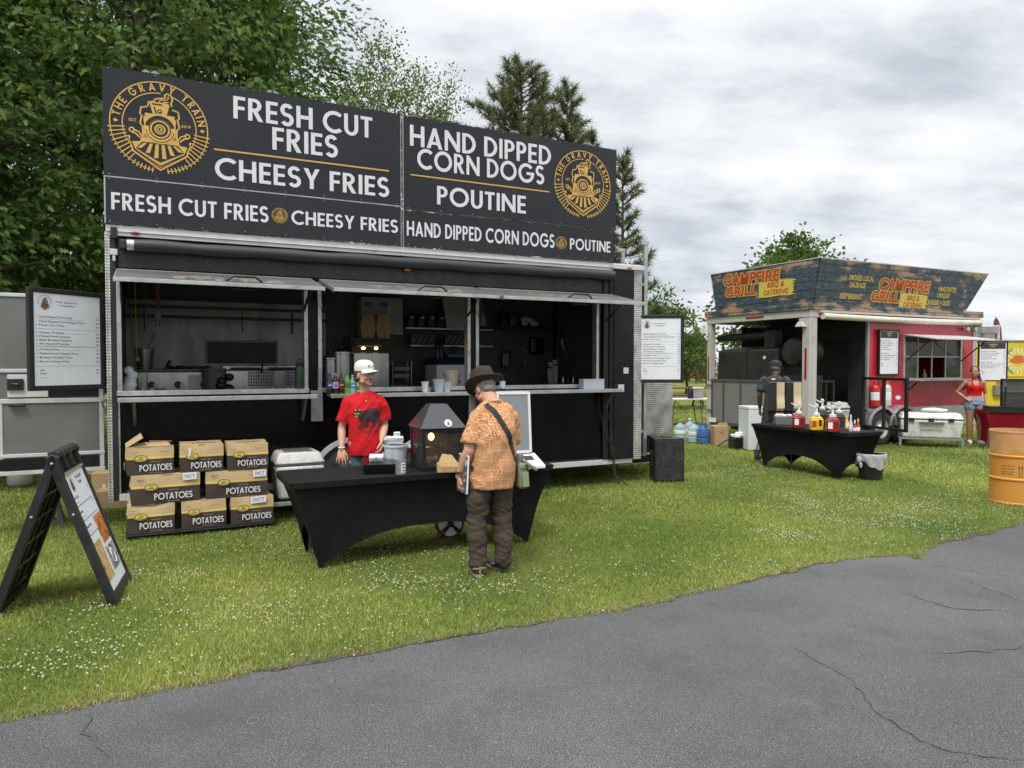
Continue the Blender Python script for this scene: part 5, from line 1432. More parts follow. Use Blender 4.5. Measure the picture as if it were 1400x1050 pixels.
# ------------------------------------------------------------------ potato cartons on their pallet
def tloc(p):
 """world point -> trailer (u, v)"""
 d=Vector((p.x,p.y,0))-T1O
 return d.dot(T1D),d.dot(T1N)
pu,pv=tloc(G(172,741))
pal=thing('pallet','low black plastic pallet under the stack of potato cartons','pallet',tl(pu,pv,0),T1A)
part('deck','black_plastic',pal,lambda m:m.box(0,0,.035,1.36,.66,.062),bevel=.015)
part('runner','black_plastic',pal,lambda m:[m.box(x,.02,.0,x+.14,.64,.034)for x in(.0,.60,1.21)],bevel=.012)
part('lip','black_plastic',pal,lambda m:(m.box(0,-.004,.0625,1.36,.012,.075),m.box(-.004,.013,.0625,.012,.66,.075)),bevel=.006)
from mathutils.noise import noise as noise3
def carton(u,v,z,w,d,h,rot,label,flap=False,sticker=None,tape=True,dent=0.0,side=True):
 t=thing('potato_carton',label,'carton',tl(u,v,z),T1A+R(rot),'potato cartons stacked on the pallet')
 random.seed(hash(label)%1000 if False else int(u*100+z*1000))
 hb,hy=h*.56,h*.64
 j=lambda a:random.uniform(-a,a)
 lv=[0,.02,hb*.5,hb,hy,h*.82,h]
 prof=[.0,.004,.008,.008,.007,.003,-.006-dent]
 z1q=z*5.1
 def rings(z0,z1,mt,nm,cap_t=False,cap_b=False):
  ls=[z for z in(z0,(z0+z1)/2,z1)]
  m=MB();n=10;v_=[]
  for z in ls:
   b=np.interp(z,lv,prof);sd_=u*3.7+z1q
   ring=[]
   for(ax,ay,bx,by,nx,ny)in((0,0,w,0,0,-1),(w,0,w,d,1,0),(w,d,0,d,0,1),(0,d,0,0,-1,0)):
    for k in range(n):
     q=k/n;s=math.sin(math.pi*q)
     p_=Vector((ax+(bx-ax)*q,ay+(by-ay)*q,z));w3=noise3(p_*7+Vector((sd_,0,0)))*.011*min(1,z/.05)
     ring.append((p_.x+nx*(b*s+w3),p_.y+ny*(b*s+w3),z+(.006*noise3(p_*9)if z>h*.95 else 0)))
   v_+=ring
  N4=4*n;f=[]
  for a in range(2):
   for k in range(N4):f.append((a*N4+k,a*N4+(k+1)%N4,(a+1)*N4+(k+1)%N4,(a+1)*N4+k))
  if cap_b:f.append(tuple(range(N4))[::-1])
  if cap_t:f.append(tuple(2*N4+k for k in range(N4)))
  m.add(v_,f)
  return m.build(nm,mt,t,smooth=35)
 lo=rings(0,hb,'box_brown','printed_base',cap_b=True)
 rings(hb,hy,'box_yellow','yellow_band')
 up=rings(hy,h,'cardboard_tan','carton_top',cap_t=not flap)
 y=-.0185
 mb=MB();pw_=w*.70 if w<.5 else w*.56;put_text(mb,'POTATOES',(w*.60-pw_/2,y,hb*.26),TX,TZ,pw_,hb*.40,gap=.07)
 if side:put_font(mb,'POTATOES',(-.0185,d*.60,hb*.26),(0,-1,0),TZ,hb*.40,width=d*.6,bold=.03,align='c')
 mb.build('lettering','white_letter',lo)
 mb=MB();put_font(mb,'FRESH RUSSET',(w*.6,y,hb*.80),TX,TZ,hb*.07,align='c');put_font(mb,'NET WT 50 LBS',(w*.6,y,hb*.10),TX,TZ,hb*.07,align='c')
 mb.build('small_print','cardboard_tan',lo)
 mb=MB();mb.prism(arc(0,0,.062,.036,0,360,28)[:-1],(w*.28,y+.003,hb*1.08),TX,TZ,.003)
 ov=mb.build('oval_badge','box_yellow',lo)
 mb=MB();mb.prism(arc(0,0,.056,.031,0,360,28)[:-1],(w*.28,y-.0012,hb*1.08),TX,TZ,.0008,[arc(0,0,.050,.0265,0,360,26)[:-1]])
 put_font(mb,'FARM',(w*.28,y-.0014,hb*1.08+.004),TX,TZ,.010,align='c',bold=.02);put_font(mb,'FRESH',(w*.28,y-.0014,hb*1.08-.016),TX,TZ,.012,align='c',bold=.02)
 mb.build('oval_lettering','box_brown',ov)
 mb=MB()
 put_font(mb,'70CT' if w>.5 else 'U.S. No 1',(w*.08,-.0165,h*.80),TX,TZ,.022 if w>.5 else .010,bold=.01)
 put_font(mb,'Product of USA',(w*.68,-.0165,h*.79),TX,TZ,.010)
 mb.build('print','box_brown',up)
 if sticker:
  sx,sz,sw,shh,txt,tilt=sticker
  ux=Vector((math.cos(R(tilt)),0,math.sin(R(tilt))));uz=Vector((-math.sin(R(tilt)),0,math.cos(R(tilt))))
  o=Vector((sx*w,-.0195,sz*h))
  mb=MB();mb.prism([(0,0),(sw,0),(sw,shh),(0,shh)],o,ux,uz,.001)
  st=mb.build('sticker','sticker_white',up)
  mb=MB()
  if txt:put_font(mb,txt,o+ux*(sw*.12)+uz*(shh*.25)+Vector((0,-.0018,0)),ux,uz,shh*.5,width=sw*.76)
  else:
   mb.prism([(sw*.05,shh*.2),(sw*.22,shh*.2),(sw*.22,shh*.8),(sw*.05,shh*.8)],o+Vector((0,-.0016,0)),ux,uz,0)
  mb.build('sticker_print','ink' if txt else 'red_lens',st)
 if tape and not flap:
  mb=MB()
  mb.box(-.004,d*.5-.004,h+.0006,w+.004,d*.5+.004,h+.004)
  mb.hexa([(w*.42,.0,h+.001),(w*.58,.0,h+.001),(w*.58,d,h+.001),(w*.42,d,h+.001),(w*.42,.0,h+.003),(w*.58,.0,h+.003),(w*.58,d,h+.003),(w*.42,d,h+.003)])
  mb.build('packing_tape','cardboard',up)
  mb=MB()
  for k in range(5):
   x=w*(.25+.12*k)
   mb.prism([(x,d*.35),(x+.03,d*.33),(x+.05,d*.42),(x+.02,d*.45)],(0,0,h+.0045),(1,0,0),(0,1,0),0)
  mb.build('handle_hole','kitchen_dark',up)
 if flap:
  mb=MB();s=.004
  mb.box(.01,.01,h*.82,w-.01,d-.01,h*.83)
  mb.build('inside','kitchen_dark',up)
  f1=MB();f1.hexa([(0,.0,h),(0,d,h),(-.003,d,h),(-.003,0,h),(w*.34,-.01,h+.085),(w*.34,d-.03,h+.10),(w*.33,d-.03,h+.105),(w*.33,-.01,h+.09)])
  f1.hexa([(w*.55,d,h),(w,d,h),(w,d+s,h),(w*.55,d+s,h),(w*.5,d*.55,h+.03),(w,d*.5,h+.02),(w,d*.5,h+.026),(w*.5,d*.55,h+.036)])
  f1.hexa([(.02,.004,h),(w-.02,.004,h),(w-.02,0,h),(.02,0,h),(.05,d*.28,h+.012),(w-.05,d*.28,h+.012),(w-.05,d*.28,h+.016),(.05,d*.28,h+.016)])
  f1.build('flap','cardboard_tan',up)
  mat('potato',(.36,.2,.09),.8,0,.25,14,.2,60)
  for k in range(4):
   f2=MB();f2.ball((w*(.42+.13*k),d*.45,h*.97),.05,12,8,(1.3,.9,.7));f2.build('potato','potato',up,smooth=60)
 return t
cw,cl_,ch_=.405,.585,.268
z1=.063
carton(pu+.015,pv+.03,z1,cw,cl_,ch_,1.5,'dented tan and brown potato carton at the left of the bottom row',dent=.02,sticker=None)
carton(pu+.48,pv+.05,z1,cw,cl_,ch_,-.5,'tan and brown potato carton in the middle of the bottom row')
carton(pu+.935,pv+.03,z1,cw,cl_,ch_,1,'bottom row potato carton at the right with a stuck on 70CT label',sticker=(.46,.74,.15,.07,'70CT',3))
z2=z1+ch_+.002
carton(pu+.05,pv+.03,z2,cl_+.02,.42,ch_+.01,3.0,'wide potato carton at the left of the middle row with a 70CT sticker',sticker=(.74,.76,.125,.07,'70CT',2))
carton(pu+.705,pv+.06,z2,cl_+.0,.42,ch_+.005,0,'wide potato carton at the right of the middle row with a 70CT sticker',sticker=(.76,.72,.125,.07,'70CT',1))
z3=z2+ch_+.0125
carton(pu+.02,pv+.06,z3,cw,.41,ch_+.005,4,'open potato carton with a raised flap at the left of the top row',flap=True)
carton(pu+.475,pv+.07,z3,cw-.01,.41,ch_,-.5,'closed potato carton in the middle of the top row with a small white tag',sticker=(.17,.62,.025,.075,None,-4))
carton(pu+.905,pv+.06,z3,cw-.01,.41,ch_-.01,-1.5,'closed potato carton at the right of the top row nearest the white cooler')
# ------------------------------------------------------------------ white cooler on its steel stand
cu,cv=tloc(G(377,716))
st=thing('steel_stand','low galvanised steel stand carrying the white cooler by the potato cartons','stand',tl(cu-.14,cv-.08,0),T1A)
sw,sd,sh_=.78,.85,.235
part('frame','galv',st,lambda m:(m.box(0,0,sh_-.04,sw,.04,sh_),m.box(0,sd-.04,sh_-.04,sw,sd,sh_),m.box(0,.04,sh_-.04,.04,sd-.04,sh_),m.box(sw-.04,.04,sh_-.04,sw,sd-.04,sh_)),bevel=.003)
for x in(.001,sw-.037):
 for y in(.001,sd-.037):part('leg','galv',st,lambda m:m.box(x,y,0,x+.036,y+.036,sh_-.041),bevel=.003)
def cooler(loc,rotz,w,d,h,label,inserts=True,stand=None,group=None):
 t=thing('cooler',label,'cooler',loc,rotz,group)
 hb=h*.72
 def body(m):
  i=.04
  m.hexa([(i,i,0),(w-i,i,0),(w-i,d-i,0),(i,d-i,0),(0,0,hb),(w,0,hb),(w,d,hb),(0,d,hb)])
 part('body','cooler_white',t,body,bevel=.03,smooth=40)
 part('gasket','cooler_grey',t,lambda m:m.box(.006,.006,hb+.001,w-.006,d-.006,hb+.018),bevel=.006)
 def lid(m):
  i=.05
  m.hexa([(-.008,-.008,hb+.019),(w+.008,-.008,hb+.019),(w+.008,d+.008,hb+.019),(-.008,d+.008,hb+.019),(i,i,h),(w-i,i,h),(w-i,d-i,h),(i,d-i,h)])
 l=part('lid','cooler_white',t,lid,bevel=.022,smooth=40)
 if inserts:
  for(a,b)in((.12,.46),(.54,.88)):
   part('lid_pad','cooler_grey',l,lambda m:m.box(.11,d*a,h+.001,w-.11,d*b,h+.007),bevel=.004)
 part('rope_handle','cooler_grey',t,lambda m:(m.box(w*.30,-.03,hb*.80,w*.70,.004,hb*.90),m.box(w*.33,-.04,hb*.62,w*.67,-.012,hb*.66)),bevel=.01)
 for y in(d*.25,d*.75):
  part('latch','black_plastic',t,lambda m:m.box(-.03,y-.03,hb-.06,-.004,y+.03,hb+.05),bevel=.008)
 return t
cooler(tl(cu,cv,sh_+.001),T1A,.52,.72,.50,'scuffed white cooler with grey lid pads beside the potato cartons')
# ------------------------------------------------------------------ tables under stretch covers
def stretch_table(name,label,p0,p1,depth,h,arch_h,mt='black_cloth',inset=.2,arch_p=2.4,end_arch=.30,dz=.0):
 """p0,p1: front corners of the top; depth goes away from the viewer."""
 ax=(p1-p0);Ln=ax.length;rz=math.atan2(ax.y,ax.x)
 t=thing(name,label,'table',(p0.x,p0.y,0),rz)
 m=MB();ns_,nt=48,22;rc=.05
 corners=[(0,0),(Ln,0),(Ln,depth),(0,depth)]
 feet=[(inset,inset*.38),(Ln-inset,inset*.38),(Ln-inset,depth-inset*.38),(inset,depth-inset*.38)]
 vv=[];ff=[]
 cols=[]
 for e in range(4):
  a,b=corners[e],corners[(e+1)%4];fa,fb=feet[e],feet[(e+1)%4]
  n=ns_ if e%2==0 else 22
  ah=arch_h if e%2==0 else end_arch
  for k in range(n):
   s=k/n
   top=Vector((a[0]+(b[0]-a[0])*s,a[1]+(b[1]-a[1])*s,h))
   ft=Vector((fa[0]+(fb[0]-fa[0])*s,fa[1]+(fb[1]-fa[1])*s,0))
   zb=ah*(1-abs(2*s-1)**arch_p)
   near=min(s,1-s)
   col=[]
   for j in range(nt+1):
    q=j/nt
    z=h-.045*min(1,q*6)if False else h+(zb-h)*q
    fall=(h-z)/h
    c=top.lerp(ft,fall**.72)
    fold=math.sin(near*95)*.009*math.exp(-near*16)*fall+.004*math.sin(s*40+q*9)*math.sin(q*3.1)*math.exp(-near*5)
    cx_,cy_=Ln/2,depth/2
    nrm=Vector((0,-1,0))if e==0 else Vector((1,0,0))if e==1 else Vector((0,1,0))if e==2 else Vector((-1,0,0))
    sag=-.03*math.sin(math.pi*s)*math.sin(math.pi*min(1,fall*1.3))*(1 if e%2==0 else .8)
    c=c+nrm*(fold+sag)
    col.append((c.x,c.y,z))
   cols.append(col)
 nc=len(cols)
 for col in cols:vv+=col
 for i in range(nc):
  j2=(i+1)%nc
  for j in range(nt):ff.append((i*(nt+1)+j,i*(nt+1)+j+1,j2*(nt+1)+j+1,j2*(nt+1)+j))
 m.add(vv,ff)
 cov=m.build('cover',mt,t,smooth=50)
 m=MB()
 out=[]
 for(cx_,cy_,a0)in((rc,rc,180),(Ln-rc,rc,270),(Ln-rc,depth-rc,0),(rc,depth-rc,90)):
  out+=arc(cx_,cy_,rc+.004,rc+.004,a0,a0+90,6)
 m.prism(out,(0,0,h-.045),(1,0,0),(0,1,0),.05)
 m.build('table_top',mt,t,bevel=.008,smooth=30)
 for(x,y)in feet:
  m=MB();m.tube([(x+(.03 if x<Ln/2 else-.03),y+(.02 if y<depth/2 else-.02),.002),(x+(.03 if x<Ln/2 else-.03),y+(.02 if y<depth/2 else-.02),h-.05)],.013,8)
  m.build('leg','steel_dark',t)
 return t
TB0,TB1=Vector((-1.755,5.585,0)),Vector((.40,6.66,0))
TBH=.73
TBA=math.atan2((TB1-TB0).y,(TB1-TB0).x)
stretch_table('serving_table','long folding table under a stretched black cover before the black trailer',TB0,TB1,.76,TBH,.285,inset=.24)
TZ1=TBH+.0055
def on_table(px,py):return G(px,py,TZ1)
p=on_table(497.5,649)
t=thing('riser_box','flat glossy black box at the left of the table carrying the card reader','box',p,R(14))
part('box','black_gloss',t,lambda m:m.box(0,0,0,.285,.46,.075),bevel=.005)
part('top_plate','black_gloss',t,lambda m:m.box(-.004,-.004,.0755,.289,.464,.083),bevel=.003)
q=Vector((math.cos(R(14)),math.sin(R(14)),0));qn=Vector((-q.y,q.x,0))
t=thing('card_reader','small white card reader on top of the glossy black box','card reader',p+q*.055+qn*.17+Vector((0,0,.0835)),R(8))
part('body','plastic_white',t,lambda m:m.hexa([(0,0,0),(.115,0,0),(.115,.10,0),(0,.10,0),(-.006,-.012,.045),(.121,-.012,.045),(.121,.10,.062),(-.006,.10,.062)]),bevel=.008)
part('slot','kitchen_dark',t,lambda m:m.box(.015,-.011,.018,.10,-.0072,.022))
part('mark','ink',t,lambda m:m.box(.052,-.0135,.028,.064,-.0102,.042),bevel=.002)
p=on_table(541,638)
t=thing('ice_tub','round translucent measuring tub filled with foil wrapped packs on the table','tub',p,R(10))
part('tub','milky_plastic',t,lambda m:m.lathe([(.088,0),(.108,.19),(.118,.19),(.118,.205),(.104,.205),(.085,.006)],32),smooth=35)
part('scale','ink_grey',t,lambda m:[m.box(-.045-(.02 if k%2 else .0),-.104-.0025*k,.03+k*.022,-.02,-.1025-.0025*k,.033+k*.022)for k in range(7)])
part('handle','milky_plastic',t,lambda m:m.box(.112,-.03,.17,.14,.03,.203),bevel=.008)
part('packs','foil',t,lambda m:(m.box(-.085,-.07,.206,.075,.07,.285),m.box(-.02,-.04,.286,.045,.02,.325),m.ball((-.07,0,.25),.05,9,7,(1,1,.8))),bevel=.012,smooth=40)
p=on_table(548,648)
t=thing('metal_can','small ribbed metal can with a paper label at the front of the table','can',p,R(0))
part('can','galv',t,lambda m:m.lathe([(.046,0),(.048,.004),(.047,.008)]+[q for k in range(8)for q in((.0475,.015+k*.012),(.046,.021+k*.012))]+[(.048,.116),(.048,.12),(.044,.12),(.044,.112)],24),smooth=30)
part('label','sticker_white',t,lambda m:m.add([(.0485*math.cos(a),.0485*math.sin(a),z)for a in np.linspace(-1.35,-.55,7)for z in(.018,.104)],[(2*k,2*k+2,2*k+3,2*k+1)for k in range(6)]))
part('label_print','green_paint',t,lambda m:[m.add([(.0489*math.cos(a),.0489*math.sin(a),z)for a in np.linspace(-1.2,-.7,5)for z in(z0,z0+.012)],[(2*k,2*k+2,2*k+3,2*k+1)for k in range(4)])for z0 in(.03,.055,.08)])
p=on_table(577.5,645)
WR=R(23)
t=thing('warming_cabinet','black glass sided warming cabinet with a hipped roof and a lit bulb on the table','display cabinet',p,WR)
w,d,hb_=.385,.41,.37
po=.032
for(x,y)in((0,0),(w-po,0),(0,d-po),(w-po,d-po)):
 part('post','black_metal',t,lambda m:m.box(x,y,.03,x+po,y+po,hb_-.03),bevel=.002)
part('base','black_metal',t,lambda m:(m.box(0,0,0,w,d,.029),m.box(-.004,-.004,.024,w+.004,-.0005,.04)),bevel=.003)
part('top_frame','black_metal',t,lambda m:m.box(-.006,-.006,hb_-.029,w+.006,d+.006,hb_+.005),bevel=.004)
part('pane','smoked_pane',t,lambda m:m.box(po,.008,.03,w-po,.012,hb_-.03))
part('pane','smoked_pane',t,lambda m:m.box(.008,po,.03,.012,d-po,hb_-.03))
part('pane','smoked_pane',t,lambda m:m.box(w-.012,po,.03,w-.008,d-po,hb_-.03))
mat('cab_back',(.20,.20,.19),.45,.3,.15,5)
part('back_panel','cab_back',t,lambda m:m.box(po,d-.012,.03,w-po,d-.008,hb_-.03))
part('floor_tray','stainless',t,lambda m:m.box(.04,.04,.0305,w-.04,d-.04,.045))
part('shelf','wire',t,lambda m:[m.tube([(.02,.03+k*.03,.185),(w-.02,.03+k*.03,.185)],.0025,5)for k in range(12)]+[m.tube([(.02,.02,.188),(w-.02,.02,.188)],.005,6)])
bl=part('bulb','lamp_warm',t,lambda m:m.ball((.14,.20,hb_-.085),.028,14,10,(1,1,1.25)),smooth=60)
part('socket','steel_dark',bl,lambda m:m.lathe([(.014,hb_-.05),(.016,hb_-.03)],12,(.14,.20,0)),smooth=40)
def roof(m):
 i=.115
 a=[(-.02,-.02,hb_+.006),(w+.02,-.02,hb_+.006),(w+.02,d+.02,hb_+.006),(-.02,d+.02,hb_+.006)]
 b=[(i,i+.02,hb_+.215),(w-i,i+.02,hb_+.215),(w-i,d-i-.02,hb_+.215),(i,d-i-.02,hb_+.215)]
 m.hexa(a+b)
mat('roof_slate',(.035,.037,.042),.3,0,.1,3,.04,20)
rf=part('roof','roof_slate',t,roof,bevel=.003)
sl=Vector((0,.155,.209)).normalized()
e0=Vector((w*.63,-.02,hb_+.006))+sl*.055
mb=MB();nn=Vector((1,0,0)).cross(sl)
mb.prism(arc(0,0,.034,.036,0,360,26)[:-1],e0+nn*.0005,(1,0,0),sl,.0012);sg=mb.build('round_sticker','sticker_white',rf)
put_logo(rf,e0+nn*.0025,(1,0,0),sl,.027,'ink_gold','ink',name='train_mark',lod=2)
part('rivets','galv',rf,lambda m:[m.ball((x,-.021,hb_+.018),.005,6,4)for x in(.0,.12,.25,w)]+[m.ball((-.021,y,hb_+.018),.005,6,4)for y in(.1,.2,.3)])
WC=p
def in_cab(x,y,z):
 return WC+Vector((math.cos(WR)*x-math.sin(WR)*y,math.sin(WR)*x+math.cos(WR)*y,z))
random.seed(5)
for(x,y,lb)in((.09,.13,'crumpled foil wrapped dog at the left on the cabinet floor'),(.19,.17,'crumpled foil wrapped dog behind the paper tray in the cabinet')):
 t=thing('foil_parcel',lb,'foil parcel',in_cab(x,y,.0455),WR,'foil parcels in the warming cabinet')
 part('foil','foil',t,lambda m:[m.ball((random.uniform(-.03,.03),random.uniform(-.02,.02),.025+random.uniform(0,.025)),random.uniform(.02,.03),7,5)for _ in range(7)])
 part('twist','foil',t,lambda m:m.ball((.045,0,.04),.014,6,4,(1.6,1,1)))
mat('batter',(.5,.2,.05),.7,0,.2,20,.3,60)
t=thing('fried_snack','golden fried snack resting on the wire shelf in the cabinet','snack',in_cab(.25,.15,.1885),WR)
part('crust','batter',t,lambda m:m.box(-.035,-.03,0,.035,.03,.035),bevel=.012)
part('crumbs','batter',t,lambda m:[m.ball((random.uniform(-.03,.03),random.uniform(-.03,.03),.036),.008,6,4)for _ in range(8)])
t=thing('paper_tray','open brown paper food tray tipped in front of the warming cabinet','paper tray',on_table(597.5,646.5),R(6))
def tray(m):
 m.box(.035,.0,.002,.20,.002,.055);m.box(.036,.0025,.001,.20,.10,.003);m.box(.198,.0025,.0035,.20,.10,.05)
 m.hexa([(.0,.03,.0),(.04,.001,.0),(.04,.004,.0),(.003,.034,.0),(-.005,.04,.085),(.03,.02,.06),(.03,.024,.06),(-.002,.044,.085)])
 m.hexa([(.0,.036,.055),(.20,.02,.06),(.20,.024,.06),(.0,.04,.055),(.045,.09,.155),(.13,.085,.145),(.13,.089,.145),(.045,.094,.155)])
 m.hexa([(.03,.02,.05),(.198,.01,.053),(.198,.013,.053),(.03,.023,.05),(.0,.04,.09),(.17,.03,.085),(.17,.033,.085),(.0,.043,.09)])
mat('kraft',(.40,.26,.11),.75,0,.12,8,.1,60)
part('tray','kraft',t,tray,bevel=.002)
part('inner','cardboard',t,lambda m:m.box(.045,.05,.0035,.19,.08,.03))
t=thing('sauce_cup','white foam cup stack on the table between the cabinet and the man','cup',on_table(640.5,641),0)
part('cup','paper_white',t,lambda m:m.lathe([(.035,0),(.045,.10),(.047,.19),(.04,.2)],16),smooth=40)
part('lid','milky_plastic',t,lambda m:m.lathe([(.046,.201),(.048,.21),(.04,.22)],16),smooth=40)
p=on_table(684,640)
t=thing('screen_stand','upright white framed grey panel on a white stand at the right end of the table','display',p+Vector((0,.12,0)),R(16))
tilt=lambda z:.03*z
mat('screen_grey',(.19,.205,.215),.45,0,.05)
part('panel','screen_grey',t,lambda m:m.hexa([(.0,-.002,.14),(.28,-.002,.14),(.28,.012,.14),(0,.012,.14),(0,.06,.66),(.28,.06,.66),(.28,.075,.66),(0,.075,.66)]))
def fr_(m):
 for(x0,x1)in((-.025,.0),(.28,.305)):
  m.hexa([(x0,-.008,.12),(x1,-.008,.12),(x1,.02,.12),(x0,.02,.12),(x0,.056,.685),(x1,.056,.685),(x1,.085,.685),(x0,.085,.685)])
 m.hexa([(0,-.008,.115),(.28,-.008,.115),(.28,.02,.115),(0,.02,.115),(0,-.004,.14),(.28,-.004,.14),(.28,.024,.14),(0,.024,.14)])
 m.hexa([(0,.053,.66),(.28,.053,.66),(.28,.08,.66),(0,.08,.66),(0,.057,.688),(.28,.057,.688),(.28,.086,.688),(0,.086,.688)])
part('frame','plastic_white',t,fr_,bevel=.003)
b=part('base','plastic_white',t,lambda m:m.hexa([(0,-.24,0),(.36,-.24,0),(.36,.06,0),(0,.06,0),(0,-.235,.03),(.36,-.235,.03),(.34,.03,.112),(0.02,.03,.112)]),bevel=.006)
part('slot','black_plastic',b,lambda m:m.hexa([(.2,-.13,.062),(.29,-.13,.062),(.29,-.04,.089),(.2,-.04,.089),(.2,-.13,.066),(.29,-.13,.066),(.29,-.04,.094),(.2,-.04,.094)]))
p=G(615,735)
t=thing('hose_reel','red rimmed reel with a white disc and black spokes on the grass under the table','reel',p,R(20))
part('drum','paper_white',t,lambda m:m.lathe([(.115,-.012),(.118,-.016),(.118,.06),(.115,.065)],30,(0,.0,.135),ax='y'),smooth=40)
part('rim','red_lens',t,lambda m:(m.lathe([(.119,-.025),(.138,-.02),(.138,-.004),(.119,0)],30,(0,0,.14),ax='y',cap=False),m.lathe([(.119,.055),(.138,.06),(.138,.075),(.119,.08)],30,(0,0,.14),ax='y',cap=False)),smooth=40)
part('spokes','black_metal',t,lambda m:[m.tube([(0,-.03,.14),(.13*math.cos(a),-.03,.14+.13*math.sin(a))],.011,8)for a in(math.pi/2,math.pi/2+2.25,math.pi/2-2.25)]+[m.lathe([(.03,-.045),(.03,-.02)],14,(0,0,.14),ax='y')])
part('stand','black_metal',t,lambda m:(m.tube([(-.1,-.04,.012),(0,-.04,.14),(.1,-.04,.012)],.01,6),m.tube([(-.1,.09,.012),(0,.09,.14),(.1,.09,.012)],.01,6)))
t=thing('reel_cord','thin dark cord trailing over the grass from the reel','cord',G(560,720),0)
part('cord','rubber',t,lambda m:m.tube([(-.05,.3,.5),(-.08,.2,.2),(-.03,.1,.02),(.1,.02,.015),(.25,.02,.03),(.37,.0,.05)],.006,6),smooth=60)
t=thing('clear_bag','scrap of clear plastic bag on the grass under the table','bag',G(545,722),0)
part('bag','clear_plastic',t,lambda m:[m.ball((random.uniform(-.06,.1),random.uniform(-.05,.05),.03+random.uniform(0,.02)),random.uniform(.03,.045),8,6,(1.4,1,.6))for _ in range(6)],smooth=60)
# ------------------------------------------------------------------ folding A board at the lower left
N1,F1=G(159,829),G(179,793)
wv_=(F1-N1);WA=wv_.length;wd_=wv_.normalized();pl=Vector((-wd_.y,wd_.x,0))
if pl.x>0:pl=-pl
AF=thing('sandwich_board','black folding sandwich board with a white food menu sheet on the grass','sandwich board',N1,0)
HS=.37;HT=1.07
def afp(side,s,q,n=0.0):
 """side 1 = menu panel, -1 = back panel; s across 0..1, q up 0..1, n outwards"""
 b=Vector((0,0,0))if side==1 else pl*(2*HS)
 top=pl*HS+Vector((0,0,HT))
 up=(top-b)
 out=(wd_.cross(up)).normalized()
 if(out.dot(pl)>0)==(side==1):out=-out
 return b+up*q+wd_*(WA*s)+out*n
def slab(m,side,s0,s1,q0,q1,n0,n1):
 m.hexa([afp(side,s0,q0,n0),afp(side,s1,q0,n0),afp(side,s1,q0,n1),afp(side,s0,q0,n1),afp(side,s0,q1,n0),afp(side,s1,q1,n0),afp(side,s1,q1,n1),afp(side,s0,q1,n1)])
for side in(1,-1):
 m=MB();slab(m,side,0,.08,0,1,-.045,.012);slab(m,side,.92,1,0,1,-.045,.012);slab(m,side,.0805,.9195,.0,.075,-.04,.010);slab(m,side,.0805,.9195,.855,.88,-.04,.012)
 for k in range(3):slab(m,side,.0805+.29*k,.0805+.29*k+.09,.8805,.985,-.03,.006)
 slab(m,side,.0805,.9195,.985,1.02,-.035,.012)
 fr2=m.build('frame','black_plastic',AF,bevel=.006)
 m=MB();slab(m,side,.0805,.9195,.0755,.8545,-.012,-.004)
 pn=m.build('panel','black_plastic',AF)
 if side==-1:
  m=MB()
  for k in range(5):slab(m,side,.0805,.9195,.12+k*.15,.14+k*.15,-.03,-.0125)
  slab(m,side,.35,.38,.0755,.8545,-.031,-.0125);slab(m,side,.65,.68,.0755,.8545,-.031,-.0125)
  m.build('ribs','black_plastic',pn)
 m=MB()
 for q in(.62,.95):m.ball(afp(side,.0,q,-.02)-wd_*.003,.011,8,6)
 m.build('bolts','galv',fr2)
m=MB();slab(m,1,.083,.917,.078,.852,-.0035,.0005);sheet=m.build('menu_sheet','sticker_white',AF)
ux=wd_*WA;uy=(pl*HS+Vector((0,0,HT)))
uxn,uyn=wd_,uy.normalized();Lq=uy.length
nn=afp(1,0,0,1)-afp(1,0,0,0)
def on_sheet(s,q,n=.0012):return afp(1,s,q,n)
m=MB()
put_font(m,'THE GRAVY',on_sheet(.47,.80),uxn,uyn,.026,bold=.02);put_font(m,'TRAIN',on_sheet(.53,.765),uxn,uyn,.024,bold=.02)
for s,q,tx,pr in((.12,.695,'Corn Dog','$12'),(.12,.60,'Poutine','$15'),(.12,.50,'Cheesy Fries','$15')):
 put_font(m,tx,on_sheet(s,q),uxn,uyn,.022,bold=.015);put_font(m,pr,on_sheet(.86,q+.02),uxn,uyn,.018,align='r')
 put_font(m,'hand cut fries with gravy',on_sheet(s,q-.03),uxn,uyn,.009)
 slab(m,1,.12,.82 if q!=.5 else .7,q-.05,q-.046,.0008,.0014)
m.build('lettering','ink',sheet)
put_logo(sheet,on_sheet(.27,.79),uxn,uyn,.062,'ink_gold','ink',lod=2)
def photo_mat(name,cols,scale,seed):
 if name in MATS:return
 m_=bpy.data.materials.new(name);m_.use_nodes=True;N=m_.node_tree.nodes;L=m_.node_tree.links;b_=N['Principled BSDF']
 tc=N.new('ShaderNodeTexCoord');mp=N.new('ShaderNodeMapping');mp.inputs['Location'].default_value=(seed,seed,0);L.new(tc.outputs['Object'],mp.inputs[0])
 vo=N.new('ShaderNodeTexNoise');vo.inputs['Scale'].default_value=scale;vo.inputs['Detail'].default_value=3;vo.inputs['Distortion'].default_value=1.2;L.new(mp.outputs[0],vo.inputs['Vector'])
 rp=N.new('ShaderNodeValToRGB');e=rp.color_ramp.elements
 e[0].position=.3;e[0].color=cols[0]+(1,);e[1].position=.72;e[1].color=cols[-1]+(1,)
 for k,c in enumerate(cols[1:-1]):
  q=e.new(.3+.42*(k+1)/(len(cols)-1));q.color=c+(1,)
 L.new(vo.outputs[0],rp.inputs[0]);L.new(rp.outputs[0],b_.inputs['Base Color']);b_.inputs['Roughness'].default_value=.4
 MATS[name]=m_
photo_mat('photo_corndog',[(.02,.012,.01),(.30,.05,.02),(.65,.22,.04),(.6,.32,.1)],22,3)
photo_mat('photo_fries',[(.05,.04,.03),(.5,.28,.08),(.62,.45,.2),(.3,.4,.6)],24,9)
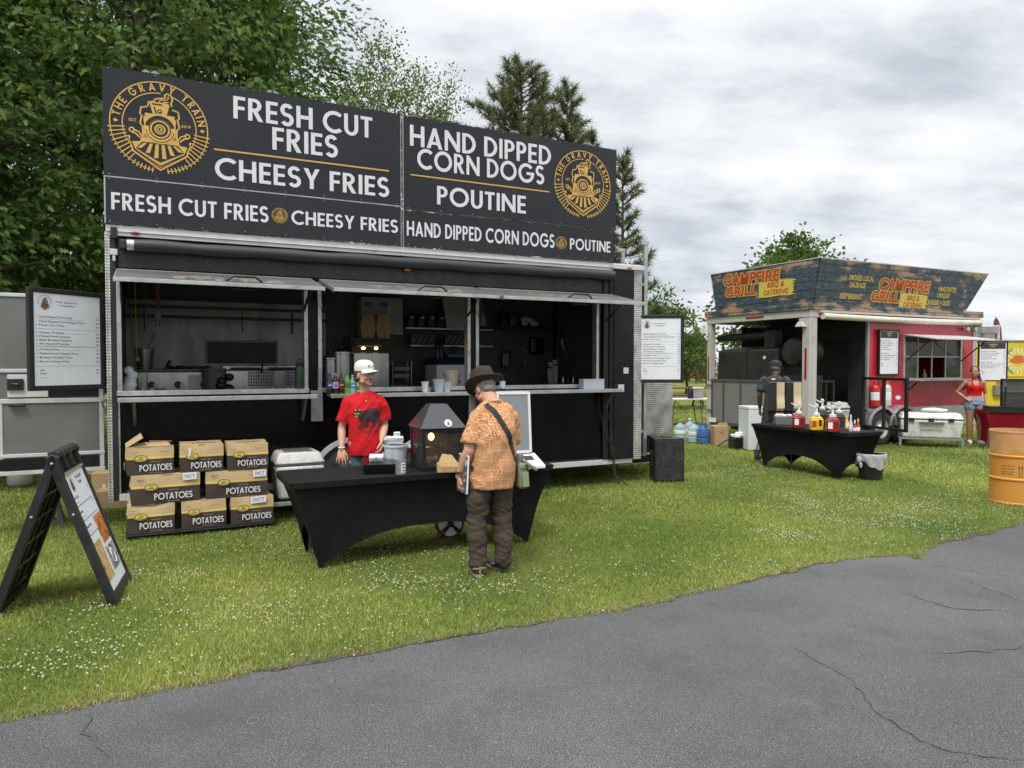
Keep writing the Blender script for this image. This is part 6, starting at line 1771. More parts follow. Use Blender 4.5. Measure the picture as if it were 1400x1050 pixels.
photo_mat('photo_grey',[(.03,.03,.035),(.2,.2,.21),(.6,.6,.6)],16,5)
m=MB();slab(m,1,.54,.90,.345,.535,.0008,.0022);m.build('food_photo','photo_corndog',sheet)
m=MB();slab(m,1,.12,.44,.14,.40,.0008,.0022);m.build('food_photo','photo_fries',sheet)
m=MB();slab(m,1,.52,.88,.16,.32,.0008,.0022);cp=m.build('cup_photo','photo_grey',sheet)
m=MB();m.tube([on_sheet(.70,.24,.0035)+uxn*(.05*math.cos(a))+uyn*(.055*math.sin(a))for a in np.linspace(0,6.283,25)[:-1]],.004,6,closed=True);m.build('cup_rim','paper_white',cp)
m=MB();slab(m,1,.084,.916,.855,.872,.0125,.016);m.build('clip','plywood',AF)
# ------------------------------------------------------------------ odds and ends at the left under the trailer
t=thing('propane_tank','grey white gas tank under the grey rear door','tank',G(17,668)+Vector((0,.15,0)),0)
mat('tank_grey',(.34,.33,.3),.5,.1,.12,6,dirt=(.12,.1,.08),damt=.5)
part('tank','tank_grey',t,lambda m:m.lathe([(.09,.0),(.13,.02),(.15,.06),(.15,.19),(.13,.23),(.05,.25)],24),smooth=40)
part('foot_ring','steel_dark',t,lambda m:m.lathe([(.135,-.005),(.14,.018)],24),smooth=40)
t=thing('cardboard_box','taller brown cardboard box in the shade under the rear door','box',G(109,681)+Vector((0,.25,0)),R(20),'boxes under the trailer')
part('box','cardboard',t,lambda m:m.box(0,0,0,.26,.3,.27),bevel=.006)
part('flap','cardboard',t,lambda m:m.hexa([(-.01,0,.25),(.0,.0,.26),(.0,.28,.26),(-.01,.28,.25),(-.05,.0,.29),(-.04,.0,.30),(-.04,.28,.30),(-.05,.28,.29)]))
part('tag','sticker_white',t,lambda m:m.box(.13,-.004,.08,.16,-.001,.12))
t=thing('cardboard_box','low brown cardboard box lying before the trailer corner','box',G(130,697),R(16),'boxes under the trailer')
part('box','cardboard',t,lambda m:m.box(0,.0,0,.42,.3,.21),bevel=.006)
part('tape','cardboard_tan',t,lambda m:m.box(.0,.13,.2105,.42,.17,.212))
t=thing('blue_crate','dark blue crate in the shade behind the sandwich board','crate',G(60,669)+Vector((0,.1,0)),R(10))
part('crate','navy',t,lambda m:m.box(0,0,0,.16,.2,.16),bevel=.008)
part('label','sticker_white',t,lambda m:m.box(.05,-.004,.09,.10,-.001,.13))
t=thing('metal_can','pale metal tin standing beside the cardboard boxes','tin',G(105,667)+Vector((0,.2,0)),0)
part('tin','galv',t,lambda m:m.lathe([(.05,0),(.05,.2),(.045,.205)],18),smooth=40)
part('lid','alu_dull',t,lambda m:m.lathe([(.052,.2055),(.052,.22),(.04,.225)],18),smooth=40)
t=thing('wheel_chock','grey plastic wheel chock on the grass behind the sandwich board','chock',G(78,715),R(25))
mat('chock_grey',(.10,.105,.115),.55,0,.15)
def chock(m):
 m.prism([(-.06,0),(.07,0),(.07,.03),(.03,.20),(.0,.20),(-.06,.06)],(0,.06,0),TX,TZ,.12,[[(-.03,.05),(.0,.05),(.015,.13),(-.01,.12)]])
part('wedge','chock_grey',t,chock,bevel=.006)
part('handle','chock_grey',t,lambda m:m.tube([(.0,.0,.2),(.0,.0,.225),(.03,.0,.225),(.03,.0,.2)],.008,6))
# ------------------------------------------------------------------ loudspeaker
p=G(898,660)
t=thing('loudspeaker','black boxy loudspeaker standing on the grass by the tongue of the black trailer','loudspeaker',p,R(8))
part('cabinet','black_plastic',t,lambda m:m.hexa([(-.035,0,0),(.41,0,0),(.37,.38,0),(.02,.38,0),(-.035,0,.63),(.41,0,.63),(.37,.38,.63),(.02,.38,.63)]),bevel=.012)
part('grille','rubber',t,lambda m:m.box(-.015,-.012,.03,.39,-.001,.60),bevel=.006)
part('handle','black_plastic',t,lambda m:(m.box(-.068,.05,.26,-.037,.08,.42),m.box(-.066,.04,.4205,-.036,.16,.45),m.box(-.066,.04,.23,-.036,.16,.2595)),bevel=.006)
part('foot','rubber',t,lambda m:[m.box(x,y,-.012,x+.04,y+.04,-.001)for x in(.02,.30)for y in(.03,.3)])
part('top_handle','black_plastic',t,lambda m:m.box(.12,.12,.631,.27,.2,.645),bevel=.006)
# ------------------------------------------------------------------ the red barbecue trailer
T2A=R(27);T2O=Vector((5.82,13.9,0));T2D=Vector((math.cos(T2A),math.sin(T2A),0));T2N=Vector((-math.sin(T2A),math.cos(T2A),0))
def gl(u,v,z):return T2O+T2D*u+T2N*v+Vector((0,0,z))
def gp(px,py,v=0.0):
 d=ray(px,py);c_=Vector((0,0,CAM_Z));t=(v-(c_-T2O).dot(T2N))/d.dot(T2N);p=c_+d*t
 return(p-T2O).dot(T2D),p.z
def gs(px,py,u=0.0):
 d=ray(px,py);c_=Vector((0,0,CAM_Z));t=(u-(c_-T2O).dot(T2D))/d.dot(T2D);p=c_+d*t
 return(p-T2O).dot(T2N),p.z
def burnt_wood():
 m=bpy.data.materials.new('burnt_wood');m.use_nodes=True;N=m.node_tree.nodes;L=m.node_tree.links;b=N['Principled BSDF']
 tc=N.new('ShaderNodeTexCoord')
 def ns(sc,det,st=(1,1,1),ro=.65):
  mp=N.new('ShaderNodeMapping');mp.inputs['Scale'].default_value=st;L.new(tc.outputs['Object'],mp.inputs[0])
  n=N.new('ShaderNodeTexNoise');n.inputs['Scale'].default_value=sc;n.inputs['Detail'].default_value=det;n.inputs['Roughness'].default_value=ro
  L.new(mp.outputs[0],n.inputs['Vector']);return n.outputs[0]
 def ramp(s,st):
  r=N.new('ShaderNodeValToRGB');e=r.color_ramp.elements
  e[0].position,e[0].color=st[0][0],st[0][1]+(1,);e[1].position,e[1].color=st[-1][0],st[-1][1]+(1,)
  for p,c in st[1:-1]:
   q=e.new(p);q.color=c+(1,)
  L.new(s,r.inputs[0]);return r.outputs[0]
 def mix(a,bb,f,mode='MIX'):
  x=N.new('ShaderNodeMix');x.data_type='RGBA';x.blend_type=mode
  if isinstance(f,float):x.inputs['Factor'].default_value=f
  else:L.new(f,x.inputs['Factor'])
  for k,s in(('A',a),('B',bb)):L.new(s,x.inputs[k])
  return x.outputs['Result']
 base=ramp(ns(9,8,(1,1,3)),[(.3,(.014,.022,.028)),(.5,(.040,.062,.076)),(.72,(.10,.13,.145))])
 tan=ramp(ns(14,8,(1,1,3)),[(.3,(.16,.09,.05)),(.7,(.46,.33,.22))])
 sep=N.new('ShaderNodeSeparateXYZ');L.new(tc.outputs['Object'],sep.inputs[0])
 mm=N.new('ShaderNodeMath');mm.operation='SUBTRACT';L.new(sep.outputs['Z'],mm.inputs[0]);mm.inputs[1].default_value=3.28
 ab=N.new('ShaderNodeMath');ab.operation='ABSOLUTE';L.new(mm.outputs[0],ab.inputs[0])
 ml=N.new('ShaderNodeMath');ml.operation='MULTIPLY_ADD';L.new(ab.outputs[0],ml.inputs[0]);ml.inputs[1].default_value=.40;ml.inputs[2].default_value=-.11
 ad=N.new('ShaderNodeMath');ad.operation='ADD';L.new(ml.outputs[0],ad.inputs[0]);L.new(ns(1.7,6,(1,1,2.2)),ad.inputs[1])
 msk=ramp(ad.outputs[0],[(.53,(0,0,0)),(.62,(1,1,1))])
 c=mix(base,tan,msk)
 wv=N.new('ShaderNodeTexWave');wv.wave_type='BANDS';wv.bands_direction='Z';wv.inputs['Scale'].default_value=1.9;wv.inputs['Distortion'].default_value=.25
 L.new(tc.outputs['Object'],wv.inputs['Vector'])
 pl_=ramp(wv.outputs[0],[(.02,(.5,.5,.5)),(.10,(1,1,1))])
 c=mix(c,pl_,1.0,'MULTIPLY')
 L.new(c,b.inputs['Base Color']);b.inputs['Roughness'].default_value=.5
 MATS['burnt_wood']=m
burnt_wood()
mat('red_wall',(.45,.016,.035),.3,0,.12,3,.04,5,.5,dirt=(.16,.012,.016),damt=.4,dscale=2,coat=.3)
mat('cream_post',(.50,.485,.45),.45,.1,.1,4,.04,20,.5,dirt=(.2,.18,.15),damt=.5,dscale=4)
mat('awning_cream',(.62,.57,.48),.6,0,.08,3,.05,12,.4,dirt=(.3,.26,.2),damt=.5,dscale=1.8)
mat('grey_panel',(.20,.20,.19),.5,.1,.1,3,.04,9,.5,dirt=(.1,.09,.08),damt=.4,dscale=3)
mat('smoker_black',(.018,.018,.017),.5,.2,.3,4,.1,20,dirt=(.05,.04,.032),damt=.5,dscale=4)
mat('silver_skirt',(.5,.5,.51),.3,.8,.1,5,.05,14,.5,dirt=(.25,.24,.22),damt=.5,dscale=3)
mat('sign_red',(.42,.05,.02),.5,0,.12,12);mat('sign_yellow',(.56,.42,.08),.5,0,.08,10);mat('smoke_pale',(.42,.44,.44),.6,0,.2,12)
GT=thing('barbecue_trailer','red barbecue trailer with a burnt wood sign round its roof and a porch smoker','food trailer',T2O,T2A)
LG,DG=5.45,2.85
def gpart(nm,mt,fn,par=None,**k):return part(nm,mt,par or GT,fn,**k)
wu0,wu1,wz0,wz1=2.90,4.86,1.38,2.27
gpart('floor','steel_dark',lambda m:(m.box(0,0,.30,LG,DG,.36),m.box(.3,.4,.2,LG,.5,.299),m.box(.3,2.3,.2,LG,2.4,.299)))
def fw(m):
 m.box(1.78,0,.74,wu0-.05,.05,2.60);m.box(wu1+.05,0,.78,LG,.05,2.60);m.box(wu0-.05,0,.76,wu1+.05,.05,wz0-.04);m.box(wu0-.05,0,wz1+.04,wu1+.05,.05,2.60)
gpart('front_wall','red_wall',fw)
gpart('rivets','red_wall',lambda m:[m.ball((u,-.003,z),.011,6,4)for u in np.arange(2.0,5.4,.22)for z in(.83,1.12,2.5)])
gpart('silver_skirt','silver_skirt',lambda m:m.box(3.06,-.006,.32,LG+.002,.046,.755),bevel=.004)
gpart('skirt_panel','red_wall',lambda m:m.box(1.78,.06,.36,3.05,.1,.735))
gpart('end_wall','red_wall',lambda m:m.box(LG-.05,.052,.36,LG,DG-.052,2.60))
gpart('rear_wall','red_wall',lambda m:m.box(1.78,DG-.05,.36,LG-.051,DG,2.60))
gpart('kitchen_end_wall','kitchen_dark',lambda m:(m.box(1.78,.052,.361,1.83,.5,2.59),m.box(1.78,1.45,.361,1.83,DG-.052,2.59),m.box(1.78,.501,2.2,1.83,1.449,2.59)))
gpart('kitchen_lining','kitchen_wall',lambda m:(m.box(1.84,1.9,.361,LG-.06,1.95,2.55)))
gpart('roof','steel_dark',lambda m:m.box(.0,.0,2.66,LG,DG,2.74))
gpart('roof_beam','cream_post',lambda m:(m.box(-.02,-.02,2.605,LG+.02,.06,2.745),m.box(-.02,.0605,2.605,.06,DG+.02,2.745),m.box(.0605,DG-.06,2.605,LG+.02,DG+.02,2.745)),bevel=.006)
gpart('fascia_board','burnt_wood',lambda m:(m.box(-.05,-.05,2.75,LG+.22,.04,2.885),m.box(-.05,.041,2.75,.04,DG+.05,2.885)),bevel=.004)
for(x,y,w_)in((0,0,.20),(0,DG-.12,.12),(LG-.09,-.01,.10)):
 gpart('corner_post','cream_post',lambda m:(m.box(x-.012,y-.012,.28,x+w_,y+(.16 if w_>.15 else w_),2.604),m.box(x+.06,y-.02,.4,x+.075,y-.0125,2.55)),bevel=.015)
rl=gpart('side_reflector','red_lens',lambda m:m.box(-.02,.05,1.38,-.0125,.10,2.0),bevel=.004)
gpart('side_reflector','red_lens',lambda m:m.box(-.02,DG-.07,1.3,-.0125,DG-.03,1.85),bevel=.004)
gpart('roof_reflector','red_lens',lambda m:m.box(-.032,1.15,2.66,-.0205,1.65,2.70),bevel=.004)
for(x,y)in((-.06,.16),(-.05,DG+.06)):
 gpart('flood_lamp','cream_post',lambda m:(m.hexa([(x-.06,y-.10,2.42),(x+.05,y-.10,2.42),(x+.05,y+.10,2.42),(x-.06,y+.10,2.42),(x-.03,y-.05,2.52),(x+.03,y-.05,2.52),(x+.03,y+.05,2.52),(x-.03,y+.05,2.52)]),m.box(x-.02,y-.03,2.521,x+.02,y+.03,2.58)),bevel=.006)
for u in(4.99,5.28):
 gpart('spot_lamp','cream_post',lambda m:(m.lathe([(.03,-.02),(.05,-.12),(.045,-.125)],14,(u,0,2.48),ax='y'),m.box(u-.03,-.02,2.5,u+.03,-.001,2.56)),smooth=40)
gpart('awning_roll','awning_cream',lambda m:m.tube([(.25+k*.52,-.10,2.625-.02*math.sin(math.pi*k/10))for k in range(11)],.062,16),smooth=50)
gpart('awning_case','cream_post',lambda m:(m.box(.22,-.12,2.69,5.42,-.021,2.735),m.box(5.43,-.15,2.54,5.46,-.021,2.70)),bevel=.006)
sz0,sz1=2.886,3.74
su0,su1t,su1b=.10,5.66,5.02
lean=.12
fs=gpart('roof_sign','burnt_wood',lambda m:m.hexa([(su0,-.03,sz0),(su1b,-.03,sz0),(su1b,.0,sz0),(su0,.0,sz0),(su0+.03,-.03-lean,sz1),(su1t,-.03-lean,sz1),(su1t,-lean,sz1),(su0+.03,-lean,sz1)]))
rs=gpart('roof_sign','burnt_wood',lambda m:m.hexa([(su0-.03,.0,sz0),(su0-.03,2.66,sz0),(su0,2.66,sz0),(su0,0,sz0),(su0+.0,-lean,sz1),(su0-.03,2.84,sz1),(su0,2.84,sz1),(su0+.03,-lean,sz1)]))
gpart('top_edge','cream_post',lambda m:(m.hexa([(su0,-.03-lean,sz1+.001),(su1t,-.03-lean,sz1+.001),(su1t,.0-lean,sz1+.001),(su0,.0-lean,sz1+.001),(su0,-.03-lean,sz1+.02),(su1t,-.03-lean,sz1+.02),(su1t,.0-lean,sz1+.02),(su0,.0-lean,sz1+.02)]),m.hexa([(su0-.01,-lean+.002,sz1+.001),(su0-.05,2.84,sz1+.001),(su0-.02,2.84,sz1+.001),(su0+.02,-lean+.002,sz1+.001),(su0-.01,-lean+.002,sz1+.02),(su0-.05,2.84,sz1+.02),(su0-.02,2.84,sz1+.02),(su0+.02,-lean+.002,sz1+.02)])))
gpart('sign_brace','steel_dark',lambda m:[m.tube([(u,.6,2.76),(u,-.05,3.55)],.02,6)for u in np.arange(.6,5,.8)]+[m.tube([(.7,v,2.76),(su0+.03,v,3.5)],.02,6)for v in(.7,1.5,2.3)])
fy=Vector((0,-lean,sz1-sz0)).normalized()
def on_front(px,py,n=.006):
 d=ray(px,py)
 u,z=gp(px,py,-.08)
 q=(z-sz0)/fy.z
 nn=Vector((1,0,0)).cross(fy)
 return Vector((u,-.03,sz0))+fy*q+nn*n
def on_rear(px,py,n=.008):
 v,z=gs(px,py,su0-.03)
 q=(z-sz0)/(sz1-sz0)
 return Vector((su0-.03-n,v,z))
def fline(m,s,x0,x1,y,h,n,bold,shear=.12):
 a,b=on_front(x0,y,n),on_front(x1,y,n);put_font(m,s,Vector((a.x,a.y,a.z)),TX,fy,h,width=(b.x-a.x),bold=bold,shear=shear)
m=MB();fline(m,'CAMPFIRE',1200,1271,395.5,.24,.005,.085);fline(m,'GRILL',1191,1231,411,.215,.005,.085);m.build('lettering_outline','sign_yellow',fs)  # wider yellow print outlines the red letters
m=MB();fline(m,'CAMPFIRE',1201,1270,395,.235,.009,.03);fline(m,'GRILL',1192,1230,410.5,.21,.009,.03);m.build('lettering','sign_red',fs)
m=MB();fline(m,'SMOKED LOCAL',1159,1193,382.5,.105,.006,.022);m.build('lettering','sign_yellow',fs);m=MB();fline(m,'SAUSAGE',1161,1183,392.5,.105,.006,.022);m.build('lettering','sign_yellow',fs);m=MB();fline(m,'BEEF BRISKET',1149,1180,407.5,.105,.006,.022)
m.build('lettering','sign_yellow',fs);m=MB();fline(m,'HANDCRAFTED',1282,1306.5,398,.105,.006,.022);fline(m,'UNIQUE',1281,1298,406.5,.105,.006,.022);fline(m,'BURGERS + DOGS',1270,1300,416,.105,.006,.022);m.build('lettering','sign_yellow',fs)
def swash(cx,cy,sx,sy,seed):
 random.seed(seed);p=[(cx-sx,cy-sy)]
 p+=[(cx-sx+2*sx*q,cy-sy+random.uniform(-.01,.015))for q in(.3,.6,.85)]
 for k in range(6):p+=[(cx+sx*random.uniform(.98,1.2),cy-sy+2*sy*(k+.3)/6),(cx+sx*random.uniform(.88,.98),cy-sy+2*sy*(k+.7)/6)]
 p+=[(cx-sx+2*sx*q,cy+sy+random.uniform(-.01,.015))for q in(.8,.4)]+[(cx-sx,cy+sy)]
 return p
a=on_front(1250,412,.007)
m=MB();m.prism(swash(0,0,.46,.16,3),a,TX,fy,0);ys=m.build('yellow_swash','sign_yellow',fs)
m=MB();put_font(m,'BBQ &',a+fy*.02+Vector((-.02,-.003,0)),TX,fy,.11,width=.42,bold=.012,align='c',shear=.2);put_font(m,'CATERING',a-fy*.125+Vector((0,-.003,0)),TX,fy,.105,width=.64,bold=.012,align='c',shear=.2);m.build('lettering','sign_red',ys)
RX=Vector((0,-1,0))
def rline(m,s,x0,x1,y0,y1,h,n,bold,shear=.12):
 a,b=on_rear(x0,y0,n),on_rear(x1,y1,n);ux=(b-a);W_2=ux.length;ux.normalize();put_font(m,s,a,ux,TZ,h,width=W_2,bold=bold,shear=shear)
m=MB();rline(m,'CAMPFIRE',989,1068,391.5,383.5,.25,.007,.085);rline(m,'GRILL',991,1036,406.5,402,.22,.007,.085);m.build('lettering_outline','sign_yellow',rs)  # same yellow printed outline on the rear sign
m=MB();rline(m,'CAMPFIRE',990,1067,391,383,.245,.012,.03);rline(m,'GRILL',992,1035,406,401.5,.215,.012,.03);m.build('lettering','sign_red',rs)
a=on_rear(1061,394,.010)
m=MB();m.prism(swash(0,0,.46,.17,8),a,RX,TZ,0);ys=m.build('yellow_swash','sign_yellow',rs)
m=MB();put_font(m,'BBQ &',a+Vector((-.004,0,.03)),RX,TZ,.11,width=.45,bold=.012,align='c',shear=.2);put_font(m,'CATERING',a+Vector((-.004,0,-.12)),RX,TZ,.105,width=.66,bold=.012,align='c',shear=.2);m.build('lettering','sign_red',ys)
wf=gpart('window_frame','aluminium',lambda m:(m.box(wu0-.06,-.03,wz0-.05,wu0,.04,wz1+.05),m.box(wu1,-.03,wz0-.05,wu1+.06,.04,wz1+.05),m.box(wu0,-.03,wz1,wu1,.04,wz1+.05),m.box(wu0,-.03,wz0-.05,wu1,.04,wz0)),bevel=.004)
part('mullions','alu_dull',wf,lambda m:[m.box(wu0+(wu1-wu0)*q-.018,.01,wz0,wu0+(wu1-wu0)*q+.018,.035,wz1)for q in(.25,.5,.75)]+[m.box(wu0,.005,1.83,wu1,.0095,1.86)])
part('pane','pane',wf,lambda m:[m.box(wu0+(wu1-wu0)*(.25*k)+.019,.02,1.861,wu0+(wu1-wu0)*(.25*k+.25)-.019,.024,wz1-.001)for k in range(4)]+[m.box(wu0+(wu1-wu0)*(.25*k)+.019,.02,wz0+.001,wu0+(wu1-wu0)*(.25*k+.25)-.019,.024,1.829)for k in(0,3)])
fh,fe,fd=2.30,2.19,.72
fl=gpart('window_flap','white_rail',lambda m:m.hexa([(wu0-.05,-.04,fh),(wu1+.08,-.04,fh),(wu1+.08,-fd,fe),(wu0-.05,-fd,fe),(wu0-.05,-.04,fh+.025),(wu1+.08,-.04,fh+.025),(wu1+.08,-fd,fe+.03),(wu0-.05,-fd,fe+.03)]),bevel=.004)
part('underside_reflection','red_wall',fl,lambda m:m.hexa([(wu0+.02,-.1,fh-.018),(wu1,-.1,fh-.018),(wu1,-fd+.06,fe-.006),(wu0+.02,-fd+.06,fe-.006),(wu0+.02,-.1,fh-.014),(wu1,-.1,fh-.014),(wu1,-fd+.06,fe-.002),(wu0+.02,-fd+.06,fe-.002)]))  # red sheet paints the wall's reflected red onto the flap's underside
part('gas_strut','black_metal',fl,lambda m:[m.tube([(u,-.03,1.75),(u,-.55,2.19)],.014,6)for u in(wu0+.03,wu1+.02)])
gpart('serving_shelf','aluminium',lambda m:m.box(wu0-.06,-.32,1.325,wu1+.20,-.031,1.352),bevel=.005)
gpart('shelf_bracket','black_metal',lambda m:[m.tube([(u,-.02,1.1),(u,-.26,1.318)],.016,6)for u in(wu0+.1,wu1+.1)])
gpart('shop_counter','kitchen_wall',lambda m:m.box(wu0-.2,.3,1.0,wu1+.3,.8,1.30))
gpart('notice_panel','sign_red',lambda m:m.box(wu1+.12,-.004,1.45,wu1+.38,-.0005,2.05))
gpart('round_decal','sticker_white',lambda m:m.prism(arc(0,0,.09,.045,0,360,20)[:-1],(2.72,-.002,.97),TX,TZ,0))
mat('tread',(.02,.02,.02),.8,0,.3,12,.3,60,dirt=(.10,.09,.075),damt=.5)
for k,uc in enumerate((1.98,2.66)):
 a0=np.linspace(0,math.pi,17)
 ar_=gpart('fender','silver_skirt',lambda m:m.prism([(math.cos(x)*.46,math.sin(x)*.42)for x in a0]+[(math.cos(x)*.385,math.sin(x)*.36)for x in a0[::-1]],(uc,-.02-.001*k,.40),TX,TZ,.18),bevel=.006)
 wh=gpart('wheel','tread',lambda m:m.lathe([(.21,-.10),(.29,-.115),(.345,-.09),(.355,-.05),(.355,.07),(.33,.1),(.21,.1)],30,(uc,-.06,.357),ax='y',cap=False),smooth=40)
 r=part('rim','alu_dull',wh,lambda m:m.lathe([(.03,-.11),(.07,-.105),(.09,-.07),(.16,-.06),(.19,-.085),(.212,-.098),(.212,.06)],26,(uc,-.06,.357),ax='y'),smooth=35)
pw=1.34
gpart('rear_gate','grey_panel',lambda m:m.box(.0,.165,.38,.03,DG-.125,pw-.04))
gpart('gate_frame','steel_dark',lambda m:(m.box(-.02,.165,pw-.039,.045,DG-.125,pw+.01),m.box(-.02,.165,.31,.045,DG-.125,.379))and[m.box(-.016,v,.3795,-.0005,v+.045,pw-.0395)for v in(.18,.72,1.25,1.78,2.3,2.66)])
gpart('gate_latch','galv',lambda m:[m.tube([(-.04,DG-.18,z),(-.04,DG-.02,z)],.018,6)for z in(.65,1.22)])
def smk(m):
 prof=[(1.35,pw-.25),(1.35,1.98),(1.9,2.08),(2.68,2.0),(2.72,1.95),(2.72,pw-.25)]
 m.prism([(-p[0],p[1])for p in prof],(.15,0,0),(0,-1,0),TZ,-1.0 if False else .001)
sm=gpart('smoker','smoker_black',lambda m:(m.hexa([(.15,.95,.6),(1.1,.95,.6),(1.1,2.70,.6),(.15,2.70,.6),(.17,.95,2.02),(1.1,.95,2.02),(1.1,2.70,2.0),(.17,2.70,2.0)])),bevel=.05)
part('dome','smoker_black',sm,lambda m:m.hexa([(.2,1.0,2.021),(1.05,1.0,2.021),(1.05,2.62,2.001),(.2,2.62,2.001),(.35,1.15,2.07),(.95,1.15,2.07),(.95,2.4,2.06),(.35,2.4,2.06)]),bevel=.01)
part('seam','kitchen_dark',sm,lambda m:m.box(.145,1.80,.7,.17,1.82,2.0))
part('gauge','plastic_white',sm,lambda m:m.lathe([(.035,.13),(.035,.149)],16,(0,1.27,1.82),ax='x'),smooth=40)
part('flue','smoker_black',sm,lambda m:m.tube([(.3,2.78,2.28),(.3,1.35,2.30)],.085,20,cap=False),smooth=50)
part('flue','smoker_black',sm,lambda m:(m.box(.2,1.05,2.03,.42,1.34,2.40)),bevel=.01)
part('flue_inside','kitchen_dark',sm,lambda m:m.tube([(.3,2.77,2.28),(.3,2.0,2.29)],.078,16),smooth=50)
part('stay','black_metal',sm,lambda m:m.tube([(.3,1.62,2.6),(.3,1.35,2.38)],.012,6))
gpart('barrel_oven','smoker_black',lambda m:(m.lathe([(.05,0),(.26,.03),(.29,.08),(.29,.6),(.26,.66),(.05,.7)],28,(.15,.58,1.93),ax='x'),m.box(.15,.3,.4,.75,.85,1.45)),smooth=40)
gpart('porch_back_rail','steel_dark',lambda m:(m.box(.1,DG-.04,1.3,1.77,DG-.01,1.34),m.box(.1,DG-.04,.36,1.77,DG-.012,.42)))
gpart('porch_panel','kitchen_dark',lambda m:m.box(1.0,DG-.08,.36,1.77,DG-.045,2.55))
random.seed(9)
gpart('stacked_supplies','cardboard',lambda m:[m.box(1.70-random.uniform(.05,.2),v,z,1.775,v+random.uniform(.1,.2),z+random.uniform(.06,.14))for v in np.arange(1.5,2.6,.22)for z in(2.05,1.75,1.4,1.0)])
gpart('supply_shelf','steel_dark',lambda m:[m.box(1.45,1.46,z-.03,1.775,2.7,z-.002)for z in(2.05,1.75,1.4,1.0)])
def rail(m,pts_,b=.022):
 pass
def gate_rail(o,d_,L_,z0,z1,nm):
 d_=d_.normalized();n_=Vector((-d_.y,d_.x,0));s=.025
 def bar(m,a,b,za,zb):
  p=[o+d_*a-n_*s,o+d_*b-n_*s,o+d_*b+n_*s,o+d_*a+n_*s]
  m.hexa([q+Vector((0,0,za))for q in p]+[q+Vector((0,0,zb))for q in p])
 def go(m):
  bar(m,0,L_,z1-.05,z1);bar(m,0,L_,z0,z0+.05);bar(m,0,.06,z0+.0505,z1-.0505);bar(m,L_-.06,L_,z0+.0505,z1-.0505);bar(m,L_*.48,L_*.48+.045,z0+.0505,z1-.0505)
 return gpart(nm,'black_metal',go,bevel=.003)
gate_rail(Vector((1.50,-.06,0)),Vector((-.365,-1.19,0)),1.28,.40,1.42,'side_gate')
gate_rail(Vector((.26,.05,0)),Vector((1,0,0)),.52,.38,1.36,'porch_rail')
gpart('licence_plate','sticker_white',lambda m:m.box(-.06,DG-.35,.36,-.05,DG-.12,.46))
gpart('porch_pole','alu_dull',lambda m:(m.box(.52,.35,.37,.56,.39,2.6),m.box(1.70,-.012,.74,1.76,.04,2.6)))
GMENU=[('Brisket Sandwich','$18'),('Pulled Pork Sandwich','$16'),('Bacon Cheeseburger','$16'),('Cheeseburger','$14'),('Bavarian Hot Dog','$9'),None,('Mac & Cheese','$9'),('Pulled Pork Mac & Cheese','$15'),('Brisket Mac & Cheese','$17'),('The Outlaw Mac','$20'),None,('Soda','$3'),('Water','$3')]
def grill_menu(loc,rotz,w,h,label):
 t=thing('menu_board',label,'menu board',loc,rotz,'menu boards of the red trailer')
 b=.03
 part('frame','black_metal',t,lambda m:(m.box(0,0,0,b,.05,h),m.box(w-b,0,0,w,.05,h),m.box(b,0,0,w-b,.05,b),m.box(b,0,h-b,w-b,.05,h),m.box(b,.02,b,w-b,.045,h-b)),bevel=.005)
 sh=part('sheet','sticker_white',t,lambda m:m.box(b+.001,.012,b+.001,w-b-.001,.0195,h-b-.001))
 hd=part('header','kitchen_dark',sh,lambda m:m.box(b+.02,.009,h-b-.15,w-b-.02,.0115,h-b-.01))
 m=MB();put_font(m,'CAMPFIRE',(w/2,.0082,h-b-.065),TX,TZ,.03,align='c',bold=.02);put_font(m,'GRILL',(w/2,.0082,h-b-.11),TX,TZ,.03,align='c',bold=.02);m.build('lettering','sign_yellow',sh)
 m=MB();z=h-b-.22
 for row in GMENU:
  if row is None:z-=.035;continue
  put_font(m,row[0],(b+.03,.0110,z),TX,TZ,.022,width=min(w-.16,len(row[0])*.02),bold=.012);put_font(m,row[1],(w-b-.025,.0110,z),TX,TZ,.02,align='r',bold=.012)
  z-=(h-.36)/13.5
 m.build('lettering','ink',sh)
 return t
u0,z0=gp(1203,450,-.06);u1,z1=gp(1227,513,-.06)
grill_menu(gl(u0-.03,-.08,z1),T2A,u1-u0+.06,z0-z1,'framed white menu board with a black header left of the red trailer window')
a=AT(1337,521.5,16.55);b=AT(1377.5,522.5,16.45)
grill_menu(a,math.atan2(b.y-a.y,b.x-a.x),(b-a).length,.94,'framed white menu board beyond the red trailer in front of the yellow trailer')
u,z=gp(1126,589,.25)
cooler(gl(.62,.30,.361),T2A,1.0,.45,.52,'white cooler standing on the porch of the red trailer behind the black gate',inserts=False)
mat('ext_red',(.42,.012,.012),.3,0,.05);mat('ext_orange',(.55,.13,.02),.35,0,.05)
